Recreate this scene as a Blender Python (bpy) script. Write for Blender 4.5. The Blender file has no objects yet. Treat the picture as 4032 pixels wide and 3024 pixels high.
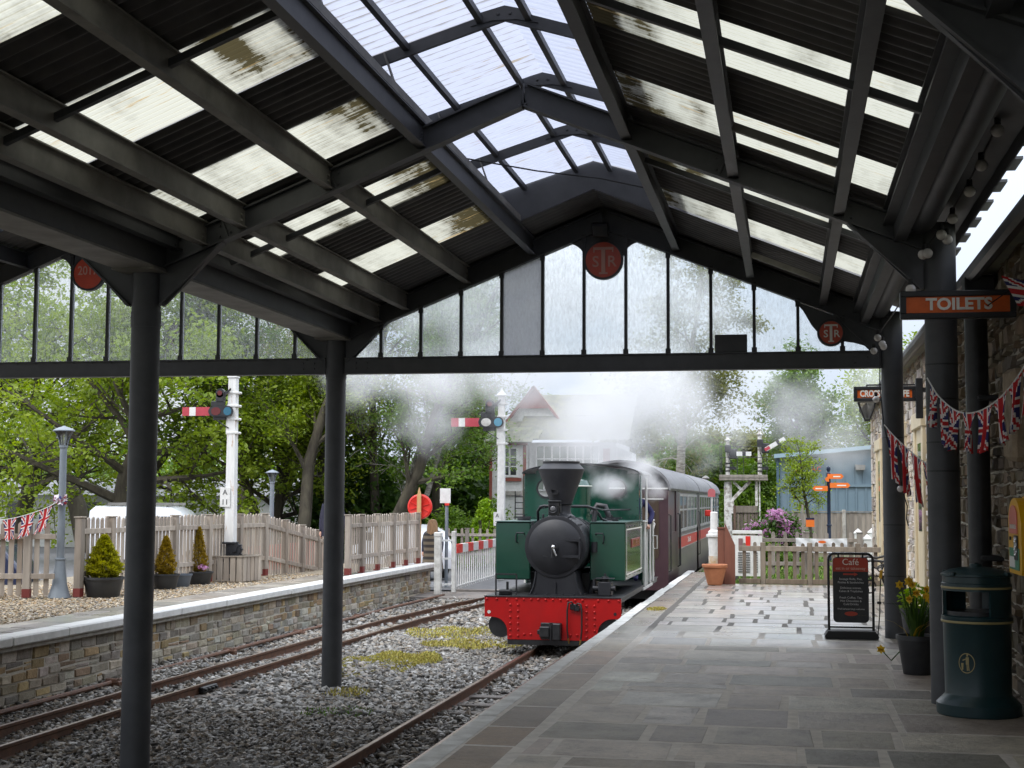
import bpy, math, random
import numpy as np
from mathutils import Vector, Matrix
PI = math.pi
rnd = random.Random(7)
scene = bpy.context.scene
COL = scene.collection
WL = {}

# ------------------------------------------------------------------ helpers
class MB:
    def __init__(s): s.v = []; s.f = []; s.mi = []; s.col = []
    def add(s, vs, fs, m=0, col=None):
        n = len(s.v); s.v.extend([tuple(p) for p in vs])
        for f in fs:
            s.f.append([i + n for i in f]); s.mi.append(m); s.col.append(col)
        return s
    def box(s, c, d, rot=None, m=0, ch=0, col=None):
        x, y, z = d[0] / 2, d[1] / 2, d[2] / 2
        if ch <= 0:
            P = [(-x, -y, -z), (x, -y, -z), (x, y, -z), (-x, y, -z), (-x, -y, z), (x, -y, z), (x, y, z), (-x, y, z)]
            F = [(0, 3, 2, 1), (4, 5, 6, 7), (0, 1, 5, 4), (1, 2, 6, 5), (2, 3, 7, 6), (3, 0, 4, 7)]
        else:
            ch = min(ch, x * .45, y * .45, z * .45)
            P = []; F = []; id = {}
            for sx in (-1, 1):
                for sy in (-1, 1):
                    for sz in (-1, 1):
                        for a in range(3):
                            q = [sx * (x - ch), sy * (y - ch), sz * (z - ch)]; q[a] = (sx * x, sy * y, sz * z)[a]
                            id[(sx, sy, sz, a)] = len(P); P.append(tuple(q))
                        t = [id[(sx, sy, sz, a)] for a in range(3)]
                        F.append(t if sx * sy * sz > 0 else t[::-1])
            def orient(f, n):
                a, b, c_ = [Vector(P[i]) for i in f[:3]]
                return f if (b - a).cross(c_ - a).dot(Vector(n)) > 0 else f[::-1]
            for a in range(3):
                b, c_ = [(1, 2), (0, 2), (0, 1)][a]
                for sa in (-1, 1):
                    q = []
                    for sb, sc in ((-1, -1), (1, -1), (1, 1), (-1, 1)):
                        k = [0, 0, 0]; k[a] = sa; k[b] = sb; k[c_] = sc; q.append(id[(k[0], k[1], k[2], a)])
                    n = [0, 0, 0]; n[a] = sa; F.append(orient(q, n))
                for sb in (-1, 1):
                    for sc in (-1, 1):
                        k0 = [0, 0, 0]; k0[b] = sb; k0[c_] = sc; k0[a] = -1; k1 = list(k0); k1[a] = 1
                        q = [id[(*k0, b)], id[(*k1, b)], id[(*k1, c_)], id[(*k0, c_)]]
                        n = [0, 0, 0]; n[b] = sb; n[c_] = sc; F.append(orient(q, n))
        if rot is not None: P = [rot @ Vector(p) for p in P]
        return s.add([(p[0] + c[0], p[1] + c[1], p[2] + c[2]) for p in P], F, m, col)
    def bx(s, x0, x1, y0, y1, z0, z1, m=0, ch=0, col=None):
        return s.box(((x0 + x1) / 2, (y0 + y1) / 2, (z0 + z1) / 2), (abs(x1 - x0), abs(y1 - y0), abs(z1 - z0)), None, m, ch, col)
    def bar(s, a, b, w, h, up=(0, 0, 1), m=0, ch=0, col=None):
        a = Vector(a); b = Vector(b); d = b - a; L = d.length; d.normalize(); u = Vector(up)
        r = d.cross(u)
        if r.length < 1e-5: r = d.cross(Vector((0, 1, 0)))
        r.normalize(); u = r.cross(d)
        R = Matrix((r, d, u)).transposed()
        return s.box((a + b) / 2, (w, L, h), R, m, ch, col)
    def ibeam(s, a, b, w, h, t=.014, up=(0, 0, 1), m=0):
        a = Vector(a); b = Vector(b); d = (b - a).normalized(); u = Vector(up); r = d.cross(u).normalized(); u = r.cross(d)
        o = u * (h / 2 - t / 2)
        s.bar(a + o, b + o, w, t, up, m); s.bar(a - o, b - o, w, t, up, m)
        return s.bar(a, b, t, h - 2 * t, up, m)
    def ring(s, c, d, r, n):
        d = Vector(d).normalized(); x = d.cross(Vector((0, 0, 1)))
        if x.length < 1e-3: x = Vector((1, 0, 0))
        x.normalize(); y = d.cross(x)
        return [Vector(c) + (x * math.cos(2 * PI * i / n) + y * math.sin(2 * PI * i / n)) * r for i in range(n)]
    def loft(s, rings, caps=True, m=0, col=None):
        n = len(rings[0]); V = [p for r in rings for p in r]; F = []
        for k in range(len(rings) - 1):
            for i in range(n):
                j = (i + 1) % n; F.append((k * n + i, k * n + j, (k + 1) * n + j, (k + 1) * n + i))
        if caps: F.append(tuple(range(n))[::-1]); F.append(tuple((len(rings) - 1) * n + i for i in range(n)))
        return s.add(V, F, m, col)
    def cyl(s, a, b, r0, r1=None, n=16, caps=True, m=0, col=None):
        r1 = r0 if r1 is None else r1; d = Vector(b) - Vector(a)
        return s.loft([s.ring(a, d, r0, n), s.ring(b, d, r1, n)], caps, m, col)
    def tube(s, pts, r, n=8, m=0, col=None, caps=True):
        pts = [Vector(p) for p in pts]; R = []; ref = None
        for i, p in enumerate(pts):
            d = (pts[min(i + 1, len(pts) - 1)] - pts[max(i - 1, 0)])
            if d.length < 1e-9: d = Vector((0, 0, 1))
            d.normalize()
            if ref is None:
                ref = d.cross(Vector((0, 0, 1)))
                if ref.length < .05: ref = d.cross(Vector((1, 0, 0)))
            x = (ref - d * ref.dot(d))
            if x.length < 1e-5: x = d.cross(Vector((.3, .5, .8)))
            x.normalize(); ref = x; y = d.cross(x)
            rr = r[i] if isinstance(r, (list, tuple)) else r
            R.append([p + (x * math.cos(2 * PI * k / n) + y * math.sin(2 * PI * k / n)) * rr for k in range(n)])
        return s.loft(R, caps, m, col)
    def lathe(s, prof, c, n=24, axis='z', m=0, col=None, caps=True):
        R = []
        for r, h in prof:
            r = max(r, 1e-4); ring = []
            for i in range(n):
                a = 2 * PI * i / n; x, y = r * math.cos(a), r * math.sin(a)
                p = (x, y, h) if axis == 'z' else (x, h, -y) if axis == 'y' else (h, x, y)
                ring.append((p[0] + c[0], p[1] + c[1], p[2] + c[2]))
            R.append(ring)
        return s.loft(R, caps, m, col)
    def prism(s, poly, y0, y1, plane='xz', m=0, col=None):
        def P(a, b, t): return (a, t, b) if plane == 'xz' else (t, a, b) if plane == 'yz' else (a, b, t)
        n = len(poly); V = [P(a, b, y0) for a, b in poly] + [P(a, b, y1) for a, b in poly]
        F = [tuple(range(n)), tuple(range(2 * n - 1, n - 1, -1))] + [(i, i + n, (i + 1) % n + n, (i + 1) % n) for i in range(n)]
        return s.add(V, F, m, col)
    def sph(s, c, r, n=12, m=0, sc=(1, 1, 1), col=None):
        R = []
        for k in range(n // 2 + 1):
            t = PI * k / (n // 2); rr = max(math.sin(t), 1e-3)
            R.append([(c[0] + sc[0] * r * rr * math.cos(2 * PI * i / n), c[1] + sc[1] * r * rr * math.sin(2 * PI * i / n), c[2] - sc[2] * r * math.cos(t)) for i in range(n)])
        return s.loft(R, True, m, col)
    def quad(s, a, b, c, d, m=0, col=None): return s.add([a, b, c, d], [(0, 1, 2, 3)], m, col)
    def build(s, name, mats, parent=None, smooth=None, normals=True):
        if not isinstance(mats, (list, tuple)): mats = [mats]
        o3 = WL.get(parent.name, Vector()) if parent else Vector()
        me = bpy.data.meshes.new(name)
        me.from_pydata([(p[0] - o3[0], p[1] - o3[1], p[2] - o3[2]) for p in s.v], [], s.f)
        for m in mats: me.materials.append(m)
        if len(mats) > 1: me.polygons.foreach_set('material_index', s.mi)
        if any(c is not None for c in s.col) or any(m.get('attr') for m in mats):
            at = me.attributes.new('Col', 'FLOAT_COLOR', 'FACE')
            at.data.foreach_set('color', np.array([(*(c or (1, 1, 1)), 1) for c in s.col], dtype=np.float32).ravel())
        if normals:
            import bmesh
            bm = bmesh.new(); bm.from_mesh(me); bmesh.ops.recalc_face_normals(bm, faces=bm.faces); bm.to_mesh(me); bm.free()
        if smooth:
            me.polygons.foreach_set('use_smooth', [True] * len(me.polygons)); me.set_sharp_from_angle(angle=math.radians(smooth))
        return link(name, me, parent)

def link(name, me, parent=None):
    o = bpy.data.objects.new(name, me); COL.objects.link(o)
    if parent: o.parent = parent; WL[o.name] = WL.get(parent.name, Vector())
    else: WL[o.name] = Vector()
    return o
def tag(o, label=None, cat=None, group=None, kind=None):
    if label: o['label'] = label
    if cat: o['category'] = cat
    if group: o['group'] = group
    if kind: o['kind'] = kind
    return o
def thing(name, label, cat, loc=(0, 0, 0), group=None):
    o = bpy.data.objects.new(name, None); COL.objects.link(o); o.location = loc; o.empty_display_size = .1
    WL[o.name] = Vector(loc)
    return tag(o, label, cat, group)
def dup(root, loc, rotz=0, label=None, group=None, scale=None):
    r = root.copy(); COL.objects.link(r); r.location = loc; r.rotation_euler = (0, 0, rotz); WL[r.name] = Vector(loc)
    if scale: r.scale = scale if isinstance(scale, (tuple, list)) else (scale,) * 3
    if label: r['label'] = label
    if group: r['group'] = group
    for ch in list(root.children):
        c = ch.copy(); COL.objects.link(c); c.parent = r
        for g in list(ch.children):
            d = g.copy(); COL.objects.link(d); d.parent = c
    return r
def npmesh(name, V, F, mats, parent=None, cols=None):
    """V (n,3), F (m,4) numpy arrays -> object; cols per face"""
    me = bpy.data.meshes.new(name); o3 = np.array(WL.get(parent.name, Vector()) if parent else (0, 0, 0), dtype=np.float32)
    V = (V - o3).astype(np.float32); k = F.shape[1]
    me.vertices.add(len(V)); me.vertices.foreach_set('co', V.ravel())
    me.loops.add(F.size); me.loops.foreach_set('vertex_index', F.astype(np.int32).ravel())
    me.polygons.add(len(F)); me.polygons.foreach_set('loop_start', np.arange(0, F.size, k, dtype=np.int32))
    me.update(calc_edges=True); me.validate()
    for m in (mats if isinstance(mats, (list, tuple)) else [mats]): me.materials.append(m)
    if cols is not None:
        at = me.attributes.new('Col', 'FLOAT_COLOR', 'FACE')
        at.data.foreach_set('color', np.concatenate([cols, np.ones((len(cols), 1))], 1).astype(np.float32).ravel())
    return link(name, me, parent)

# ------------------------------------------------------------------ materials
def newmat(name):
    m = bpy.data.materials.new(name); m.use_nodes = True; nt = m.node_tree; nt.nodes.clear()
    out = nt.nodes.new('ShaderNodeOutputMaterial')
    def N(t, **k):
        n = nt.nodes.new('ShaderNode' + t)
        for a, b in k.items():
            if a in n.inputs: n.inputs[a].default_value = b
            else: setattr(n, a, b)
        return n
    def L(a, b): nt.links.new(a, b)
    return m, nt, out, N, L
def c4(c): return (c[0], c[1], c[2], 1)
def ramp(N, L, src, stops):
    r = N('ValToRGB'); e = r.color_ramp.elements
    while len(e) < len(stops): e.new(.5)
    for el, (p, c) in zip(e, stops): el.position = p; el.color = c4(c) if isinstance(c, (tuple, list)) else (c, c, c, 1)
    L(src, r.inputs[0]); return r
def pbr(name, col, rough=.6, metal=0, col2=None, vs=6., vdet=4, vpos=(.35, .65), bump=0, bs=40., attr=False, spec=.5, rough2=None, coat=0, sc=(1, 1, 1), rust=None, coords='Object'):
    m, nt, out, N, L = newmat(name)
    b = N('BsdfPrincipled', Roughness=rough, Metallic=metal); b.inputs['Base Color'].default_value = c4(col)
    b.inputs['Specular IOR Level'].default_value = spec; b.inputs['Coat Weight'].default_value = coat; b.inputs['Coat Roughness'].default_value = .07
    L(b.outputs[0], out.inputs[0])
    tc = N('TexCoord'); mp = N('Mapping'); mp.inputs['Scale'].default_value = sc; L(tc.outputs[coords], mp.inputs[0])
    src = None
    if attr:
        m['attr'] = 1; a = N('Attribute'); a.attribute_name = 'Col'; src = a.outputs['Color']
    if col2 is not None or rough2 is not None:
        no = N('TexNoise', Scale=vs, Detail=vdet, Roughness=.62); L(mp.outputs[0], no.inputs['Vector'])
        if col2 is not None:
            r = ramp(N, L, no.outputs['Fac'], [(vpos[0], col), (vpos[1], col2)]); s2 = r.outputs[0]
            if src:
                mx = N('MixRGB', blend_type='MULTIPLY'); mx.inputs[0].default_value = 1; L(src, mx.inputs[1]); L(s2, mx.inputs[2]); src = mx.outputs[0]
            else: src = s2
        if rough2 is not None:
            r = ramp(N, L, no.outputs['Fac'], [(vpos[0], rough), (vpos[1], rough2)]); L(r.outputs[0], b.inputs['Roughness'])
    if rust:
        no = N('TexNoise', Scale=rust[1], Detail=8, Roughness=.7); L(mp.outputs[0], no.inputs['Vector'])
        r = ramp(N, L, no.outputs['Fac'], [(rust[2], 0.), (rust[2] + .07, 1.)])
        mx = N('MixRGB'); L(r.outputs[0], mx.inputs[0]); mx.inputs[2].default_value = c4(rust[0])
        if src: L(src, mx.inputs[1])
        else: mx.inputs[1].default_value = c4(col)
        src = mx.outputs[0]
    if src: L(src, b.inputs['Base Color'])
    if bump:
        no = N('TexNoise', Scale=bs, Detail=6, Roughness=.65); L(mp.outputs[0], no.inputs['Vector'])
        bp = N('Bump', Strength=min(1, bump), Distance=.02 * bump); L(no.outputs['Fac'], bp.inputs['Height']); L(bp.outputs[0], b.inputs['Normal'])
    return m
M = {}
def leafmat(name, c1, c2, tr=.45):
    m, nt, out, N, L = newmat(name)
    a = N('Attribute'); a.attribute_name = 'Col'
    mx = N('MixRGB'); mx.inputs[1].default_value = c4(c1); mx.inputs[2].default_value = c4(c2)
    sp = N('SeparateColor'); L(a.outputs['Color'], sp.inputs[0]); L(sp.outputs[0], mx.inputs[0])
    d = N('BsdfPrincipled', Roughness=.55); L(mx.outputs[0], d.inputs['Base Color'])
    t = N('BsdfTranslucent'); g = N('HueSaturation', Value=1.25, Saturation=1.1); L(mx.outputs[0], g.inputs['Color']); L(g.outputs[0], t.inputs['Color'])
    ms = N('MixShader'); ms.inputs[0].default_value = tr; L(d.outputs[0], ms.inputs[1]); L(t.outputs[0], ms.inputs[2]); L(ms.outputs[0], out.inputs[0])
    return m
STEEL = (.044, .047, .053)
M['steel'] = pbr('dark_grey_steel_paint', STEEL, .5, 0, (.06, .063, .069), 5, bump=.12, bs=60)
M['steel_pale'] = pbr('pale_steel_paint', (.15, .145, .135), .6, 0, (.24, .235, .215), 3, bump=.12, bs=50)  # dusty webs and lit undersides, both put into this paler colour
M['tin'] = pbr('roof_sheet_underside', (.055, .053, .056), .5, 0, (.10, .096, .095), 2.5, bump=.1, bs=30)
M['black'] = pbr('black_paint', (.012, .013, .016), .42, 0, (.028, .028, .03), 7, bump=.1, bs=60)
M['black_gloss'] = pbr('black_gloss', (.010, .010, .012), .18)
M['smokebox'] = pbr('smokebox_black', (.012, .013, .018), .5, 0, (.022, .023, .028), 4, bump=.1, bs=45)
M['green'] = pbr('engine_green', (.004, .050, .030), .2, 0, (.005, .058, .035), 2, coat=.8, rough2=.26, bump=.03, bs=12)
M['red'] = pbr('buffer_beam_red', (.50, .003, .003), .34, 0, (.43, .004, .004), 4, rust=((.2, .01, .008), 30, .70))
M['white'] = pbr('white_paint', (.74, .74, .72), .5, 0, (.62, .62, .60), 9, bump=.12, bs=40)
M['white_rusty'] = pbr('white_paint_rusting', (.76, .76, .75), .5, 0, (.66, .66, .65), 5, bump=.1, bs=40, rust=((.42, .19, .06), 3.3, .60), sc=(3, 3, .55))
M['old_white'] = pbr('weathered_white', (.66, .66, .63), .7, 0, (.42, .41, .38), 5, bump=.25, bs=35, rust=((.2, .19, .16), 14, .64))
M['wood'] = pbr('weathered_wood', (.40, .355, .30), .8, 0, (.26, .228, .19), 7, sc=(1, 1, .12), bump=.3, bs=60, attr=True)
M['wood_dark'] = pbr('brown_wood', (.21, .075, .045), .6, 0, (.14, .05, .032), 6, sc=(1, 1, .15), bump=.2, bs=50)
M['wood_grey'] = pbr('grey_timber', (.30, .27, .235), .82, 0, (.19, .168, .145), 9, sc=(1, 1, .12), bump=.3, bs=60, attr=True)
M['stone'] = pbr('rubble_stone', (1, 1, 1), .88, 0, (.68, .66, .63), 9, attr=True, bump=.9, bs=28)
M['mortar'] = pbr('lime_mortar', (.58, .54, .46), .9, 0, (.42, .39, .33), 8, bump=.5, bs=50)
M['rail'] = pbr('rusty_rail', (.16, .07, .036), .65, 0, (.085, .045, .03), 14, bump=.3, bs=60)
M['railtop'] = pbr('rail_running_face', (.30, .24, .20), .32, .85, (.2, .13, .09), 10)
M['sleeper'] = pbr('timber_sleeper', (.15, .13, .12), .85, 0, (.22, .2, .18), 8, sc=(.2, 1, 1), bump=.5, bs=50)
M['pot_black'] = pbr('black_plastic_tub', (.020, .022, .026), .45, 0, (.035, .037, .04), 6)
M['pot_grey'] = pbr('grey_plastic_tub', (.10, .12, .15), .45)
M['terracotta'] = pbr('terracotta', (.50, .20, .095), .7, 0, (.42, .16, .075), 6, bump=.1, bs=40)
M['soil'] = pbr('soil', (.035, .024, .016), .95, bump=.8, bs=50)
M['orange'] = pbr('orange_enamel', (.80, .15, .018), .38, 0, (.66, .115, .014), 5)
M['roundel'] = pbr('red_roundel', (.58, .065, .022), .4, 0, (.46, .05, .018), 6)
M['letter'] = pbr('cream_lettering', (.78, .76, .70), .45)
M['pinkletter'] = pbr('pink_lettering', (.55, .30, .24), .5)  # duller and pinker than the cream lettering
M['grey_lamp'] = pbr('grey_lamp_paint', (.17, .20, .23), .45, 0, (.21, .24, .27), 5)
M['chrome'] = pbr('polished_steel', (.7, .7, .7), .2, 1)
M['brass'] = pbr('brass', (.55, .38, .12), .3, 1)
M['binblue'] = pbr('dark_teal_plastic', (.006, .030, .036), .34, 0, (.009, .038, .044), 6, bump=.05, bs=90)
M['gold'] = pbr('gold_band', (.34, .28, .12), .4)
M['yellow'] = pbr('yellow_box', (.78, .42, .012), .35, 0, (.72, .38, .012), 5)
M['cream'] = pbr('cream_joinery', (.62, .53, .36), .5, 0, (.55, .46, .31), 4)
M['cloth'] = pbr('flag_cloth', (1, 1, 1), .8, attr=True)
M['cord'] = pbr('white_cord', (.7, .7, .68), .8)
M['navy'] = pbr('navy_cloth', (.014, .014, .032), .85, 0, (.022, .022, .045), 12, bump=.3, bs=30)
M['blue_overall'] = pbr('blue_overalls', (.022, .022, .09), .85, bump=.3, bs=30)
M['skin'] = pbr('skin', (.52, .30, .22), .55)
M['hair'] = pbr('fair_hair', (.36, .22, .11), .6, 0, (.22, .13, .06), 30, sc=(1, 1, .15))
M['maroon'] = pbr('maroon_coach_paint', (.050, .025, .031), .36, 0, (.062, .032, .038), 5, coat=.2)
M['coach_grey'] = pbr('grey_coach_paint', (.12, .108, .098), .4, 0, (.155, .142, .128), 4, coat=.2)
M['silver'] = pbr('dull_silver_frames', (.36, .355, .34), .45, 0, (.28, .275, .265), 6)
M['coach_dark'] = pbr('brown_coach_paint', (.085, .075, .066), .38, 0, (.1, .09, .08), 4, coat=.2)
M['coach_red'] = pbr('coach_band_red', (.48, .055, .04), .4)
M['teal'] = pbr('teal_coach_paint', (.008, .05, .085), .36, 0, (.012, .065, .1), 4, coat=.2)
M['roof_grey'] = pbr('coach_roof_grey', (.15, .15, .16), .55, 0, (.21, .21, .22), 3, bump=.15, bs=20)
M['rubber'] = pbr('black_rubber', (.012, .012, .012), .6)
M['carwhite'] = pbr('white_car_paint', (.72, .74, .77), .2, coat=.5)
M['cardark'] = pbr('dark_blue_car_paint', (.01, .016, .05), .2, coat=.5)
M['bark'] = pbr('tree_bark', (.045, .036, .026), .9, 0, (.09, .078, .052), 5, sc=(1, 1, .3), bump=.9, bs=14)
M['birch'] = pbr('birch_bark', (.46, .43, .38), .8, 0, (.16, .14, .12), 6, sc=(.6, .6, 2.5), bump=.4, bs=20)
M['slate'] = pbr('roof_slate', (.17, .17, .16), .75, 0, (.24, .24, .16), 4, bump=.4, bs=25, attr=True)
M['redtrim'] = pbr('red_brown_trim', (.28, .075, .05), .6, 0, (.22, .06, .04), 5)
M['steelblue'] = pbr('blue_grey_cladding', (.135, .20, .245), .5, 0, (.155, .22, .268), 1.2)
M['tarmac'] = pbr('tarmac', (.10, .10, .108), .7, 0, (.15, .15, .155), 5, bump=.4, bs=90)
M['redplastic'] = pbr('red_plastic', (.65, .03, .02), .4)
M['bluelens'] = pbr('blue_lens', (.03, .13, .2), .12)
M['redlens'] = pbr('dark_red_lens', (.12, .02, .02), .15)
M['armred'] = pbr('signal_arm_red', (.46, .05, .075), .45, 0, (.4, .045, .06), 6)
M['bulb'] = pbr('frosted_bulb', (.62, .60, .58), .25)
M['cableblk'] = pbr('black_cable', (.008, .008, .009), .6)
M['bark_soil'] = pbr('leaf_litter', (.10, .07, .04), .95, 0, (.06, .08, .025), 3, bump=.8, bs=12)
M['orangebright'] = pbr('orange_fingerpost', (.78, .17, .018), .45)
M['paper'] = pbr('white_sheet', (.72, .73, .75), .7, 0, (.6, .61, .63), 3, bump=.3, bs=4)
M['petal'] = pbr('yellow_petals', (.82, .55, .03), .6)
M['cement'] = pbr('concrete', (.42, .40, .36), .85, 0, (.27, .25, .22), 7, bump=.4, bs=40)
def winmat(name, col, rough=.06):
    return pbr(name, col, rough, spec=.9)
M['window'] = winmat('dark_window_glass', (.03, .034, .036))
def glassmat(name, clear, tint, dirt, scale):
    m, nt, out, N, L = newmat(name)
    tc = N('TexCoord'); mp = N('Mapping'); mp.inputs['Scale'].default_value = (1, 1, .35); L(tc.outputs['Object'], mp.inputs[0])
    no = N('TexNoise', Scale=scale, Detail=6, Roughness=.7); L(mp.outputs[0], no.inputs['Vector'])
    r = ramp(N, L, no.outputs['Fac'], [(.38, clear), (.66, max(0., clear - dirt))])
    t = N('BsdfTransparent'); t.inputs[0].default_value = c4(tint)
    d = N('BsdfTranslucent'); d.inputs[0].default_value = (.78, .80, .82, 1)
    g = N('BsdfGlossy', Roughness=.08); g.inputs[0].default_value = (.9, .9, .9, 1)
    f = N('Fresnel', IOR=1.45)
    m1 = N('MixShader'); L(r.outputs[0], m1.inputs[0]); L(d.outputs[0], m1.inputs[1]); L(t.outputs[0], m1.inputs[2])
    m2 = N('MixShader'); L(f.outputs[0], m2.inputs[0]); L(m1.outputs[0], m2.inputs[1]); L(g.outputs[0], m2.inputs[2])
    L(m2.outputs[0], out.inputs[0]); return m
M['glass'] = glassmat('rain_streaked_glass', .93, (.95, .97, .97), .18, 34)
M['glass_frost'] = glassmat('obscured_glass', .30, (.55, .55, .57), .25, 40)
M['clearglass'] = glassmat('lamp_glass', .7, (.95, .96, .96), .2, 8)
def sheetmat(name, base, clear, dirt, dlo, axis_scale=(2.2, .5, 2.2), band=(.8, .79, .74), grad=0., streak=(.36, .25, .11), pitch=.0762):
    m, nt, out, N, L = newmat(name)
    tc = N('TexCoord'); mp = N('Mapping'); mp.inputs['Scale'].default_value = axis_scale; L(tc.outputs['Object'], mp.inputs[0])
    sp = N('Mapping'); sp.inputs['Scale'].default_value = (1.1, 17, 1); L(tc.outputs['Object'], sp.inputs[0])
    n1 = N('TexNoise', Scale=1.1, Detail=5, Roughness=.6); L(mp.outputs[0], n1.inputs['Vector'])
    n2 = N('TexNoise', Scale=2.2, Detail=7, Roughness=.7); L(sp.outputs[0], n2.inputs['Vector'])
    ad = N('Math', operation='MULTIPLY_ADD'); L(n2.outputs['Fac'], ad.inputs[0]); ad.inputs[1].default_value = .55; L(n1.outputs['Fac'], ad.inputs[2])
    ax_ = N('SeparateXYZ'); L(tc.outputs['Object'], ax_.inputs[0]); ab = N('Math', operation='ABSOLUTE'); L(ax_.outputs[0], ab.inputs[0])
    gr = N('MapRange'); gr.inputs[1].default_value = 1.05; gr.inputs[2].default_value = 1.75; gr.inputs[3].default_value = grad; gr.inputs[4].default_value = 0; L(ab.outputs[0], gr.inputs[0])
    a2 = N('Math', operation='ADD'); L(ad.outputs[0], a2.inputs[0]); L(gr.outputs[0], a2.inputs[1]); ad = a2
    r0 = ramp(N, L, ad.outputs[0], [(dlo - .06, base), (dlo + .07, tuple(b * .72 + d * .28 for b, d in zip(base, dirt))), (dlo + .20, tuple(b * .3 + d * .7 for b, d in zip(base, dirt))), (dlo + .36, dirt)])
    sy_ = N('SeparateXYZ'); L(tc.outputs['Object'], sy_.inputs[0]); m_ = N('Math', operation='MULTIPLY'); L(sy_.outputs[1], m_.inputs[0]); m_.inputs[1].default_value = 2 * PI / pitch
    si = N('Math', operation='SINE'); L(m_.outputs[0], si.inputs[0]); n4 = N('TexNoise', Scale=6, Detail=5); L(tc.outputs['Object'], n4.inputs['Vector'])
    s2 = N('Math', operation='MULTIPLY_ADD'); L(n4.outputs['Fac'], s2.inputs[0]); s2.inputs[1].default_value = 1.3; L(si.outputs[0], s2.inputs[2])
    rb = ramp(N, L, s2.outputs[0], [(.35, (1, 1, 1)), (.6, tuple(.5 + .5 * b for b in band)), (1.0, band)]); q = N('MixRGB', blend_type='MULTIPLY'); q.inputs[0].default_value = 1; L(r0.outputs[0], q.inputs[1]); L(rb.outputs[0], q.inputs[2])
    ms_ = N('Mapping'); ms_.inputs['Scale'].default_value = (1.5, 26, 1); L(tc.outputs['Object'], ms_.inputs[0]); n5 = N('TexNoise', Scale=1.0, Detail=7, Roughness=.72); L(ms_.outputs[0], n5.inputs['Vector'])
    r5 = ramp(N, L, n5.outputs['Fac'], [(.60, 0.), (.67, .85)]); r = N('MixRGB'); L(r5.outputs[0], r.inputs[0]); L(q.outputs[0], r.inputs[1]); r.inputs[2].default_value = c4(tuple(a * b for a, b in zip(streak, (1, 1, 1))))
    t = N('BsdfTranslucent'); L(r.outputs[0], t.inputs[0])
    d = N('BsdfDiffuse'); L(r.outputs[0], d.inputs[0])
    p = N('BsdfTransparent'); L(r.outputs[0], p.inputs[0])
    m1 = N('MixShader'); m1.inputs[0].default_value = .12; L(t.outputs[0], m1.inputs[1]); L(d.outputs[0], m1.inputs[2])
    m2 = N('MixShader'); m2.inputs[0].default_value = clear; L(m1.outputs[0], m2.inputs[1]); L(p.outputs[0], m2.inputs[2])
    L(m2.outputs[0], out.inputs[0]); return m
M['rooflight'] = sheetmat('translucent_rooflight', (.46, .455, .39), .05, (.12, .09, .04), .86, grad=.10)
M['rooflight_dirty'] = sheetmat('translucent_rooflight_algae', (.47, .46, .385), .05, (.055, .045, .022), .82, grad=.30)
M['skysheet'] = sheetmat('clear_corrugated_sheet', (.44, .46, .54), .16, (.26, .22, .16), .92, band=(.52, .47, .40), streak=(.30, .25, .18), pitch=.14)
M['leaf_a'] = leafmat('spring_leaf_yellow_green', (.15, .235, .016), (.31, .38, .035))
M['leaf_b'] = leafmat('mid_green_leaf', (.07, .15, .016), (.17, .26, .03))
M['leaf_c'] = leafmat('deep_green_leaf', (.035, .085, .014), (.085, .16, .022))
M['leaf_d'] = leafmat('olive_bud_leaf', (.12, .14, .03), (.23, .23, .06))
M['leaf_gold'] = leafmat('golden_conifer', (.20, .22, .012), (.34, .32, .02))
M['leaf_brown'] = leafmat('browning_conifer', (.16, .11, .02), (.36, .25, .03))
M['leaf_lime'] = leafmat('lime_conifer', (.19, .33, .014), (.3, .44, .03))
M['leaf_pink'] = leafmat('pink_blossom', (.46, .19, .40), (.72, .46, .64))

# ------------------------------------------------------------------ text
def text(body, size, loc, mat, parent=None, name='lettering', ext=.004, rot=None, align='CENTER', sx=1, off=0):
    cu = bpy.data.curves.new('txt', 'FONT'); cu.body = body; cu.size = size; cu.extrude = ext; cu.align_x = align; cu.align_y = 'CENTER'; cu.offset = off
    cu.resolution_u = 3
    ob = bpy.data.objects.new('txt', cu); COL.objects.link(ob)
    dg = bpy.context.evaluated_depsgraph_get(); me = bpy.data.meshes.new_from_object(ob.evaluated_get(dg))
    bpy.data.objects.remove(ob); bpy.data.curves.remove(cu)
    R = Matrix.Rotation(PI / 2, 4, 'X') if rot is None else rot
    o3 = WL.get(parent.name, Vector()) if parent else Vector()
    me.transform(Matrix.Translation(Vector(loc) - o3) @ R @ Matrix.Diagonal((sx, 1, 1, 1)))
    me.materials.clear(); me.materials.append(mat); me.name = name
    return link(name, me, parent)
def worn(n, w, h, loc, mat, parent, axis='x', seed=1):
    """a row of raised marks too worn to read"""
    g = random.Random(seed); mb = MB(); x = -w / 2
    for k in range(n):
        q = w / n * g.uniform(.5, .78); a = x + w / n * .12
        for (u0, u1, v0, v1) in random.Random(seed * 9 + k).sample([(0, .26, -.5, .5), (.74, 1, -.5, .5), (0, 1, .32, .5), (0, 1, -.5, -.32), (0, 1, -.1, .1)], 3):
            p0, p1, z0, z1 = a + q * u0, a + q * u1, v0 * h, v1 * h
            if axis == 'x': mb.bx(loc[0] + p0, loc[0] + p1, loc[1] - .002, loc[1] + .002, loc[2] + z0, loc[2] + z1)
            else: mb.bx(loc[0] - .002, loc[0] + .002, loc[1] + p0, loc[1] + p1, loc[2] + z0, loc[2] + z1)
        x += w / n
    return mb.build('worn_lettering', mat, parent)
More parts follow.
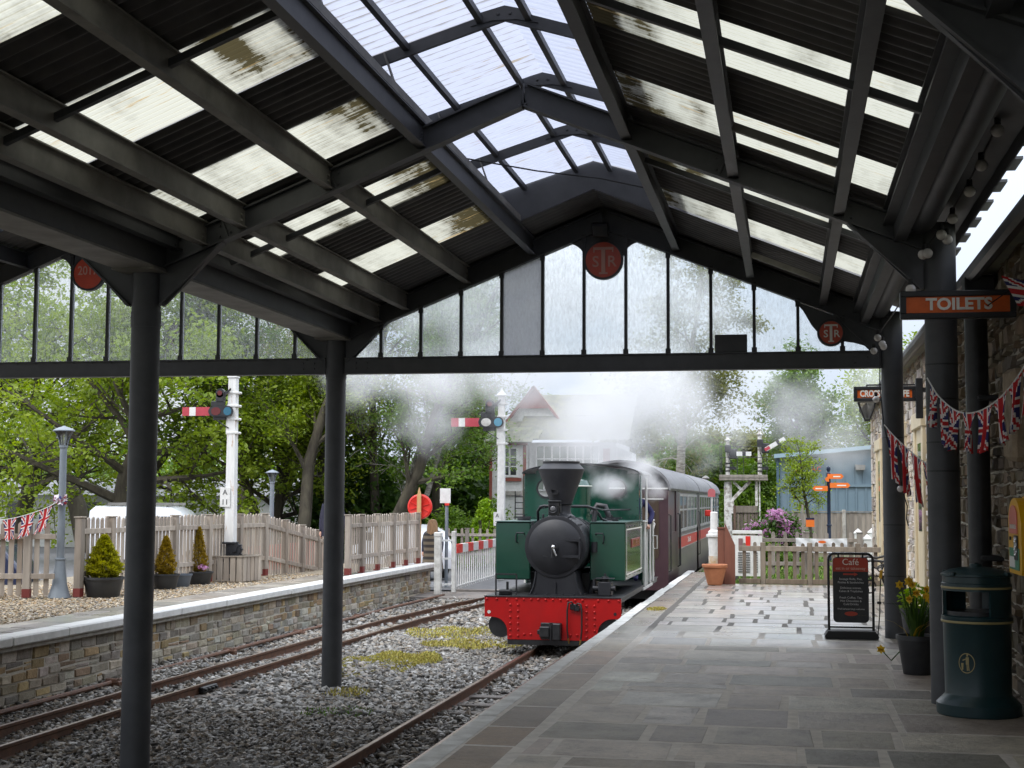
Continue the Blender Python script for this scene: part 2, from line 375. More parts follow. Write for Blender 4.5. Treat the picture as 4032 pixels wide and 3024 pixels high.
def skin_mesh(joints, edges, sub=2, root=0):
    me = bpy.data.meshes.new('sk'); me.from_pydata([j[:3] for j in joints], edges, [])
    ob = bpy.data.objects.new('sk', me); COL.objects.link(ob)
    ob.modifiers.new('s', 'SKIN'); sv = me.skin_vertices[0].data
    for i, j in enumerate(joints):
        r = j[3]; sv[i].radius = r if isinstance(r, (tuple, list)) else (r, r)
    sv[root].use_root = True
    sb = ob.modifiers.new('u', 'SUBSURF'); sb.levels = sub; sb.render_levels = sub
    dg = bpy.context.evaluated_depsgraph_get(); m2 = bpy.data.meshes.new_from_object(ob.evaluated_get(dg))
    bpy.data.objects.remove(ob); bpy.data.meshes.remove(me)
    m2.polygons.foreach_set('use_smooth', [True] * len(m2.polygons))
    return m2

# ------------------------------------------------------------------ masonry
def rubble(mb, O, U, V, Nn, w, h, seed, course, stone, palette, gap=.012, raise_=(.006, .022), jit=.012, holes=(), chamfer=.012, split=.18):
    r = random.Random(seed); O = Vector(O); U = Vector(U); V = Vector(V); Nn = Vector(Nn)
    z = 0
    while z < h - .02:
        ch = min(r.uniform(*course), h - z)
        if h - z - ch < course[0] * .5: ch = h - z
        segs = [(0, w)]
        for (a, b, c, d) in holes:
            if z + ch * .5 > c and z + ch * .5 < d:
                ns = []
                for s0, s1 in segs:
                    if b <= s0 or a >= s1: ns.append((s0, s1)); continue
                    if a > s0: ns.append((s0, a))
                    if b < s1: ns.append((b, s1))
                segs = ns
        for s0, s1 in segs:
            x = s0 - (r.uniform(0, stone[0]) if s0 == 0 else 0)
            while x < s1 - .01:
                L = r.uniform(*stone)
                if s1 - x - L < stone[0] * .6: L = s1 - x
                parts = [(max(x, s0), z, x + L - max(x, s0), ch)]
                if r.random() < split:
                    k = r.uniform(.38, .62); parts = [(parts[0][0], z, parts[0][2], ch * k), (parts[0][0], z + ch * k, parts[0][2], ch * (1 - k))]
                for (px, pz, pl, ph) in parts:
                    if pl < .03 or ph < .02: continue
                    g = gap * r.uniform(.5, 1.5)
                    cs = [(px + g, pz + g), (px + pl - g, pz + g), (px + pl - g, pz + ph - g), (px + g, pz + ph - g)]
                    cs = [(a + r.uniform(-jit, jit), b + r.uniform(-jit, jit)) for a, b in cs]
                    cx = sum(a for a, _ in cs) / 4; cz = sum(b for _, b in cs) / 4
                    d = r.uniform(*raise_); tilt = [d + r.uniform(-.25, .25) * (raise_[1] - raise_[0]) for _ in range(4)]
                    inn = [(a + (cx - a) * min(.4, chamfer * 2 / pl), b + (cz - b) * min(.4, chamfer * 2 / ph)) for a, b in cs]
                    vs = [O + U * a + V * b for a, b in cs] + [O + U * a + V * b + Nn * t for (a, b), t in zip(inn, tilt)]
                    c0 = r.choice(palette); k = r.uniform(.78, 1.2); col = tuple(min(1, q * k * r.uniform(.96, 1.04)) for q in c0)
                    mb.add(vs, [(4, 5, 6, 7), (0, 1, 5, 4), (1, 2, 6, 5), (2, 3, 7, 6), (3, 0, 4, 7)], 0, col)
                x += L
        z += ch
    return mb
# ------------------------------------------------------------------ camera, light
yaw, pit, rol = .188, .0796, .0052
cy, sy, cp, sp, cr, sr = math.cos(yaw), math.sin(yaw), math.cos(pit), math.sin(pit), math.cos(rol), math.sin(rol)
r_ = Vector((cy, sy, 0)); f0 = Vector((-sy, cy, 0)); F_ = f0 * cp + Vector((0, 0, sp)); U_ = Vector((0, 0, cp)) - f0 * sp
cam = bpy.data.cameras.new('camera'); cam.sensor_width = 36; cam.lens = 36 * 3131.88 / 2212; cam.clip_end = 2000; cam.clip_start = .05
co = bpy.data.objects.new('camera', cam); COL.objects.link(co)
Rm = Matrix((r_ * cr + U_ * sr, U_ * cr - r_ * sr, -F_)).transposed().to_4x4()
co.matrix_world = Matrix.Translation((0, 0, 1.6)) @ Rm; scene.camera = co

SUN_EL, SUN_AZ = math.radians(52), math.radians(215)
w = bpy.data.worlds.new('World'); scene.world = w; w.use_nodes = True; nt = w.node_tree; nt.nodes.clear()
wo = nt.nodes.new('ShaderNodeOutputWorld'); bg = nt.nodes.new('ShaderNodeBackground'); bg.inputs[1].default_value = .1
sky = nt.nodes.new('ShaderNodeTexSky'); sky.sky_type = 'NISHITA'; sky.sun_disc = False; sky.sun_elevation = SUN_EL; sky.sun_rotation = SUN_AZ
tc = nt.nodes.new('ShaderNodeTexCoord'); no = nt.nodes.new('ShaderNodeTexNoise'); no.inputs['Scale'].default_value = 2.2; no.inputs['Detail'].default_value = 6
nt.links.new(tc.outputs['Generated'], no.inputs['Vector'])
cr_ = nt.nodes.new('ShaderNodeValToRGB'); e = cr_.color_ramp.elements
e[0].position = .35; e[0].color = (.76, .86, 1.0, 1); e[1].position = .65; e[1].color = (1.0, 1.0, 1.0, 1)
nt.links.new(no.outputs['Fac'], cr_.inputs[0])
ml = nt.nodes.new('ShaderNodeMixRGB'); ml.blend_type = 'MULTIPLY'; ml.inputs[0].default_value = 1; nt.links.new(cr_.outputs[0], ml.inputs[1]); ml.inputs[2].default_value = (9.6, 9.62, 9.85, 1)
mx = nt.nodes.new('ShaderNodeMixRGB'); mx.inputs[0].default_value = .88; nt.links.new(sky.outputs[0], mx.inputs[1]); nt.links.new(ml.outputs[0], mx.inputs[2])
sxy = nt.nodes.new('ShaderNodeSeparateXYZ'); nt.links.new(tc.outputs['Generated'], sxy.inputs[0])
zr_ = nt.nodes.new('ShaderNodeMapRange'); zr_.inputs[1].default_value = .08; zr_.inputs[2].default_value = .9; zr_.inputs[3].default_value = .70; zr_.inputs[4].default_value = 2.5; nt.links.new(sxy.outputs[2], zr_.inputs[0])
mz = nt.nodes.new('ShaderNodeMixRGB'); mz.blend_type = 'MULTIPLY'; mz.inputs[0].default_value = 1; nt.links.new(mx.outputs[0], mz.inputs[1]); nt.links.new(zr_.outputs[0], mz.inputs[2])
nt.links.new(mz.outputs[0], bg.inputs[0]); nt.links.new(bg.outputs[0], wo.inputs[0])
sl_ = bpy.data.lights.new('sun', 'SUN'); sl_.energy = 1.1; sl_.angle = math.radians(25); sl_.color = (1, .96, .9)
so = bpy.data.objects.new('sun', sl_); COL.objects.link(so)
sd = Vector((math.sin(SUN_AZ) * math.cos(SUN_EL), math.cos(SUN_AZ) * math.cos(SUN_EL), math.sin(SUN_EL)))
so.rotation_euler = (-sd).to_track_quat('-Z', 'Y').to_euler()
vs = scene.view_settings; scene.display_settings.display_device = 'sRGB'; vs.view_transform = 'Standard'; vs.look = 'None'; vs.exposure = 0.55; vs.gamma = 1
cyc = scene.cycles; cyc.use_denoising = True; cyc.max_bounces = 12; cyc.diffuse_bounces = 5; cyc.transparent_max_bounces = 24; cyc.transmission_bounces = 6
cyc.volume_bounces = 8; cyc.volume_step_rate = .5; cyc.volume_max_steps = 128; cyc.caustics_reflective = False; cyc.caustics_refractive = False; cyc.sample_clamp_indirect = 6

# ------------------------------------------------------------------ canopy
ZR, SL = 5.27, .405
C1, C2, HW = -2.225, -9.145, 3.46
XR, XL, XLL = 1.235, -5.685, -12.605
TY = [.9, 6.533, 12.167, 17.796]
Y0, YE = -5., 18.1
can = thing('station_canopy', 'dark grey steel twin-ridge train shed canopy with corrugated roof and cream rooflights', 'canopy', (C1, 12.167, 0))
def zroof(c, x): return ZR - SL * abs(x - c)
# columns
def column(x, y, z0, z1):
    mb = MB(); mb.cyl((x, y, z0), (x, y, z1), .128, n=28)
    o = mb.build('column', M['steel'], can, 40)
    if x == XR:
        for z in ((.72, .40, 2.35, 1.32) if y > 15 else (2.70, 2.42, 2.07, 1.84)):
            MB().cyl((x, y, z), (x, y, z + .014), .1305, n=28).build('strap', M['black'], o, 40)
    else:
        b = MB(); b.cyl((x, y, z1 - .62), (x, y, z1 - .48), .134, n=28); b.build('collar', M['steel'], o)
for y in TY:
    column(XR, y, 0, 3.86); column(XL, y, -.8, 3.75); column(XLL, y, 0, 3.8)
# rafters, haunches, purlins
for c in (C1, C2):
    for y in TY:
        mb = MB(); last = y > 17
        for s in (-1, 1):
            a = (c, y, 5.105); e_ = (c + s * HW, y, 5.105 - SL * HW)
            if not last: mb.ibeam((c + s * .002, y, 5.105), (c + s * (HW - .06), y, 5.105 - SL * (HW - .06)), .13, .205, .016)
            else: mb.ibeam((c, y, 5.095), e_, .13, .24, .016)
            # haunch plate + flange
            hx, hz = (.60, .62) if not last else (.58, .60)
            xc = c + s * (HW - .128)
            zt = 5.105 - SL * (HW - .128) - .11
            P = [(xc, zt), (xc, 3.33), (xc - s * .06, 3.33), (xc - s * hx, zt + SL * hx - .0)]
            mb.prism(P, y - .012, y + .012)
            mb.bar((xc - s * .02, y, 3.33), (xc - s * hx, y, zt + SL * hx), .12, .016)
            if not last:
                for k in (.75, 1.75):
                    xx = c + s * (HW - k); zz = 5.105 - SL * abs(xx - c)
                    mb.box((xx, y - .012, zz), (.012, .05, .19), Matrix.Rotation(s * math.atan(SL), 3, 'Y'))
                    for q in (-.05, .05):
                        for t in (-.05, .05): mb.sph((xx + q, y - .024, zz + t - s * SL * q), .011, 6)
        if last: mb.prism([(c - .46, 4.99 - SL * .46), (c, 4.99), (c + .46, 4.99 - SL * .46)] + [(c + .24 + .22 * (1 - math.cos(a)), 4.58 + .222 * math.sin(a)) for a in np.linspace(PI / 2, 0, 9)] + [(c - .24 - .22 * (1 - math.cos(a)), 4.58 + .222 * math.sin(a)) for a in np.linspace(0, PI / 2, 9)], y - .014, y + .014); mb.prism([(c - HW, 3.60), (c - HW, 3.90), (c, 5.30), (c + HW, 3.90), (c + HW, 3.60), (c, 5.02)], y + .07, y + .09)
        else: mb.box((c, y - .012, 5.09), (.01, .05, .23))
        mb.build('rafter', M['steel'], can)
    for s in (-1, 1):
        for dx in ((.90, 1.74, 2.54, 2.90, 3.16) if s < 0 else (.90, 1.80, 2.66, 3.06)):
            if c == C2 and s > 0: dx = {.90: .9, 1.80: 1.74, 2.66: 2.54, 3.06: 3.16}[dx]
            x = c + s * dx; zt = zroof(c, x) - .025; h = .2 if dx < 3 else .13
            mb = MB(); mb.bx(x - .008, x + .008, Y0, YE - .02, zt - h, zt)
            mb.bx(x - .045, x + .045, Y0, YE - .02, zt - h - .012, zt - h)
            mb.bx(x - .045, x + .045, Y0, YE - .02, zt - .012, zt)
            if s < 0:
                for ty in TY:
                    for q in (-.1, .14): mb.sph((x + .012, ty + q, zt - .1), .014, 6); mb.sph((x + .012, ty + q, zt - .15), .014, 6)
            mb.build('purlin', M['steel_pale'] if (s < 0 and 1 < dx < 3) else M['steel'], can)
    # sag bars
    for y in (3.1, 8.73, 13.27):
        for s in (-1, 1):
            x0, x1 = c + s * .95, c + s * 3.1
            MB().bar((x0, y, zroof(c, x0) - .13), (x1, y, zroof(c, x1) - .13), .05, .05).build('sag_bar', M['steel'], can)
    if c == C1:
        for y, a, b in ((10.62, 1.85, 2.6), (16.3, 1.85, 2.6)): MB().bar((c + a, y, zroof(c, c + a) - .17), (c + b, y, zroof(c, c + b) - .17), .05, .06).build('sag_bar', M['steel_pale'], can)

# corrugated sheets
def sheet(name, c, s, d0, d1, ya, yb, z0f, pitch, amp, mat, th=0):
    n = max(2, int((yb - ya) / pitch * 8)); ys = np.linspace(ya, yb, n + 1); dz = amp * np.sin(2 * PI * ys / pitch)
    xs = np.linspace(d0, d1, 3); V = []
    for d in xs: V.append(np.stack([np.full(n + 1, c + s * d), ys, z0f(d) + dz], 1))
    V = np.concatenate(V); F = []
    for k in range(2):
        i = np.arange(n) + k * (n + 1); F.append(np.stack([i, i + 1, i + n + 2, i + n + 1], 1))
    o = npmesh(name, V, np.concatenate(F), mat, can); o.data.polygons.foreach_set('use_smooth', [True] * len(o.data.polygons)); return o
zf = lambda d: ZR - SL * d
for c in (C1, C2):
    for s in (-1, 1):
        st, pi_, wd = (8.86, 2.13, 1.03) if s < 0 else (8.63, 2.11, 1.06)
        dend = 3.24 if (s < 0 or c == C2) else 3.12
        y = Y0; k = math.ceil((Y0 - st) / pi_)
        while True:
            a = st + pi_ * k; b = a + wd
            if a > 16.5 or k > 3: break
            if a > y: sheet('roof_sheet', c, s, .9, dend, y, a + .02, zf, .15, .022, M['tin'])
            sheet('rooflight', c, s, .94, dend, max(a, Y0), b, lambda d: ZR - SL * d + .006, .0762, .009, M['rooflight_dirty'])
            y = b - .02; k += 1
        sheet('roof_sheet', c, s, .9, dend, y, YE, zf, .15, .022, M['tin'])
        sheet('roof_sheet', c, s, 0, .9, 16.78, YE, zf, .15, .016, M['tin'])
# roof lantern over each ridge
for c in (C1, C2):
    for s in (-1, 1):
        for ya in np.arange(-5, 16.7, 3.64):
            sheet('lantern_sheet', c, s, 0.0, 1.16, ya, min(ya + 3.64, 16.78), lambda d: 5.62 - .31 * d, .14, .02, M['skysheet'])
    mb = MB()
    for y in [11.30 - 1.877 * k for k in range(8, -4, -1)]:
        for s in (-1, 1):
            mb.bar((c, y, 5.53), (c + s * 1.16, y, 5.53 - .31 * 1.16), .035, .1)
        mb.prism([(c - .28, 5.44), (c - .1, 5.48), (c + .1, 5.48), (c + .28, 5.44), (c + .2, 5.55), (c, 5.6), (c - .2, 5.55)], y - .03, y - .018)
        for q in (-.05, .05): mb.sph((c + q, y - .034, 5.53), .014, 6)
        for q in (-.22, .22): mb.sph((c + q, y - .034, 5.47), .014, 6)
    for y in [11.30 - 1.877 * k for k in range(8, -4, -1)]:
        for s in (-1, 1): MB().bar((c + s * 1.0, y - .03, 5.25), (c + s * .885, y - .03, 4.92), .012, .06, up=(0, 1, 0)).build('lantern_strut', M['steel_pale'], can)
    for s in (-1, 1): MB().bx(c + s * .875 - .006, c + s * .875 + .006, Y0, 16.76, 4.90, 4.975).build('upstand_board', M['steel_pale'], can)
    for dx in (.2, .82):
        for s in (-1, 1): mb.bx(c + s * dx - .025, c + s * dx + .025, Y0, 16.76, 5.60 - .31 * dx - .075, 5.60 - .31 * dx - .02)
    for s in (-1, 1): MB().bx(c + s * 1.155, c + s * 1.165, Y0, 16.78, 4.84, 5.25).build('lantern_side', M['skysheet'], can)
    for s in (-1, 1): mb.prism([(c, 5.62), (c + s * 1.16, 5.26), (c + s * 1.16, 4.8), (c, 5.27)], 16.79, 16.81)
    mb.build('lantern_frame', M['steel'], can)
mb = MB(); mb.tube([(C1 - .95, 14.0, 5.02), (C1 - .3, 14.6, 5.0), (C1 + .3, 15.2, 5.03), (C1 + .92, 15.7, 4.97)], .008, 6); mb.build('cable', M['cableblk'], can)

# valley beam and gutters
mb = MB()
mb.bx(XL - .3, XL + .29, Y0, YE, 3.93, 3.955); mb.bx(XL + .17, XL + .185, Y0, YE, 3.66, 3.93); mb.bx(XL - .185, XL - .17, Y0, YE, 3.66, 3.93)
mb.build('valley_gutter', M['steel'], can)
mb = MB(); mb.bx(XL - .19, XL + .19, Y0, YE, 3.635, 3.655)
for y in TY: mb.bx(XL - .2, XL + .2, y - .3, y + .3, 3.62, 3.634)
mb.build('valley_flange', M['steel_pale'], can)  # paler than the beam web: its lit underside is put into the colour
mb = MB(); mb.bx(.875, .89, Y0, YE, 3.74, 3.985); mb.bx(.875, .97, Y0, YE, 3.725, 3.739); mb.bx(.80, .874, Y0, YE, 3.90, 3.915)
mb.build('eaves_channel', M['steel'], can)
mb = MB()
for a, b in zip([Y0] + TY, TY + [YE]): mb.cyl((1.085, a + .16, 3.90), (1.085, b - .16, 3.90), .125, n=28)
for y in TY: mb.bx(.96, 1.2, y - .17, y + .17, 3.79, 3.99)
mb.build('eaves_tube', M['steel'], can, 40)
mb = MB()
mb.prism([(.9, 4.06), (1.12, 4.04), (1.50, 3.90), (1.52, 3.915), (1.13, 4.06), (.9, 4.08)], Y0, YE)
mb.bx(1.44, 1.452, Y0, YE, 3.80, 3.90)
y = Y0
while y < YE - .3:
    mb.bx(1.45, 1.585, y, y + .36, 3.915, 3.935); y += .72
mb.build('eaves_soffit', M['steel'], can)

# gable
gy = TY[3]
for c in (C1, C2):
    tb = MB(); x0, x1 = c - HW + .128, c + HW - .128
    tb.bx(x0, x1, gy - .05, gy + .05, 3.205, 3.385); tb.bx(x0, x1, gy - .07, gy + .07, 3.19, 3.204); tb.bx(x0, x1, gy - .075, gy + .05, 3.386, 3.40)
    for k in range(24): tb.sph((x0 + .2 + k * .27, gy - .055, 3.375), .012, 6)
    for sx_ in (x0 + .15, x0 + .3, x1 - .15, x1 - .3):
        for z in (3.26, 3.33): tb.sph((sx_, gy - .052, z), .014, 6)
    tb.build('tie_beam', M['steel'], can)
    xs = [-5.087 + .5225 * k for k in range(12)] if c == C1 else [-5.087 - 6.92 + .5225 * k + .02 for k in range(12)]
    for x in xs:
        zt = 5.105 - SL * abs(x - c) - .1
        mb = MB(); mb.bx(x - .019, x + .019, gy - .035, gy + .035, 3.40, zt); mb.bx(x - .032, x + .032, gy - .045, gy - .02, 3.40, 3.46); mb.bx(x - .03, x + .03, gy - .045, gy - .02, zt - .1, zt)
        mb.build('glazing_bar', M['black'], can)
    ed = [c - HW + .13] + xs + [c + HW - .13]
    for i in range(len(ed) - 1):
        a, b = ed[i] + .02, ed[i + 1] - .02
        za, zb = [max(3.43, 5.105 - SL * abs(q - c) - .11) for q in (a, b)]
        mb = MB()
        pts = [(a, 3.402), (b, 3.402), (b, zb)] + ([(c, 4.99)] if a < c < b else []) + [(a, za)]
        mb.prism(pts, gy + .008, gy + .014)
        mb.build('pane', M['glass_frost'] if (c == C1 and i == 4) else M['glass'], can)
tag(can)

# roundels, panel, floodlight at the gable
def roundel(x, z, r, label, kind, dim=1):
    t = thing('roundel_sign', label, 'sign', (x, gy - .03, z), 'red enamel roundels on the gable')
    mb = MB(); mb.cyl((x, gy - .075, z), (x, gy - .018, z), r, n=40); mb.build('disc', M['roundel'], t, 40)
    mb = MB(); R = []
    mb.lathe([(r - .004, -.085), (r + .022, -.085), (r + .022, -.012), (r - .004, -.012), (r - .004, -.085)], (x, gy, z), 40, 'y', caps=False); mb.build('rim', M['black'], t, 40)
    mt = M['letter'] if kind != 'dim' else M['pinkletter']
    if kind == '2017': text('2017', r * .78, (x - .01, gy - .078, z + .03), M['pinkletter'], t, off=.001, sx=.85)
    else:
        mb = MB(); y0, y1 = gy - .084, gy - .076; k = r
        def B(a, b, c_, d): mb.bx(x + a * k, x + b * k, y0, y1, z + c_ * k, z + d * k)
        B(-.56, .56, .56, .70); B(-.11, .11, -.72, .56); B(-.24, .24, -.80, -.70); B(-.56, -.48, .42, .56); B(.48, .56, .42, .56)
        mb.build('lettering', mt, t)
        text('S', r * .86, (x - .43 * r, gy - .077, z - .12 * r), mt, t, off=.002); text('R', r * .86, (x + .47 * r, gy - .077, z - .12 * r), mt, t, off=.002)
    return t
roundel(C1, 4.575, .225, 'dim red STR roundel under the apex of the main gable', 'dim')
roundel(.526, 3.62, .142, 'small bright red STR roundel low at the right end of the gable glazing', 'str')
roundel(-9.115, 4.575, .215, 'orange red 2017 roundel in the left hand gable', '2017')
mb = MB(); mb.prism([(.10, 4.02), (.20, 3.90), (.30, 3.72), (.40, 3.60), (.6, 3.53), (.8, 3.50), (1.0, 3.44), (1.11, 3.34), (1.11, 3.62)], gy - .013, gy + .006); mb.build('spandrel_plate', M['steel'], can)
t = tag(MB().bx(-.86, -.47, gy - .05, gy - .02, 3.402, 3.62, 0, .006).build('blank_panel', M['black']), 'small matt black rectangular panel standing on the gable tie beam', 'panel')
t = thing('floodlight', 'small dark floodlight hanging under the ridge near the gable', 'light', (C1, 17.45, 4.95))
MB().box((C1, 17.42, 4.90), (.2, .1, .16), Matrix.Rotation(.5, 3, 'X'), 0, .01).build('housing', M['black'], t)
MB().box((C1, 17.36, 4.87), (.16, .01, .12), Matrix.Rotation(.5, 3, 'X')).build('lens', M['window'], t)
MB().bar((C1, 17.5, 4.95), (C1, 17.5, 5.05), .03, .03).build('bracket', M['black'], t)
# ------------------------------------------------------------------ ground, platforms, ballast, track
def struct(name, mb, mat, smooth=None): return tag(mb.build(name, mat, None, smooth), kind='structure')
struct('ground', MB().quad((-400, -60, -.98), (400, -60, -.98), (400, 700, -.98), (-400, 700, -.98)), M['bark_soil'])
# trackbed
M['ballast'] = pbr('ballast_fines', (.05, .046, .042), .85, 0, (.11, .10, .09), 18, bump=1, bs=60)
struct('trackbed', MB().quad((-9, -6, -.80), (-2.0, -6, -.80), (-2.0, 60, -.80), (-9, 60, -.80)), M['ballast'])
# wet flagstone material
m, nt, out, N, L = newmat('wet_flagstone')
b = N('BsdfPrincipled'); a = N('Attribute'); a.attribute_name = 'Col'; m['attr'] = 1
tc = N('TexCoord'); no = N('TexNoise', Scale=2.6, Detail=9, Roughness=.72); L(tc.outputs['Object'], no.inputs['Vector'])
r9 = ramp(N, L, no.outputs['Fac'], [(.30, (.42, .40, .37)), (.47, (.88, .86, .83)), (.70, (1.28, 1.26, 1.2))])
nf = N('TexNoise', Scale=24, Detail=8, Roughness=.75); L(tc.outputs['Object'], nf.inputs['Vector']); rf = ramp(N, L, nf.outputs['Fac'], [(.30, (.35, .33, .30)), (.42, (.9, .9, .9)), (.7, (1.18, 1.17, 1.15))])
r = N('MixRGB', blend_type='MULTIPLY'); r.inputs[0].default_value = 1; L(r9.outputs[0], r.inputs[1]); L(rf.outputs[0], r.inputs[2]); mxx = N('MixRGB', blend_type='MULTIPLY'); mxx.inputs[0].default_value = 1
L(a.outputs[0], mxx.inputs[1]); L(r.outputs[0], mxx.inputs[2]); L(mxx.outputs[0], b.inputs['Base Color'])
sx = N('SeparateXYZ'); L(tc.outputs['Object'], sx.inputs[0])
n3 = N('TexNoise', Scale=.8, Detail=3); L(tc.outputs['Object'], n3.inputs['Vector'])
ad = N('Math', operation='MULTIPLY_ADD'); L(n3.outputs['Fac'], ad.inputs[0]); ad.inputs[1].default_value = 1.6; L(sx.outputs[1], ad.inputs[2])
wet = N('MapRange'); wet.inputs[1].default_value = 16.9; wet.inputs[2].default_value = 18.4; L(ad.outputs[0], wet.inputs[0])
n2 = N('TexNoise', Scale=1.9, Detail=5); L(tc.outputs['Object'], n2.inputs['Vector'])
r2 = ramp(N, L, n2.outputs['Fac'], [(.36, .26), (.58, .34), (.75, .44)])
mr = N('MixRGB'); mr.inputs[1].default_value = (.52, .52, .52, 1); L(wet.outputs[0], mr.inputs[0]); L(r2.outputs[0], mr.inputs[2]); L(mr.outputs[0], b.inputs['Roughness'])
nb = N('TexNoise', Scale=13, Detail=9, Roughness=.72); L(tc.outputs['Object'], nb.inputs['Vector'])
bs_ = N('MapRange'); bs_.inputs[1].default_value = 0; bs_.inputs[2].default_value = 1; bs_.inputs[3].default_value = .9; bs_.inputs[4].default_value = .22; L(wet.outputs[0], bs_.inputs[0])
bp = N('Bump', Distance=.02); L(nb.outputs['Fac'], bp.inputs['Height']); L(bs_.outputs[0], bp.inputs['Strength']); L(bp.outputs[0], b.inputs['Normal'])
cw = N('MapRange'); cw.inputs[3].default_value = .0; cw.inputs[4].default_value = 1.; L(wet.outputs[0], cw.inputs[0]); L(cw.outputs[0], b.inputs['Coat Weight']); b.inputs['Coat Roughness'].default_value = .27
L(b.outputs[0], out.inputs[0]); M['flag'] = m
# right platform body + flags
mb = MB(); mb.bx(-2.2, 2.4, -6, 28.62, -.9, -.0016); mb.bx(-2.2, -1.1, 28.621, 33, -.9, -.0016); M['joint'] = pbr('pale_joint_mortar', (.62, .58, .52), .85, 0, (.46, .43, .385), 9, bump=.4, bs=60)
nt = M['joint'].node_tree; bn = [n for n in nt.nodes if n.type == 'BSDF_PRINCIPLED'][0]; src_ = bn.inputs['Base Color'].links[0].from_socket
tcj = nt.nodes.new('ShaderNodeTexCoord'); sj = nt.nodes.new('ShaderNodeSeparateXYZ'); nt.links.new(tcj.outputs['Object'], sj.inputs[0]); mj = nt.nodes.new('ShaderNodeMapRange'); mj.inputs[1].default_value = 17.; mj.inputs[2].default_value = 18.6; nt.links.new(sj.outputs[1], mj.inputs[0])
xj = nt.nodes.new('ShaderNodeMixRGB'); nt.links.new(mj.outputs[0], xj.inputs[0]); nt.links.new(src_, xj.inputs[1]); xj.inputs[2].default_value = (.085, .078, .068, 1); nt.links.new(xj.outputs[0], bn.inputs['Base Color'])   # rain-soaked mortar beyond the roof
struct("platform", mb, M["joint"])
GREY = [(.31, .275, .235), (.36, .325, .28), (.26, .235, .20), (.40, .36, .31), (.32, .27, .215), (.29, .27, .245), (.22, .195, .165)]
GREY2 = GREY[:6] * 4 + [(.44, .42, .38), (.21, .19, .13)]
mb = MB(); rubble(mb, (-1.70, -1, -.008), (1, 0, 0), (0, 1, 0), (0, 0, 1), 3.52, 29.6, 5, (.48, .92), (.40, 1.0), GREY2, .015, (.0068, .0084), .014, (), .02, .03)
EDGE = [(.25, .175, .105), (.28, .20, .12), (.22, .165, .11), (.25, .205, .15)]
rubble(mb, (-1.70, 28.62, -.008), (1, 0, 0), (0, 1, 0), (0, 0, 1), .62, 4.3, 6, (.4, .6), (.3, .62), GREY, .022, (.0068, .0084), .012, (), .02, .03)
rubble(mb, (-2.125, -1, -.008), (1, 0, 0), (0, 1, 0), (0, 0, 1), .385, 34, 9, (.75, 1.5), (2, 3), EDGE, .009, (.0068, .0084), .006, (), .02, 0)
struct('paving', mb, M['flag'])
mb = MB(); y = -2.
rr = random.Random(3)
while y < 32.4:
    L_ = rr.uniform(1.1, 1.7); mb.box((-2.2 + rr.uniform(-.012, .012), y + L_ / 2, -.07), (.16 + rr.uniform(-.012, .012), L_ - .008, .142), Matrix.Rotation(rr.uniform(-.006, .006), 3, 'Z'), 0, .012); y += L_
struct('platform_edge', mb, M['old_white'])
mb = MB(); rubble(mb, (-2.19, 28.6, -.9), (0, -1, 0), (0, 0, 1), (-1, 0, 0), 30, .76, 21, (.12, .2), (.2, .5), GREY); struct('platform_wall', mb, M['stone'])

# left platform
SAND = [(.52, .47, .38), (.56, .51, .43), (.40, .35, .26), (.46, .40, .30), (.34, .30, .24), (.50, .44, .34), (.42, .30, .17), (.37, .34, .29), (.30, .275, .235), (.48, .36, .19), (.44, .41, .36), (.33, .24, .16)]
XW = -8.78
mb = MB(); mb.bx(-14.5, XW - .012, -4, 35.4, -.95, -.03); struct('platform_core', mb, M['mortar'])
mb = MB(); rubble(mb, (XW - .012, 35.4, -.9), (0, -1, 0), (0, 0, 1), (1, 0, 0), 33, .80, 11, (.085, .17), (.13, .42), SAND, .010, (.004, .026), .012)
struct('platform_wall', mb, M['stone'])
mb = MB(); y = 2.
while y < 35.4:
    L_ = rr.uniform(1.3, 1.9); L_ = min(L_, 35.42 - y); mb.box((XW + .0 + rr.uniform(-.01, .01), y + L_ / 2, -.035), (.30, L_ - .01, .115), None, 0, .018); y += L_
struct('platform_edge', mb, M['white'])
mb = MB(); mb.bx(XW - .2, XW + .09, 2, 35.38, -.155, -.094, 0, .01); struct('platform_corbel', mb, M['cement'])
mb = MB(); rubble(mb, (XW - 1.0, 2, -.03), (1, 0, 0), (0, 1, 0), (0, 0, 1), .84, 33.3, 15, (.5, .95), (.42, .84), GREY, .006, (.018, .026), .008); struct('paving', mb, M['flag'])
M['gravel'] = pbr('gold_grey_gravel', (.22, .17, .10), .9, 0, (.36, .31, .24), 45, vdet=8, bump=1, bs=120)
m = M['gravel']; struct('gravel_path', MB().quad((-14.5, -4, -.026), (XW - 1.0, -4, -.026), (XW - 1.0, 35.4, -.026), (-14.5, 35.4, -.026)), m)
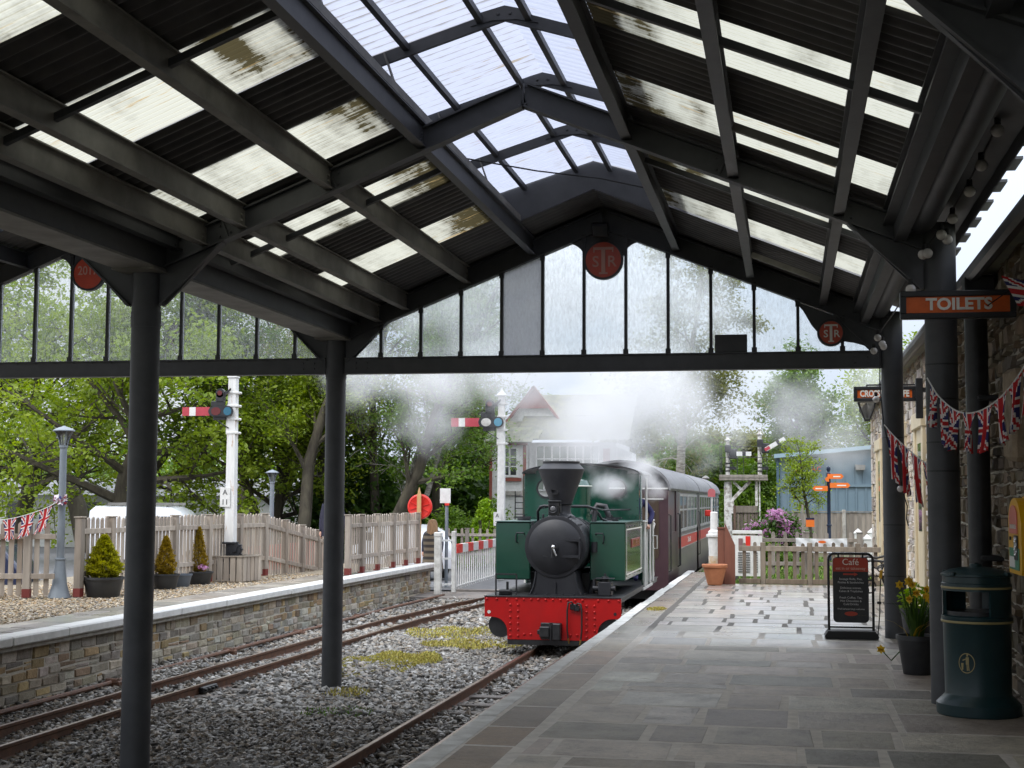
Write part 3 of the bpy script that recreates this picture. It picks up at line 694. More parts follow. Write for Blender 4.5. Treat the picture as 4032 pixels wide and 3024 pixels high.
# gravel chippings on the left platform
def chips(name, n, area, zf_, size, palette, seed, flat=.35, mat=None, mask=None):
    g = np.random.default_rng(seed); x = g.uniform(area[0], area[1], n); y = g.uniform(area[2], area[3], n)
    if mask is not None:
        k = mask(x, y, g); x, y = x[k], y[k]; n = len(x)
    s = g.uniform(size[0], size[1], n)
    base = np.array([(-1, -1, -1), (1, -1, -1), (1, 1, -1), (-1, 1, -1), (-1, -1, 1), (1, -1, 1), (1, 1, 1), (-1, 1, 1)], float)
    P = base[None] * g.uniform(.55, 1.15, (n, 8, 3)) * np.stack([np.ones(n), g.uniform(.45, .85, n), g.uniform(.16, flat, n)], 1)[:, None] * s[:, None, None]
    a = g.uniform(0, 2 * PI, n); t = g.normal(0, .38, n); u = g.normal(0, .38, n)
    ca, sa, ct, st, cu, su = np.cos(a), np.sin(a), np.cos(t), np.sin(t), np.cos(u), np.sin(u)
    X, Y, Z = P[..., 0], P[..., 1], P[..., 2]
    X, Z = X * ct[:, None] - Z * st[:, None], X * st[:, None] + Z * ct[:, None]
    Y, Z = Y * cu[:, None] - Z * su[:, None], Y * su[:, None] + Z * cu[:, None]
    X, Y = X * ca[:, None] - Y * sa[:, None], X * sa[:, None] + Y * ca[:, None]
    z = zf_(x, y) + g.uniform(0, size[1] * .55, n)
    V = np.stack([X + x[:, None], Y + y[:, None], Z + z[:, None]], 2).reshape(-1, 3)
    f = np.array([(0, 3, 2, 1), (4, 5, 6, 7), (0, 1, 5, 4), (1, 2, 6, 5), (2, 3, 7, 6), (3, 0, 4, 7)])
    F = (f[None] + (np.arange(n) * 8)[:, None, None]).reshape(-1, 4)
    c = np.array(palette)[g.integers(0, len(palette), n)] * g.uniform(.75, 1.25, (n, 1)); c = np.repeat(c, 6, 0)
    return tag(npmesh(name, V, F, mat, None, c), kind='stuff')
M['chip'] = pbr('wet_slate_chipping', (1, 1, 1), .42, attr=True, rough2=.7, vs=3, bump=.3, bs=60)
SLATE = [(.095, .085, .072), (.13, .118, .104), (.19, .18, .165), (.05, .045, .04), (.13, .10, .07), (.27, .26, .245), (.16, .125, .09), (.07, .063, .058), (.21, .185, .15)]
SLATE2 = [(.20, .19, .17), (.27, .26, .24), (.15, .14, .125), (.33, .32, .30), (.10, .095, .09), (.24, .21, .17), (.21, .17, .13)]
zb = lambda x, y: -.795 + .02 * np.sin(x * 2.1 + y * .7) + .02 * np.cos(y * 1.3)
def cover(x, y, g): return (np.abs(x + 3.515) > .25) | (g.uniform(0, 1, len(x)) < .55)
chips('ballast', 40000, (-8.75, -2.3, 8., 15.5), zb, (.017, .044), SLATE, 1, mat=M['chip'], mask=cover)
chips('ballast', 27000, (-8.75, -2.3, 15.5, 25.), zb, (.026, .060), SLATE2, 2, mat=M['chip'], mask=cover)
chips('ballast', 13000, (-8.75, -2.3, 25., 42.), zb, (.04, .075), SLATE2, 3, mat=M['chip'])
chips('gravel', 16000, (-13.5, XW - 1.02, 14, 30.), lambda x, y: x * 0 - .03, (.014, .032), [(.40, .31, .19), (.36, .29, .21), (.28, .25, .21), (.46, .39, .28), (.34, .23, .12)], 4, mat=M['chip'])
# moss patches between the tracks
M['moss'] = pbr('yellow_moss', (1, 1, 1), .9, attr=True)
def inell(cx, cy, rx, ry):
    def f(x, y, g): return ((x - cx) / rx) ** 2 + ((y - cy) / ry) ** 2 + .35 * np.sin(x * 9 + y * 3) + g.normal(0, .12, len(x)) < 1
    return f
def blades(name, n, cx, cy, rx, ry, z, h, palette, seed, mat, rough=True):
    g = np.random.default_rng(seed); x = g.uniform(cx - rx * 1.2, cx + rx * 1.2, n); y = g.uniform(cy - ry * 1.2, cy + ry * 1.2, n)
    if rough: k = inell(cx, cy, rx, ry)(x, y, g); x, y = x[k], y[k]
    n = len(x); a = g.uniform(0, 2 * PI, n); hh = g.uniform(.5, 1, n) * h; wd = hh * .35; tl = g.normal(0, .5, n)
    dx, dy = np.cos(a) * wd, np.sin(a) * wd; lx, ly = -np.sin(a) * hh * tl, np.cos(a) * hh * tl
    b0 = np.stack([x - dx, y - dy, np.full(n, z)], 1); b1 = np.stack([x + dx, y + dy, np.full(n, z)], 1)
    t1 = np.stack([x + dx * .3 + lx, y + dy * .3 + ly, z + hh], 1); t0 = np.stack([x - dx * .3 + lx, y - dy * .3 + ly, z + hh], 1)
    V = np.stack([b0, b1, t1, t0], 1).reshape(-1, 3); F = np.arange(n * 4).reshape(n, 4)
    c = np.array(palette)[g.integers(0, len(palette), n)] * g.uniform(.75, 1.25, (n, 1))
    return tag(npmesh(name, V, F, mat, None, c), kind='stuff')
MO = [(.42, .38, .08), (.50, .43, .10), (.33, .33, .08), (.40, .32, .09)]
for i, (cx, cy, rx, ry, n) in enumerate([(-5.72, 20.3, .62, 1.5, 26000), (-5.0, 23.4, .8, .75, 5500), (-5.8, 25.2, .95, 1.1, 5200), (-5.3, 17.2, .3, .4, 500), (-1.94, 21.6, .14, .3, 900), (-4.9, 15.6, .4, .35, 350)]):
    blades('moss', n, cx, cy, rx, ry, -.75 if i != 4 else .001, .034 if i != 4 else .025, MO if i != 5 else [(.1, .2, .03), (.14, .24, .04)], 40 + i, M['moss'])

# tracks
def track(name, label, cl, gauge, group):
    t = thing(name, label, 'track', (cl(12), 12, -.8), group)
    ys = [4 + k * 1. for k in range(58)] if name else []
    for s in (-1, 1):
        mb = MB(); prof = [(-.045, -.79), (.045, -.79), (.012, -.772), (.009, -.70), (.026, -.688), (.026, -.662), (-.026, -.662), (-.026, -.688), (-.009, -.70), (-.012, -.772)]
        R = [[(cl(y) + s * (gauge / 2 + .026) + a, y, z) for a, z in prof] for y in ys]
        mb.loft(R); o = mb.build('rail', M['rail'], t)
        mb = MB(); mb.loft([[(cl(y) + s * (gauge / 2 + .026) + a, y, z) for a, z in ((-.019, -.661), (.019, -.661), (.019, -.6595), (-.019, -.6595))] for y in ys]); mb.build('running_face', M['railtop'], o)
    mb = MB(); mb.box((0, 0, -.84), (1.25, .2, .11), None, 0, .008); me = None
    for k in range(52):
        y = 7.2 + k * .68 + rnd.uniform(-.04, .04)
        if me is None:
            o = mb.build('sleeper', M['sleeper'], None); o.parent = t; me = o.data
        else: o = bpy.data.objects.new('sleeper', me); COL.objects.link(o); o.parent = t
        o.location = (cl(y) - cl(12), y - 12, .8 + rnd.uniform(-.012, .018)); o.rotation_euler = (0, 0, rnd.uniform(-.03, .03))
    return t
LP = [(0, -7.385), (16, -7.38), (22, -7.30), (27, -7.20), (31, -6.92), (34, -6.55), (37, -6.05), (41, -5.35), (46, -4.6), (52, -4.0), (70, -3.5)]
def cl_left(y):
    for (a, p), (b_, q) in zip(LP, LP[1:]):
        if y <= b_: k = (y - a) / (b_ - a); return p + (q - p) * k
    return LP[-1][1]
track('railway_track', 'narrow gauge rusty track beside the stone platform wall, curving to the right', cl_left, .565, 'narrow gauge tracks')
track('railway_track', 'narrow gauge track under the steam engine beside the paved platform', lambda y: -3.515, .565, 'narrow gauge tracks')
t = thing('point_rod', 'long rusty rod running along the foot of the left platform wall', 'rod', (-8.45, 12, -.72))
mb = MB(); mb.tube([(-8.42, 6, -.74), (-8.42, 16, -.73), (-8.40, 23, -.72), (-8.3, 30, -.7), (-8.1, 34, -.68)], .03, 8); mb.build('rod', M['rail'], t)
for k, y in enumerate((17.3, 21.2, 24.4, 28.)):
    mb = MB(); mb.bx(-8.52, -8.30, y - .06, y + .06, -.8, -.71, 0, .01); mb.cyl((-8.49, y, -.73), (-8.33, y, -.73), .055, n=14); mb.build('roller', M['rail'], t)
t = thing('fishplate_box', 'dark rail joint block on the near rail of the left track', 'rail joint', (-7.02, 17.0, -.7))
mb = MB(); mb.bx(-7.045, -6.985, 16.8, 17.25, -.76, -.69, 0, .01)
for k in range(4): mb.cyl((-6.985, 16.86 + k * .11, -.725), (-6.955, 16.86 + k * .11, -.725), .018, n=8)
mb.build('plate', M['black'], t)

# beyond the platforms
struct('road', MB().quad((-30, 35.6, -.66), (-2.1, 35.6, -.66), (-2.1, 47, -.62), (-30, 47, -.62)), M['tarmac'])
struct('car_park', MB().quad((-60, 8, -.6), (-14.4, 8, -.6), (-14.4, 60, -.6), (-60, 60, -.6)), M['tarmac'])
mb = MB(); mb.bx(-2.2, 12, 28.7, 80, -.95, -.13); struct('lawn', mb, M['bark_soil'])
mb = MB(); mb.bx(-8.9, -6.6, 33.4, 35.5, -.9, -.69, 0, .01); mb.bx(-8.2, -5.2, 35.5, 35.9, -.9, -.64); struct('crossing_deck', mb, M['sleeper'])
M['grass'] = pbr('grass', (1, 1, 1), .8, attr=True)
GR = [(.10, .20, .02), (.14, .25, .03), (.08, .16, .02), (.2, .27, .05)]
blades('grass', 16000, 0, 0, 1, 1, 0, 1, GR, 60, M['grass'], False).location = (0, 0, 0)
o = bpy.data.objects[-1] if False else [q for q in COL.objects if q.name.startswith('grass')][0]
n_ = len(o.data.vertices) // 4; g = np.random.default_rng(5)
px = g.uniform(-2, 6, n_); py = g.uniform(28.8, 44, n_); V = np.zeros((n_ * 4, 3), np.float32); o.data.vertices.foreach_get('co', V.reshape(-1))
V = V.reshape(n_, 4, 3); V -= V[:, :1]; V *= .09; V += np.stack([px, py, np.full(n_, -.1)], 1)[:, None]; o.data.vertices.foreach_set('co', V.ravel().astype(np.float32)); o.data.update()
# far hill
mb = MB(); R = []
for i in range(41):
    x = -260 + i * 13; h = 5.5 + 2.5 * math.sin(i * .7) + 1.5 * math.sin(i * 1.9)
    R.append([(x, 210, -1), (x, 235, h * .6), (x, 270, h), (x, 330, -1)])
mb.loft(R, False); struct('hill', mb, pbr('hill_pasture', (.10, .16, .04), .9, 0, (.2, .24, .09), .05, coords='Object'), 60)
# ------------------------------------------------------------------ station building along the right platform
XB = 1.8
sb = thing('station_building', 'long rubble stone station building with cream joinery along the right of the platform', 'building', (XB, 20, 0))
mb = MB(); mb.bx(XB + .012, XB + .5, -6, 32.2, -.1, 3.6); mb.build('wall_core', M['mortar'], sb)
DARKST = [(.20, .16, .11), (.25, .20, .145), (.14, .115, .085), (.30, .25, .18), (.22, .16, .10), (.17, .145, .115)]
LIT_STONE = [(.56, .51, .46), (.62, .57, .52), (.46, .40, .35), (.66, .61, .56), (.52, .43, .32), (.32, .28, .25), (.58, .48, .35)]  # pale rubble, lightened to carry the light from the left in its colour
H1 = [(.0, 0, 0, 0)]
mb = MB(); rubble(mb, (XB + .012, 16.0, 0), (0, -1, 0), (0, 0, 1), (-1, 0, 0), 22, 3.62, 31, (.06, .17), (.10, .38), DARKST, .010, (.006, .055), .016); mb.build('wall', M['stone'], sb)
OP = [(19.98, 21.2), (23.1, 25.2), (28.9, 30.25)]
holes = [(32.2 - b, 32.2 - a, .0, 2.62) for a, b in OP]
mb = MB(); rubble(mb, (XB + .012, 32.2, 0), (0, -1, 0), (0, 0, 1), (-1, 0, 0), 16.2, 3.62, 33, (.07, .15), (.12, .34), LIT_STONE, .008, (.004, .03), .012, holes); mb.build('wall', M['stone'], sb)
for (a, b) in OP:
    d = MB(); d.bx(XB - .05, XB + .03, a - .12, a + .1, 0, 2.7, 0, .01); d.bx(XB - .05, XB + .03, b - .1, b + .12, 0, 2.7, 0, .01); d.bx(XB - .07, XB + .03, a - .14, b + .14, 2.6, 2.82, 0, .01)
    o = d.build('door', M['cream'], sb)
    d = MB(); d.bx(XB - .02, XB + .01, a + .1, b - .1, .02, 2.6); d.build('door_leaf', M['cream'], o)
    d = MB(); d.bx(XB - .026, XB - .021, a + .28, b - .28, 1.2, 2.4); d.build('pane', M['window'], o)
d = MB()
for k in range(13): d.bx(XB - .035, XB + .06, 32.2 - (.42 if k % 2 else .26), 32.24, k * .28 + .005, k * .28 + .275, 0, .012, LIT_STONE[k % 7])
d.build('quoin', M['stone'], sb)
d = MB(); d.bx(XB - .14, XB + .6, -6, 32.5, 3.60, 3.70); y = -6
rr = random.Random(8)
while y < 32.3:
    L_ = rr.uniform(.3, .55); z0 = 3.70 + rr.uniform(-.02, .02); d.box((XB + .16 + rr.uniform(-.03, .02), y + L_ / 2, z0 + .05), (.62, L_ - .01, .10), Matrix.Rotation(rr.uniform(-.05, .05) - .25, 3, 'Y'), 0, .015, (1, 1, 1)); y += L_
o = d.build('eaves', M['slate'], sb)
d = MB(); d.quad((XB + .3, -6, 3.84), (XB + 4.5, -6, 6.2), (XB + 4.5, 32.4, 6.2), (XB + .3, 32.4, 3.84)); d.build('roof', M['slate'], sb)
d = MB(); d.tube([(XB - .20, -6, 3.58), (XB - .20, 32.4, 3.58)], .07, 10); d.build('gutter', M['black'], sb)
d = MB(); d.cyl((1.63, 13.15, .25), (1.63, 13.15, 3.5), .098, n=20); d.box((1.66, 13.15, 3.42), (.26, .26, .3), None, 0, .02)
for z in (1.12, 2.5): d.box((1.72, 13.15, z), (.20, .23, .05), None, 0, .01)
d.tube([(1.63, 13.15, .28), (1.63, 13.15, .14), (1.55, 13.15, .05)], .098, 16)
d.build('downpipe', M['black'], sb, 40)
# projecting stone block by the bunting
mb = MB(); mb.box((XB - .03, 11.85, 2.28), (.16, .5, .72), Matrix.Rotation(.05, 3, 'X'), 0, .04, (.44, .35, .25)); mb.build('jamb_stone', M['stone'], sb)

# ---- hanging signs
def hanging(name, label, words, x0, x1, y, z0, z1, size, post=None, fit=1.06):
    t = thing(name, label, 'sign', (XB, y, z1), 'orange hanging platform signs')
    f = .045; mb = MB()
    mb.bx(x0, x1, y - .04, y + .04, z1 - f, z1, 0, .006); mb.bx(x0, x1, y - .04, y + .04, z0, z0 + f, 0, .006)
    mb.bx(x0, x0 + f, y - .04, y + .04, z0 + f, z1 - f); mb.bx(x1 - f, x1, y - .04, y + .04, z0 + f, z1 - f)
    if post: mb.bx(post, post + .09, y - .045, y + .045, z0 - .22, z1 + .1, 0, .008); mb.bx(post, XB, y - .03, y + .03, z1 - .08, z1 - .02)
    else: mb.bx(x1 - .01, XB, y - .02, y + .02, z1 - .06, z1 - .02)
    mb.build('frame', M['black'], t)
    MB().bx(x0 + f, x1 - f, y - .022, y + .022, z0 + f, z1 - f).build('panel', M['orange'], t)
    text(words, size, ((x0 + x1) / 2 + (.0 if post else .01), y - .028, (z0 + z1) / 2), M['letter'], t, ext=.006, off=.004, sx=fit)
    return t
hanging('toilets_sign', 'orange and black TOILETS sign hanging in front of the nearest right column', 'TOILETS', .872, 1.735, 11.6, 3.015, 3.232, .125)
hanging('cafe_sign', 'orange CROSSING CAFE sign hanging from the wall behind the far right column', 'CROSSING CAFE', .846, 1.62, 19.2, 2.885, 3.08, .115, 1.62, .72)
t = thing('wall_lantern', 'black tapered glass lantern hanging beneath the café sign', 'lantern', (1.08, 20.5, 2.98))
mb = MB(); mb.bx(1.04, 1.12, 20.46, 20.54, 2.70, 2.73, 0, .005)
for s in (-1, 1):
    for q in (-1, 1): mb.tube([(1.08 + s * .115, 20.5 + q * .115, 2.96), (1.08 + s * .085, 20.5 + q * .085, 2.86), (1.08 + s * .035, 20.5 + q * .035, 2.73)], .009, 6)
mb.bx(.955, 1.205, 20.38, 20.62, 2.96, 2.975); mb.prism([(.95, 2.976), (1.21, 2.976), (1.11, 3.07), (1.05, 3.07)], 20.4, 20.6); mb.bar((1.08, 20.5, 3.06), (1.08, 20.5, 3.2), .02, .02); mb.bar((1.08, 20.5, 3.2), (1.8, 20.5, 3.2), .02, .02)
mb.build('frame', M['black'], t)
MB().lathe([(.03, 2.735), (.07, 2.86), (.1, 2.955)], (1.08, 20.5, 0), 4).build('glass', M['clearglass'], t)

# ---- yellow wall box
t = thing('wall_cabinet', 'bright yellow rounded cabinet with pink label fixed on the stone wall', 'cabinet', (XB, 10.7, 1.1))
P = [(10.44, 1.10), (10.97, 1.10), (11.0, 1.14), (11.0, 1.46)] + [(10.72 + .28 * math.cos(a * PI / 12), 1.46 + .17 * math.sin(a * PI / 12)) for a in range(1, 12)] + [(10.41, 1.46), (10.41, 1.14)]
mb = MB(); mb.prism(P, 1.56, XB - .0, 'yz'); mb.build('case', M['yellow'], t)
mb = MB(); mb.prism([(10.72 + (p - 10.72) * 1.06, 1.35 + (q - 1.35) * 1.05) for p, q in P], 1.63, 1.68, 'yz'); mb.build('rim', M['yellow'], t)
LBL = pbr('pink_label', (.62, .17, .13), .5); GRN = pbr('green_label', (.05, .22, .13), .5)
mb = MB(); mb.prism([(10.56, 1.38), (10.90, 1.38), (10.90, 1.50)] + [(10.73 + .17 * math.cos(a * PI / 8), 1.50 + .08 * math.sin(a * PI / 8)) for a in range(1, 8)] + [(10.56, 1.50)], 1.552, 1.558, 'yz'); mb.build('label', LBL, t)
MB().bx(1.553, 1.559, 10.5, 10.93, 1.13, 1.28).build('label', GRN, t); MB().bx(1.549, 1.553, 10.66, 10.90, 1.145, 1.22).build('notice', M['white'], t)
RZ = Matrix.Rotation(-PI / 2, 4, 'Z') @ Matrix.Rotation(PI / 2, 4, 'X')
worn(11, .28, .03, (1.550, 10.73, 1.43), M['letter'], t, 'y', 7)
mb = MB(); mb.tube([(1.545 + .012 * math.cos(k * 1.2), 10.57 + .012 * math.sin(k * 1.2), 1.36 - k * .0022) for k in range(60)], .005, 5); mb.build('coil', M['chrome'], t)
MB().bx(1.548, 1.556, 10.54, 10.68, 1.20, 1.37, 0, .003).build('keypad', M['black'], t); MB().cyl((1.545, 10.86, 1.345), (1.556, 10.86, 1.345), .014, n=12).build('lock', M['black'], t)

# ---- litter bin
bx_, by_ = 1.405, 11.62
t = thing('litter_bin', 'round dark teal litter bin with domed lid and gold bands by the near column', 'litter bin', (bx_, by_, 0))
mb = MB(); mb.lathe([(.30, 0), (.308, .01), (.31, .085), (.29, .105), (.245, .15), (.243, .16), (.250, .68), (.262, .70), (.262, .735), (.24, .745)], (bx_, by_, 0), 48); mb.build('body', M['binblue'], t, 35)
def shell(r0, r1, z0, z1, a0, a1, n=14):
    q = MB(); A = [a0 + (a1 - a0) * k / n for k in range(n + 1)]
    P = [(bx_ + r0 * math.cos(a), by_ + r0 * math.sin(a)) for a in A] + [(bx_ + r1 * math.cos(a), by_ + r1 * math.sin(a)) for a in A[::-1]]
    q.prism(P, z0, z1, 'xy'); return q
for a, b_ in ((-74, 73), (104, 186)): shell(.225, .252, .735, .935, math.radians(a), math.radians(b_), 24).build('opening_post', M['binblue'], t, 40)
MB().lathe([(.215, .30), (.224, .30), (.224, .775), (.215, .775)], (bx_, by_, 0), 40).build('liner', M['black'], t, 40)
mb = MB(); mb.lathe([(.225, .93), (.258, .93), (.258, .985), (.25, .99), (.25, 1.035), (.262, 1.04), (.262, 1.055), (.2, 1.085), (.1, 1.105), (.05, 1.11), (.045, 1.13), (.0, 1.14)], (bx_, by_, 0), 48); o = mb.build('lid', M['binblue'], t, 35)
for a in (.6, 2.5, 3.9, 5.6):
    mb = MB(); mb.box((bx_ + .262 * math.cos(a), by_ + .262 * math.sin(a), 1.06), (.04, .04, .03), Matrix.Rotation(a, 3, 'Z'), 0, .006); mb.build('lug', M['binblue'], o)
for z in (.945, .69): MB().lathe([(.2575 if z > .8 else .2625, z), (.2605 if z > .8 else .2655, z + .004), (.2605 if z > .8 else .2655, z + .014), (.2575 if z > .8 else .2625, z + .018)], (bx_, by_, 0), 48).build('band', M['gold'], t, 35)
q = MB()
ang = -2.02
def onbin(du, z, r=.2505): a = ang + du / .25; return (bx_ + r * math.cos(a), by_ + r * math.sin(a), z)
for k in range(28):
    a, b_ = 2 * PI * k / 28, 2 * PI * (k + 1) / 28
    q.quad(onbin(.062 * math.cos(a), .40 + .075 * math.sin(a)), onbin(.062 * math.cos(b_), .40 + .075 * math.sin(b_)), onbin(.056 * math.cos(b_), .40 + .068 * math.sin(b_)), onbin(.056 * math.cos(a), .40 + .068 * math.sin(a)))
for pts in ([(-.005, .445), (.018, .445), (.018, .39), (-.005, .39)], [(0, .39), (.008, .39), (.01, .345), (.002, .345)], [(.011, .39), (.018, .39), (.022, .345), (.014, .345)], [(-.03, .425), (-.005, .435), (-.005, .427), (-.03, .415)], [(-.042, .40), (-.022, .40), (-.026, .35), (-.038, .35)], [(.0, .450), (.013, .450), (.013, .468), (0, .468)]):
    q.quad(*[onbin(a, b_, .2507) for a, b_ in pts])
q.build('emblem', M['gold'], t, normals=False)

# ---- pavement board
ax, ay = .715, 17.66
t = thing('cafe_board', 'black framed pavement café menu board with red heading standing on the wet paving', 'signboard', (ax, ay, 0))
mb = MB(); mb.prism([(ax - .30, 0), (ax + .30, 0), (ax + .31, .03), (ax + .27, .09), (ax - .27, .09), (ax - .31, .03)], ay - .17, ay + .17); mb.build('base', M['rubber'], t)
w2, h2 = .255, .985
pts = [(ax - w2, ay, .08)] + [(ax - w2 + .07 * (1 - math.cos(a * PI / 12)), ay, h2 - .07 + .07 * math.sin(a * PI / 12)) for a in range(0, 7)] + [(ax + w2 - .07 * (1 - math.cos(a * PI / 12)), ay, h2 - .07 + .07 * math.sin(a * PI / 12)) for a in range(6, -1, -1)] + [(ax + w2, ay, .08)]
mb = MB(); mb.tube(pts, .016, 10); mb.bar((ax - w2, ay, .125), (ax + w2, ay, .125), .02, .02)
for s in (-1, 1): mb.box((ax + s * .14, ay - .01, .955), (.022, .02, .04)); 
mb.build('frame', M['black_gloss'], t, 40)
def rpoly(x0, x1, z0, z1, r, n=6):
    P = []
    for cx, cz, a0 in ((x1 - r, z1 - r, 0), (x0 + r, z1 - r, 1), (x0 + r, z0 + r, 2), (x1 - r, z0 + r, 3)):
        for k in range(n + 1): a = (a0 + k / n) * PI / 2; P.append((cx + r * math.cos(a), cz + r * math.sin(a)))
    return P
mb = MB(); mb.prism(rpoly(ax - .205, ax + .205, .18, .945, .05), ay - .006, ay + .006); mb.build('panel', M['black'], t)
hd = pbr('menu_heading_red', (.40, .045, .02), .45)
P = [(x, z) for x, z in rpoly(ax - .2, ax + .2, .5, .940, .046) if z > .7]; P = P + [(ax - .2, .775), (ax + .2, .775)]
mb = MB(); mb.prism(P, ay - .009, ay - .0065); mb.build('heading', hd, t)
text('Café', .105, (ax, ay - .010, .885), M['letter'], t, ext=.001); text('eat in or takeaway', .046, (ax, ay - .010, .812), M['pinkletter'], t, ext=.001, off=.0012)
mb = MB(); mb.prism([(ax - .085, .735), (ax + .04, .735), (ax + .04, .722), (ax + .085, .7445), (ax + .04, .767), (ax + .04, .754), (ax - .085, .754)], ay - .009, ay - .0065); mb.build('arrow', hd, t)
wl = pbr('menu_lettering', (.55, .55, .55), .5)
for z, s_ in ((.688, 'Sausage Rolls, Pies,'), (.648, 'Pasties & Sandwiches'), (.584, 'Delicious scones,'), (.546, 'Cakes & Traybakes'), (.470, 'Fresh Coffee, Tea,'), (.432, 'Hot Chocolate &'), (.394, 'Cold Drinks')): text(s_, .035, (ax, ay - .008, z), wl, t, ext=.0008)
text('Well behaved dogs welcome', .027, (ax, ay - .008, .338), wl, t, ext=.0008)
mb = MB(); mb.lathe([(.001, 0), (.026, 0), (.026, .002), (.001, .002)], (0, 0, 0), 24, 'y'); mb.v = [(ax + p[0] * 2.9, ay - .0085 + p[1], .283 + p[2]) for p in mb.v]; mb.build('logo', hd, t)

# ---- bench seen end on
t = thing('platform_bench', 'wooden slatted bench with curly black iron ends against the stone wall', 'bench', (1.45, 24.2, 0))
for y in (23.6, 25.1):
    mb = MB()
    mb.tube([(1.16, y, .02), (1.22, y, .2), (1.18, y, .42), (1.3, y, .45), (1.5, y, .42), (1.58, y, .6), (1.66, y, .9), (1.70, y, .98), (1.66, y, 1.02)], .022, 8)
    mb.tube([(1.66, y, .02), (1.58, y, .2), (1.5, y, .42)], .022, 8); mb.tube([(1.18, y, .42), (1.15, y, .58), (1.2, y, .66), (1.3, y, .68), (1.45, y, .66), (1.6, y, .7)], .02, 8)
    mb.tube([(1.25 + .09 * math.cos(a), y, .27 + .1 * math.sin(a)) for a in np.linspace(0, 6, 14)], .014, 6); mb.tube([(1.45 + .08 * math.cos(a), y, .55 + .06 * math.sin(a)) for a in np.linspace(0, 6, 14)], .014, 6)
    mb.build('iron_end', M['black'], t, 60)
for k in range(4): MB().box((1.22 + k * .085, 24.35, .465), (.065, 1.9, .03), None, 0, .005, (1, 1, 1)).build('seat_slat', M['wood'], t)
for k in range(3): MB().box((1.565 + k * .04, 24.35, .62 + k * .13), (.025, 1.9, .1), Matrix.Rotation(.25, 3, 'Y'), 0, .005, (1, .9, .75)).build('back_slat', M['wood'], t)

# ---- plant pots by the column
def potshape(mb, x, y, z, r0, r1, h, n=28): mb.lathe([(r0 * .98, z), (r0, z + .005), (r1, z + h * .88), (r1 * 1.07, z + h * .885), (r1 * 1.07, z + h), (r1 * .97, z + h), (r1 * .93, z + h * .8), (.01, z + h * .8)], (x, y, 0), n, caps=True)
def leafblades(seed, n, x, y, z, sp, h, wd, bend=.5, col=(0, .7)):
    g = random.Random(seed); mb = MB()
    for k in range(n):
        a = g.uniform(0, 2 * PI); r = sp * math.sqrt(g.random()); L_ = h * g.uniform(.65, 1.05); bx0, by0 = x + r * math.cos(a) * .4, y + r * math.sin(a) * .4
        ox, oy = math.cos(a) * bend * L_ * g.uniform(.2, 1), math.sin(a) * bend * L_ * g.uniform(.2, 1); px, py = -math.sin(a) * wd / 2, math.cos(a) * wd / 2
        c = (g.uniform(*col), 0, 0); prev = None
        for s in range(5):
            t_ = s / 4; q = (bx0 + ox * t_ ** 2, by0 + oy * t_ ** 2, z + L_ * (t_ - .25 * bend * t_ ** 3)); k_ = 1 - t_ ** 3
            cur = ((q[0] - px * k_, q[1] - py * k_, q[2]), (q[0] + px * k_, q[1] + py * k_, q[2]))
            if prev: mb.quad(prev[0], prev[1], cur[1], cur[0], 0, c)
            prev = cur
    return mb
def pot_xy(z=0): return None
t = thing('daffodil_pot', 'black plastic pot of yellow daffodils beside the near right column', 'plant pot', (1.17, 14.15, 0))
mb = MB(); potshape(mb, 1.17, 14.15, 0, .13, .18, .36); mb.build('pot', M['pot_black'], t, 40)
leafblades(3, 70, 1.17, 14.15, .28, .16, .55, .018, .55).build('leaves', M['leaf_c'], t, normals=False)
leafblades(4, 10, 1.12, 14.1, .3, .16, .38, .014, 1.6, (.8, 1)).build('dying_leaves', M['leaf_brown'], t, normals=False)
g = random.Random(5)
for k in range(11):
    a = g.uniform(2.2, 5.2) if k < 8 else g.uniform(0, 6.28); r = g.uniform(.06, .30); x, y, z = 1.15 + r * math.cos(a), 14.12 + r * math.sin(a) * .7, .62 + g.uniform(.02, .26)
    if k == 10: x, y, z = .83, 13.95, .24
    mb = MB(); mb.tube([(1.17 + (x - 1.17) * .2, 14.15, .3), (1.17 + (x - 1.17) * .7, 14.13, z - .12), (x, y, z)], .006, 5, col=(.4, 0, 0)); mb.build('stem', M['leaf_c'], t, normals=False)
    mb = MB(); d = Vector((g.uniform(-.7, .3), -1, g.uniform(-.3, .3))).normalized(); u = d.cross(Vector((0, 0, 1))).normalized(); v = u.cross(d)
    for p in range(6):
        b0, b1 = p * PI / 3, p * PI / 3 + PI / 3; C = Vector((x, y, z)); e0 = C + (u * math.cos(b0 + .5) + v * math.sin(b0 + .5)) * .045 + d * .006
        mb.quad(C, C + (u * math.cos(b0) + v * math.sin(b0)) * .028, e0, C + (u * math.cos(b1) + v * math.sin(b1)) * .028)
    mb.cyl(C, C + d * .035, .010, .018, 8, False); mb.build('flower', M['petal'], t, normals=False)
t = thing('green_plant_pot', 'dark pot of leafy light green perennials behind the daffodils', 'plant pot', (1.34, 16.1, 0))
mb = MB(); potshape(mb, 1.34, 16.1, 0, .12, .17, .48); mb.build('pot', M['pot_black'], t, 40)
g = random.Random(9); mb = MB()
for k in range(420):
    a = g.uniform(0, 6.28); r = .2 * math.sqrt(g.random()); z = .46 + g.random() * .26 * (1.2 - r * 3); C = Vector((1.34 + r * math.cos(a), 16.1 + r * math.sin(a), z)); u = Vector((g.gauss(0, 1), g.gauss(0, 1), g.gauss(0, .5))).normalized() * .025; v = u.cross(Vector((g.gauss(0, 1), g.gauss(0, 1), g.gauss(0, 1)))).normalized() * .018
    mb.quad(C - u, C - v, C + u, C + v, 0, (g.random(), 0, 0))
mb.build('foliage', M['leaf_lime'], t, normals=False)

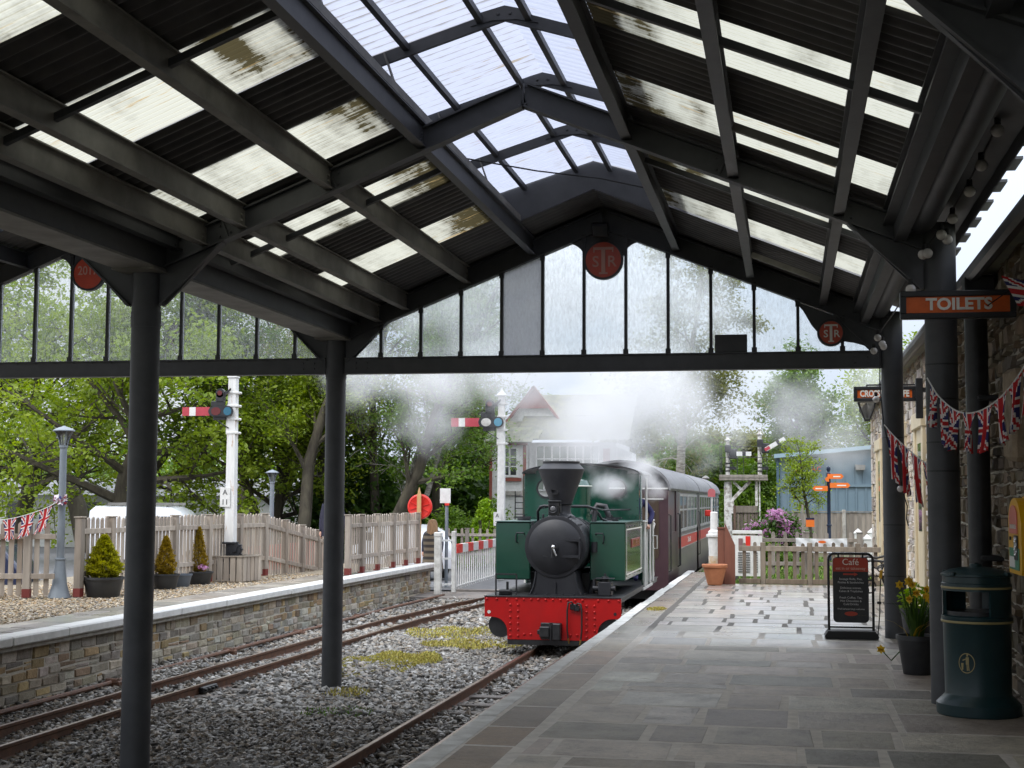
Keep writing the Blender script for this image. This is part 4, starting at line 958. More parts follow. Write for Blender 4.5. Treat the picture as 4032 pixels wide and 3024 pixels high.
# ---- bunting and flags
def jack(u, v):
    """union flag colour at u,v in 0..1"""
    W, R, B = (.78, .76, .74), (.52, .02, .025), (.028, .028, .135)
    x, y = (u - .5) * 2, (v - .5); ax_, ay_ = abs(x), abs(y)
    if ax_ < .11 or ay_ < .11: return R
    if ax_ < .19 or ay_ < .19: return W
    d = (y * 2 - x) / 2.236 if x * y > 0 else (y * 2 + x) / 2.236
    dd = abs(d)
    if dd < .055: return R
    if dd < .13: return W
    return B
def flag(parent, P0, P1, drop, seed, name='flag', furl=.5, sway=0, n=(16, 22), side=(0, 0, -1)):
    g = random.Random(seed); P0 = Vector(P0); P1 = Vector(P1); nx, ny = n; V = []; ph = g.uniform(0, 6); fr = g.uniform(1.2, 2.2); mid = (P0 + P1) / 2
    al = (P1 - P0); lat = Vector((al.y, -al.x, 0)).normalized() if abs(al.x) + abs(al.y) > 1e-6 else Vector((0, -1, 0)); sd_ = Vector(side).normalized(); sk = g.uniform(-.35, .35) + sway
    mb = MB()
    for j in range(ny + 1):
        t_ = j / ny; k = 1 - furl * math.sin(min(1, t_ * 1.1) * PI * .62) * .75
        for i in range(nx + 1):
            s_ = i / nx; p = P0 + al * s_; p = mid + (p - mid) * k + sd_ * drop * t_ + al * (sk * t_ * t_)
            wv = math.sin(s_ * 6.28 * fr + ph + t_ * 1.5) * .10 * furl * drop * (0.25 + t_)
            V.append(p + lat * wv + Vector((0, 0, .03 * drop * math.sin(s_ * 9 + ph) * t_)))
    F = []; cols = []
    for j in range(ny):
        for i in range(nx):
            a = j * (nx + 1) + i; F.append((a, a + 1, a + nx + 2, a + nx + 1)); cols.append(jack((j + .5) / ny, (i + .5) / nx))
    n0 = len(mb.v); mb.v += [tuple(p) for p in V]; mb.f += [list(f) for f in F]; mb.mi += [0] * len(F); mb.col += cols
    return mb.build(name, M['cloth'], parent, 180, normals=False)
def bunting(label, pts, nfl, size, furls, seed, group='strings of union flag bunting', loc=None):
    pts = [Vector(p) for p in pts]; t = thing('bunting', label, 'bunting', pts[0], group)
    # catmull-rom resample
    Q = []
    for i in range(len(pts) - 1):
        a, b_, c, d = pts[max(i - 1, 0)], pts[i], pts[i + 1], pts[min(i + 2, len(pts) - 1)]
        for k in range(12):
            s = k / 12; Q.append(.5 * ((2 * b_) + (c - a) * s + (2 * a - 5 * b_ + 4 * c - d) * s * s + (3 * b_ - a - 3 * c + d) * s ** 3))
    Q.append(pts[-1]); MB().tube(Q, .006, 6).build('cord', M['cord'], t)
    Ls = [0]
    for a, b_ in zip(Q, Q[1:]): Ls.append(Ls[-1] + (b_ - a).length)
    def atl(l):
        for i in range(len(Q) - 1):
            if Ls[i + 1] >= l: return Q[i].lerp(Q[i + 1], (l - Ls[i]) / max(1e-6, Ls[i + 1] - Ls[i]))
        return Q[-1]
    g = random.Random(seed)
    for k in range(nfl):
        l = Ls[-1] * (k + .3) / nfl; wd = min(size * .6, Ls[-1] / nfl * .92)
        flag(t, atl(l), atl(l + wd), size * g.uniform(.92, 1.08), seed * 50 + k, 'flag', furls[k % len(furls)], g.uniform(-.25, .25))
    return t
bunting('union flag bunting looped between the near right column and the stone wall', [(1.10, 11.95, 2.585), (1.17, 11.75, 2.42), (1.28, 11.5, 2.29), (1.40, 11.3, 2.275), (1.52, 11.1, 2.35), (1.63, 10.95, 2.49), (1.71, 10.85, 2.66), (1.76, 10.6, 2.95)], 10, .33, [.85, .9, .8, .95, .5, .8, .9, .25, .6], 3)
bunting('union flag bunting from the far right column to the wall behind it', [(1.12, 17.55, 2.50), (1.22, 17.4, 2.36), (1.36, 17.2, 2.20), (1.50, 17.0, 2.06), (1.62, 16.9, 2.0)], 4, .50, [.4, .7, .5, .5], 5)
bunting('union flag bunting sagging from the left lamp post along the picket fence', [(-11.57, 21.65, 1.52), (-11.75, 21.5, 1.40), (-12.1, 21.3, 1.27), (-12.45, 21.1, 1.22), (-12.8, 20.95, 1.25), (-13.3, 20.8, 1.35)], 7, .36, [.2, .25, .5, .55, .5, .4, .4], 8)
t = thing('hand_flag', 'union flag on a thin stick crossing in front of the TOILETS sign', 'flag', (1.5, 11.4, 3.1))
MB().cyl((1.50, 11.4, 3.085), (1.80, 11.45, 3.30), .005, n=6).build('stick', M['black'], t)
flag(t, (1.59, 11.3, 3.30), (1.70, 11.25, 3.06), .5, 77, 'flag', .25, 0, (22, 30), (.9, -.3, -.22))
t = thing('ribbon_knot', 'scrunched red white and blue ribbon tied round the left lamp post', 'ribbon', (-11.55, 21.75, 1.5))
mb = MB(); g = random.Random(4)
for k in range(60):
    a = g.uniform(0, 6.28); C = Vector((-11.55 + .08 * math.cos(a), 21.72 + .08 * math.sin(a), 1.55 + g.uniform(-.07, .07))); u = Vector((g.gauss(0, 1), g.gauss(0, 1), g.gauss(0, 1))).normalized() * .05; v = u.cross(Vector((g.gauss(0, 1), g.gauss(0, 1), 1))).normalized() * .03
    mb.quad(C - u, C - v, C + u, C + v, 0, g.choice([(.7, .7, .72), (.5, .03, .04), (.05, .05, .2), (.65, .5, .6)]))
mb.build('ribbon', M['cloth'], t, normals=False)

# ---- festoon bulbs under the eaves
def festoon(label, bulbs, cable, grp='festoon light strings'):
    t = thing('festoon_lights', label, 'string lights', bulbs[0], grp)
    MB().tube(cable, .007, 6).build('cable', M['cableblk'], t)
    for b_ in bulbs:
        o = MB().sph(b_, .042, 16).build('bulb', M['bulb'], t, 60)
        MB().cyl((b_[0], b_[1], b_[2] + .035), (b_[0], b_[1], b_[2] + .085), .02, n=10).build('socket', M['cableblk'], o)
B1 = [(1.30, 9.14, 4.16), (1.30, 9.25, 3.90), (1.30, 10.03, 3.86), (1.30, 10.68, 3.82), (1.28, 11.6, 3.80), (1.22, 11.85, 3.72), (1.27, 11.9, 3.69), (1.12, 11.95, 3.59), (1.09, 12.0, 3.59)]
festoon('string of frosted globe bulbs along the right eaves above the near column', B1, [(1.3, 8.2, 4.05), (1.3, 9.14, 4.2), (1.32, 9.25, 3.97), (1.31, 10.03, 3.93), (1.3, 10.68, 3.9), (1.28, 11.6, 3.87), (1.24, 11.85, 3.8), (1.12, 11.98, 3.66), (1.08, 12.03, 3.64)])
B2 = [(.985, 11.95, 3.30), (1.02, 16.9, 3.46), (1.09, 17.2, 3.42), (1.11, 17.3, 3.40), (1.01, 17.5, 3.37), (1.30, 17.62, 1.75), (1.08, 18.4, 2.86)]
festoon('loose string of globe bulbs hanging down the far right column', B2, [(1.0, 12.0, 3.35), (1.02, 14.5, 3.42), (1.04, 17, 3.52), (1.09, 17.6, 3.45), (1.08, 17.62, 3.0), (1.08, 17.61, 2.95), (1.12, 17.62, 2.5), (1.2, 17.61, 2.1), (1.30, 17.6, 1.8), (1.37, 17.6, 1.55), (1.36, 17.6, 1.4), (1.38, 17.6, 1.32)])
t = thing('extension_lead', 'thin black cable with a yellow plug hanging beside the far right column', 'cable', (1.02, 17.6, .6))
MB().tube([(1.06, 17.66, .72), (1.045, 17.62, .5), (1.04, 17.6, .3), (1.02, 17.58, .1), (1.01, 17.56, .02)], .007, 6).build('cord', M['cableblk'], t)
MB().box((1.062, 17.64, .75), (.035, .035, .1), Matrix.Rotation(.15, 3, 'Y'), 0, .006).build('plug', M['yellow'], t)
MB().box((1.035, 17.6, .42), (.05, .03, .03), None, 0, .006).build('coupler', M['cableblk'], t)
# ------------------------------------------------------------------ steam locomotive
LC = -3.52; FB = 21.85
loco = thing('steam_locomotive', 'dark green narrow gauge saddle steam engine with red buffer beam and black flared chimney', 'locomotive', (LC, 24, -.66))
loco['label'] = 'dark green narrow gauge tank engine with red buffer beam and black flared chimney'
def P_(x, z): return (LC + x, z)
arc = [(.69 + .20 * (1 - math.sin(a * PI / 16)) , -.18 - .20 * (1 - math.cos(a * PI / 16))) for a in range(0, 9)]
right = [(1.045, .125), (1.045, -.18), (.91, -.18)] + [(.69 + .22 * (1 - math.sin(a * PI / 14)), -.40 + .22 * math.cos(a * PI / 14)) for a in range(1, 7)] + [(.69, -.40), (.69, -.51)]
poly = [P_(*p) for p in right] + [P_(-a, b_) for a, b_ in right[::-1]]
mb = MB(); mb.prism(poly, FB, FB + .04)
riv = [(-1.01 + .155 * k, .092) for k in range(3)] + [(-.55 + .1125 * k, .092) for k in range(10)] + [(.70, .092), (.86, .092), (1.01, .092)]
riv += [(s * q, .01 - .093 * k) for s in (-1, 1) for q in (.645, .525) for k in range(6)] + [(-.43, -.43), (-.33, -.43), (.28, -.43), (.38, -.43)]
for x, z in riv: mb.sph((LC + x, FB - .003, z), .020, 10)
mb.build('buffer_beam', M['red'], loco, 35)
mb = MB(); mb.cyl((LC - .975, FB - .004, -.105), (LC - .975, FB + .001, -.105), .026, n=16); mb.build('beam_hole', M['white'], loco)
mb = MB(); mb.cyl((LC + .955, FB - .004, -.105), (LC + .955, FB + .001, -.105), .024, n=16); mb.build('beam_hole', M['black'], loco)
mb = MB(); mb.bx(LC - .69, LC + .69, FB + .005, FB + .06, -.59, -.512, 0, .004); mb.build('guard_skirt', M['black'], loco)
mb = MB(); mb.bx(LC - 1.05, LC + 1.05, FB - .012, 28.1, .127, .14); mb.bx(LC - 1.03, LC + 1.03, 22, 28.1, .05, .126); mb.bx(LC - .40, LC + .40, 22, 28.1, -.42, .04); mb.build('footplate', M['black'], loco)
for s in (-1, 1):
    mb = MB(); mb.cyl((LC + s * .80, FB + .05, -.30), (LC + s * .80, FB + .75, -.30), .19, n=24); mb.cyl((LC + s * .80, FB + .044, -.30), (LC + s * .80, FB + .05, -.30), .1, n=16); mb.build('cylinder', M['black'], loco, 40)
    for y in (23.6, 24.7, 25.8):
        mb = MB(); x = LC + s * .46
        mb.lathe([(.12, -.03), (.30, -.03), (.30, .03), (.33, .035), (.33, .05), (.12, .05), (.1, .07), (.02, .07)], (0, 0, 0), 28, 'x'); mb.v = [(x + s * p[0], y + p[1], -.33 + p[2]) for p in mb.v]; mb.build('wheel', M['black'], loco, 35)
    mb = MB(); mb.bar((LC + s * .6, 23.6, -.36), (LC + s * .6, 25.8, -.36), .04, .08); mb.bar((LC + s * .7, 22.6, -.30), (LC + s * .66, 24.7, -.36), .04, .06); mb.build('coupling_rod', M['black'], loco)
# saddle, smokebox
prof = [(.30, .50), (.305, .42), (.32, .33), (.345, .24), (.385, .16), (.40, .14)]
mb = MB(); mb.prism([P_(*p) for p in prof] + [P_(-a, b_) for a, b_ in prof[::-1]], 22.14, 22.95)
for s in (-1, 1): mb.tube([(LC + s * (a + .004), 22.13, b_) for a, b_ in prof], .014, 6)
mb.bx(LC - .012, LC + .012, 22.11, 22.14, .142, .34); mb.bx(LC - .42, LC + .42, 22.08, 22.98, .141, .155)
for k in (-.3, -.12, .12, .3): mb.cyl((LC + k, 22.1, .155), (LC + k, 22.1, .175), .02, n=6)
mb.build('smokebox_saddle', M['smokebox'], loco, 30)
SZ = .885
mb = MB(); mb.lathe([(.455, 22.12), (.475, 22.125), (.475, 22.17), (.468, 22.175), (.468, 23.1), (.475, 23.1), (.475, 23.14), (.44, 23.15)], (LC, 0, SZ), 56, 'y')
for k in range(36):
    a = 2 * PI * k / 36
    for y in (22.22, 23.08): mb.sph((LC + .468 * math.cos(a), y, SZ + .468 * math.sin(a)), .011, 6)
o = mb.build('smokebox', M['smokebox'], loco, 30)
mb = MB(); mb.lathe([(.001, 22.015), (.12, 22.02), (.25, 22.04), (.36, 22.075), (.405, 22.10), (.415, 22.105), (.415, 22.118), (.455, 22.122)], (LC, 0, SZ), 56, 'y'); d = mb.build('smokebox_door', M['smokebox'], loco, 25)
mb = MB()
for z, xl in ((SZ + .105, -.13), (SZ - .145, -.18)):
    mb.prism([(LC + xl, z - .014), (LC + .40, z - .022), (LC + .40, z + .022), (LC + xl, z + .014)], 22.03, 22.055)
mb.bx(LC + .375, LC + .40, 22.02, 22.09, SZ - .19, SZ + .14, 0, .004)
mb.build('hinge_strap', M['smokebox'], d)
mb = MB(); mb.cyl((LC, 21.99, SZ), (LC, 22.03, SZ), .06, n=24); mb.cyl((LC, 21.93, SZ), (LC, 21.99, SZ), .028, n=16); mb.build('boss', M['smokebox'], d, 40)
mb = MB(); mb.tube([(LC - .01, 21.93, SZ + .005), (LC + .015, 21.92, SZ - .06), (LC + .05, 21.92, SZ - .135)], .016, 8); mb.sph((LC, 21.925, SZ), .033, 12); mb.build('door_handle', M['chrome'], d, 60)
mb = MB(); mb.tube([(LC - .015, 21.96, SZ), (LC - .02, 21.95, SZ - .16)], .018, 8); mb.build('locking_handle', M['black'], d)
# clamps around smokebox
mb = MB()
for a in (.75, 1.15, 2.0, 2.4): mb.box((LC + .49 * math.cos(a), 22.2, SZ + .49 * math.sin(a)), (.10, .06, .025), Matrix.Rotation(-a + .6, 3, 'Y'), 0, .004)
mb.build('clamp', M['smokebox'], o)
mb = MB(); mb.lathe([(.40, 23.1), (.405, 23.2), (.405, 25.0)], (LC, 0, SZ + .02), 48, 'y')
for y in (23.45, 23.9, 24.5): mb.lathe([(.406, y), (.413, y), (.413, y + .05), (.406, y + .05)], (LC, 0, SZ + .02), 48, 'y', caps=False)
mb.build('boiler', M['black'], loco, 35)
mb = MB(); mb.bx(LC - .52, LC + .52, 22.9, 25, .14, .45); mb.build('boiler_cradle', M['black'], loco)
# chimney
CY = 22.72
mb = MB(); mb.lathe([(.235, 1.30), (.215, 1.345), (.165, 1.38), (.15, 1.42), (.15, 1.52), (.172, 1.535), (.175, 1.56), (.365, 2.07), (.366, 2.085), (.29, 2.165), (.288, 2.18), (.285, 2.20), (.24, 2.20), (.2, 2.1), (.1, 1.9), (.01, 1.9)], (LC, CY, 0), 56); ch = mb.build('chimney', M['smokebox'], loco, 28)
mb = MB(); mb.lathe([(.284, 2.186), (.296, 2.190), (.296, 2.206), (.23, 2.21), (.23, 2.20)], (LC, CY, 0), 48, caps=False); mb.build('cap', M['black'], ch, 35)
mb = MB(); mb.bx(LC - .29, LC - .28, 0, 0, 0, 0) if False else None
x0 = LC - .075; yb = CY - .235
for a, b_, c_, e_ in ((-.06, .06, 1.685, 1.70), (-.06, .06, 1.755, 1.77), (-.06, -.045, 1.70, 1.755), (.045, .06, 1.70, 1.755)): mb.bx(x0 + a, x0 + b_, yb - .01, yb + .02, c_, e_)
mb.build('lamp_iron', M['black'], ch)
t = thing('headlamp', 'square black oil headlamp with round glass in front of the chimney base', 'lamp', (LC - .06, 22.38, 1.36))
mb = MB(); mb.bx(LC - .145, LC + .02, 22.33, 22.48, 1.355, 1.565, 0, .01); mb.bx(LC - .155, LC + .05, 22.32, 22.49, 1.566, 1.59, 0, .006); mb.bx(LC + .021, LC + .045, 22.36, 22.45, 1.40, 1.54, 0, .004); mb.build('body', M['black'], t)
mb = MB(); mb.lathe([(.05, 22.305), (.066, 22.30), (.066, 22.33), (.05, 22.33)], (LC - .07, 0, 1.462), 24, 'y', caps=False); mb.build('bezel', M['smokebox'], t, 40)
MB().sph((LC - .07, 22.322, 1.462), .05, 14, 0, (1, .45, 1)).build('lens', winmat('lamp_lens', (.14, .14, .15)), t, 60)
# handrails / pipes
mb = MB()
mb.tube([(LC - .15, 22.5, 1.50), (LC - .24, 22.5, 1.505), (LC - .30, 22.52, 1.49), (LC - .355, 22.6, 1.42), (LC - .375, 22.75, 1.30), (LC - .38, 22.8, 1.2)], .022, 8)
mb.tube([(LC + .17, 22.62, 1.50), (LC + .42, 22.66, 1.50), (LC + .52, 22.8, 1.46), (LC + .56, 23, 1.38), (LC + .59, 23.1, 1.30), (LC + .68, 23.2, 1.26), (LC + .75, 23.2, 1.255)], .022, 8)
mb.tube([(LC + .42, 22.66, 1.50), (LC + .58, 23.4, 1.44), (LC + .85, 24.9, 1.44)], .014, 8); mb.tube([(LC - .3, 22.6, 1.47), (LC - .6, 24.9, 1.47)], .014, 8)
mb.tube([(LC + .53, 22.8, 1.43), (LC + .505, 22.75, 1.2), (LC + .50, 22.7, .95), (LC + .54, 22.7, .78), (LC + .52, 22.7, .4), (LC + .45, 22.7, .1)], .04, 10)
mb.cyl((LC + .42, 22.66, .87), (LC + .66, 22.66, .87), .035, n=12); mb.cyl((LC + .54, 22.6, .95), (LC + .54, 22.6, .79), .05, n=12)
mb.build('pipework', M['smokebox'], loco, 50)
# side tanks, cab
for s in (-1, 1):
    mb = MB(); x1 = LC + s * 1.03; x0 = LC + s * .47
    mb.bx(min(x0, x1), max(x0, x1), 22.6, 25.32, .345, 1.25, 0, .018)
    for y in (22.75, 23.2, 24, 24.8, 25.2):
        for z in (.42, 1.18):
            mb.sph((x1, y, z), .013, 6)
    tk = mb.build('side_tank', M['green'], loco, 30)
    mb = MB(); mb.bx(min(x0, x1 + s * .01), max(x0, x1 + s * .01), 22.585, 25.33, 1.251, 1.262); mb.build('tank_top', pbr('tank_top_green', (.05, .10, .09), .35), tk)
    mb = MB(); mb.cyl((LC + s * .72, 23.4, 1.262), (LC + s * .72, 23.4, 1.30), .11, n=20); mb.bar((LC + s * .6, 23.4, 1.315), (LC + s * .88, 23.4, 1.315), .03, .025); mb.cyl((LC + s * .72, 23.4, 1.3), (LC + s * .72, 23.4, 1.36), .014, n=8); mb.build('filler_cap', M['smokebox'], tk, 40)
    mb = MB(); xh = LC + s * .62; mb.tube([(xh - s * .05, 22.6, 1.06), (xh - s * .05, 22.55, 1.08), (xh + s * .06, 22.55, 1.08), (xh + s * .075, 22.55, 1.04), (xh + s * .075, 22.55, .95), (xh + s * .06, 22.59, .93)], .012, 6); mb.build('grab_handle', M['smokebox'], tk)
    xs_ = x1 + s * .004
    mb = MB()
    for a, b_, c_, e_ in ((22.75, 25.15, 1.13, 1.15), (22.75, 25.15, .43, .45), (22.75, 22.77, .45, 1.13), (25.13, 25.15, .45, 1.13)): mb.bx(min(x1, xs_), max(x1, xs_), a, b_, c_, e_)
    mb.build('lining', M['letter'], tk)
mb = MB(); mb.bx(LC + 1.031, LC + 1.045, 23.4, 24.7, .84, .98, 0, .004); np_ = mb.build('nameplate', pbr('nameplate_red', (.25, .03, .02), .4), loco)
RX = Matrix.Rotation(PI / 2, 4, 'Z') @ Matrix.Rotation(PI / 2, 4, 'X')
worn(6, 1.1, .09, (LC + 1.047, 24.05, .91), M['brass'], np_, 'y', 3)
# cab front plate with round spectacles
CF = 25.0; segs = 28
def plate_cells(mb, x0, x1, z0, z1, cx, cz, r, y0, y1):
    for y, fl in ((y0, 1), (y1, -1)):
        ring = [(cx + r * math.cos(2 * PI * k / segs), cz + r * math.sin(2 * PI * k / segs)) for k in range(segs)]
        out = []
        for k in range(segs):
            a = 2 * PI * k / segs; c_, s_ = math.cos(a), math.sin(a)
            tx = ((x1 - cx) if c_ > 0 else (x0 - cx)) / c_ if abs(c_) > 1e-6 else 1e9; tz = ((z1 - cz) if s_ > 0 else (z0 - cz)) / s_ if abs(s_) > 1e-6 else 1e9
            t_ = min(tx, tz); out.append((cx + c_ * t_, cz + s_ * t_))
        for k in range(segs):
            j = (k + 1) % segs; mb.quad((ring[k][0], y, ring[k][1]), (ring[j][0], y, ring[j][1]), (out[j][0], y, out[j][1]), (out[k][0], y, out[k][1]))
            for cxx in (x0, x1):
                for czz in (z0, z1):
                    if (out[k][0] == cxx) != (out[j][0] == cxx) or (abs(out[k][0] - out[j][0]) > 1e-9 and abs(out[k][1] - out[j][1]) > 1e-9):
                        if min(out[k][0], out[j][0]) - 1e-6 <= cxx <= max(out[k][0], out[j][0]) + 1e-6 and min(out[k][1], out[j][1]) - 1e-6 <= czz <= max(out[k][1], out[j][1]) + 1e-6:
                            mb.add([(out[k][0], y, out[k][1]), (out[j][0], y, out[j][1]), (cxx, y, czz)], [(0, 1, 2)])
    for k in range(segs):
        a, b_ = 2 * PI * k / segs, 2 * PI * (k + 1) / segs
        mb.quad((cx + r * math.cos(a), y0, cz + r * math.sin(a)), (cx + r * math.cos(b_), y0, cz + r * math.sin(b_)), (cx + r * math.cos(b_), y1, cz + r * math.sin(b_)), (cx + r * math.cos(a), y1, cz + r * math.sin(a)))
mb = MB()
for s in (-1, 1):
    cx, cz = LC + s * .62, 1.80
    xa, xb = sorted((LC + s * .44, LC + s * .80)); plate_cells(mb, xa, xb, 1.62, 1.98, cx, cz, .145, CF, CF + .012)
    xo = sorted((LC + s * .80, LC + s * 1.0)); mb.bx(xo[0], xo[1], CF, CF + .012, 1.2, 2.06)
    mb.bx(xa, xb, CF, CF + .012, 1.2, 1.62)
    mb.prism([(LC + s * .80, 1.98), (LC + s * .44, 1.98), (LC + s * .44, 2.17), (LC + s * .62, 2.145), (LC + s * .80, 2.11)], CF, CF + .012)
mb.prism([(LC - .44, 1.2), (LC + .44, 1.2), (LC + .44, 2.17), (LC + .22, 2.19), (LC, 2.2), (LC - .22, 2.19), (LC - .44, 2.17)], CF, CF + .012)
for s in (-1, 1):
    for k in range(6): mb.sph((LC + s * .97, CF - .002, 1.35 + k * .125), .012, 6)
    for k in range(5): mb.sph((LC + s * (.5 + k * .11), CF - .002, 1.3), .012, 6)
fp = mb.build('cab_front', M['green'], loco)
for s in (-1, 1):
    mb = MB(); mb.lathe([(.143, CF - .02), (.172, CF - .02), (.172, CF - .001), (.143, CF - .001), (.143, CF - .02)], (LC + s * .62, 0, 1.80), 32, 'y', caps=False)
    for k in range(10): mb.sph((LC + s * .62 + .16 * math.cos(k * .628), CF - .022, 1.8 + .16 * math.sin(k * .628)), .01, 6)
    mb.build('spectacle_ring', M['black'], fp, 40)
R = []
for y in (24.85, 27.05): R.append([(LC + 1.03 * math.sin(a), y, 2.235 - 1.03 * (1 - math.cos(a)) * .18) for a in np.linspace(-1.45, 1.45, 17)] + [(LC + 1.03 * math.sin(a), y, 2.212 - 1.03 * (1 - math.cos(a)) * .18) for a in np.linspace(1.45, -1.45, 17)])
MB().loft(R).build('cab_roof', M['black'], loco, 40)
for s in (-1, 1):
    x = LC + s * 1.02; mb = MB()
    mb.bx(x - .008, x + .008, 25.33, 25.75, .08, 1.22); cs = mb.build('cab_side', M['green'], loco)
    MB().bx(x - .008, x + .008, 26.35, 27.0, .08, 1.22).build('cab_side', M['green'], loco); MB().bx(x - .008, x + .008, CF + .012, 25.25, 1.264, 2.02).build('cab_side', M['green'], loco)
    mb = MB()
    for y in (25.4, 25.72, 26.38, 26.95): mb.cyl((x + s * .035, y, .12), (x + s * .035, y, 1.22 if y != 25.72 else 2.0), .022, n=10)
    mb.bx(x - .05, x + .06, 25.3, 25.8, 1.222, 1.245, 0, .004); mb.bx(x - .05, x + .07, 26.3, 27.02, 1.222, 1.25, 0, .004)
    mb.bx(x - .02, x + .03, 25.3, 27.0, .04, .09, 0, .006); mb.tube([(x + s * .03, 26.9, .95), (x + s * .12, 26.9, .95), (x + s * .12, 26.9, .72), (x + s * .03, 26.9, .72)], .012, 6)
    mb.build('handrail', M['white'], cs, 40)
mb = MB(); mb.bx(LC - 1.0, LC + 1.0, 26.98, 27.01, .1, 1.15); mb.bx(LC - 1.0, LC + 1.0, 27.01, 27.9, .15, 1.0, 0, .02); mb.build('bunker', M['green'], loco)
# dome, bracket, valves, hoses, coupling
mb = MB(); mb.lathe([(.30, 1.22), (.272, 1.30), (.265, 1.34), (.265, 1.835), (.2, 1.93), (.1, 1.965), (.01, 1.97)], (LC, 24.35, 0), 40); dm = mb.build('dome', M['green'], loco, 30)
MB().lathe([(.266, 1.825), (.273, 1.828), (.273, 1.842), (.262, 1.845)], (LC, 24.35, 0), 40, caps=False).build('band', M['letter'], dm, 30)
mb = MB(); mb.tube([(LC + .30, 24.1, 1.36), (LC + .40, 24.1, 1.52), (LC + .52, 24.1, 1.50), (LC + .6, 24.1, 1.3)], .05, 10); mb.build('dome_pipe', M['black'], loco, 50)
mb = MB()
for a, b_ in (((-.90, .14), (-.90, .46)), ((-.58, .14), (-.58, .46)), ((-.90, .46), (-.58, .46)), ((-.90, .20), (-.58, .20))): mb.bar((LC + a[0], 22.0, a[1]), (LC + b_[0], 22.0, b_[1]), .022, .022)
mb.bx(LC - .86, LC - .68, 22.02, 22.2, .14, .22, 0, .01); mb.cyl((LC - .74, 22.1, .22), (LC - .74, 22.1, .34), .02, n=8); mb.build('step_guard', M['black'], loco)
mb = MB(); mb.bx(LC + .66, LC + .86, 22.1, 22.4, .14, .36, 0, .015); mb.cyl((LC + .76, 22.2, .36), (LC + .76, 22.2, .44), .07, .05, 14); mb.cyl((LC + .76, 22.2, .44), (LC + .76, 22.2, .48), .018, n=8); mb.bx(LC + .62, LC + .9, 22.1, 22.3, .40, .415, 0, .004); mb.cyl((LC + .58, 22.15, .26), (LC + .92, 22.15, .26), .04, n=12); mb.cyl((LC + .6, 22.15, .26), (LC + .6, 22.15, .40), .025, n=10); mb.build('lubricator', M['smokebox'], loco, 40)
for x, z1 in ((.245, .07), (.455, .05)):
    mb = MB(); s = 1 if x < .3 else -1; mb.tube([(LC + x + s * .09, FB - .03, z1 - .06), (LC + x + s * .06, FB - .06, z1 + .0), (LC + x + s * .01, FB - .07, z1 - .01), (LC + x - s * .005, FB - .07, z1 - .12), (LC + x - s * .005, FB - .07, z1 - .42), (LC + x + s * .01, FB - .07, z1 - .54)], .014, 8); hz = mb.build('brake_hose', M['rubber'], loco, 50)
    MB().cyl((LC + x + s * .01, FB - .07, z1 - .54), (LC + x + s * .025, FB - .07, z1 - .62), .016, .010, 8).build('coupling_end', M['brass'], hz)
    MB().bx(LC + x + s * .03, LC + x + s * .12, FB - .05, FB - .001, z1 - .12, z1 - .03, 0, .012).build('hose_tap', M['black'], loco)
mb = MB(); mb.bx(LC - .17, LC - .02, FB - .16, FB - .001, -.46, -.30, 0, .012); mb.bx(LC + .03, LC + .15, FB - .17, FB - .001, -.50, -.25, 0, .014); mb.bx(LC - .17, LC + .15, FB - .05, FB - .001, -.50, -.25, 0, .01); mb.bx(LC - .21, LC - .1, FB - .12, FB - .002, -.42, -.35, 0, .01); mb.cyl((LC, FB - .12, -.24), (LC, FB - .12, -.5), .025, n=10); mb.build('coupling', M['black'], loco)

# ------------------------------------------------------------------ people
def person(label, base, J, E, clothes, extra, hairf, headc, headr, heads=(1, 1.1, 1.25), yawf=PI):
    t = thing('person', label, 'person', base)
    Jw = [(base[0] + j[0], base[1] + j[1], base[2] + j[2], j[3]) for j in J]
    me = skin_mesh(Jw, E); me.materials.append(clothes)
    me.transform(Matrix.Translation(-Vector(base))); me.name = 'body'; b_ = link('body', me, t)
    h = Vector(base) + Vector(headc); mb = MB(); mb.sph(h, headr, 20, 0, heads)
    f = Vector((math.sin(yawf), -math.cos(yawf), 0)); rt = Vector((f.y, -f.x, 0))
    mb.sph(h + f * headr * 1.02 - Vector((0, 0, headr * .12)), headr * .2, 8, 0, (1, 1, 1.4))
    for s in (-1, 1): mb.sph(h + rt * s * headr * .97 - Vector((0, 0, headr * .1)), headr * .24, 8, 0, (.6, .8, 1.2))
    mb.cyl(h - Vector((0, 0, headr * 1.9)), h - Vector((0, 0, headr * .8)), headr * .5, n=12)
    hd = mb.build('head', M['skin'], t, 60)
    mb = MB()
    for s in (-1, 1): mb.sph(h + f * headr * .9 + rt * s * headr * .36 + Vector((0, 0, headr * .05)), headr * .13, 8)
    mb.build('eyes', M['black'], hd)
    mb = MB(); mb.box(h + f * headr * .95 - Vector((0, 0, headr * .6)), (headr * .5, headr * .2, headr * .12)); mb.build('mouth', pbr('lips', (.35, .12, .1), .5), hd)
    extra(t, Vector(base), h, f, rt); return t
def hand(t, c, d, sd):
    c = Vector(c); d = Vector(d).normalized(); s = Vector(sd).normalized(); mb = MB(); n = d.cross(s)
    mb.tube([c, c + d * .04, c + d * .085], [.022, .034, .03], 8)
    for k, L_ in enumerate((.06, .075, .07, .055)):
        a = c + d * .08 + s * (-.027 + .018 * k); mb.tube([a, a + d * L_ * .5 + n * .006, a + d * L_ * .8 + n * .022, a + d * L_ * .85 + n * .036], [.009, .0085, .008, .007], 6)
    a = c + d * .03 - s * .03; mb.tube([a, a + d * .03 - s * .02 + n * .01, a + d * .06 - s * .022 + n * .022], [.011, .010, .008], 6)
    mb.build('hand', M['skin'], t, 60)
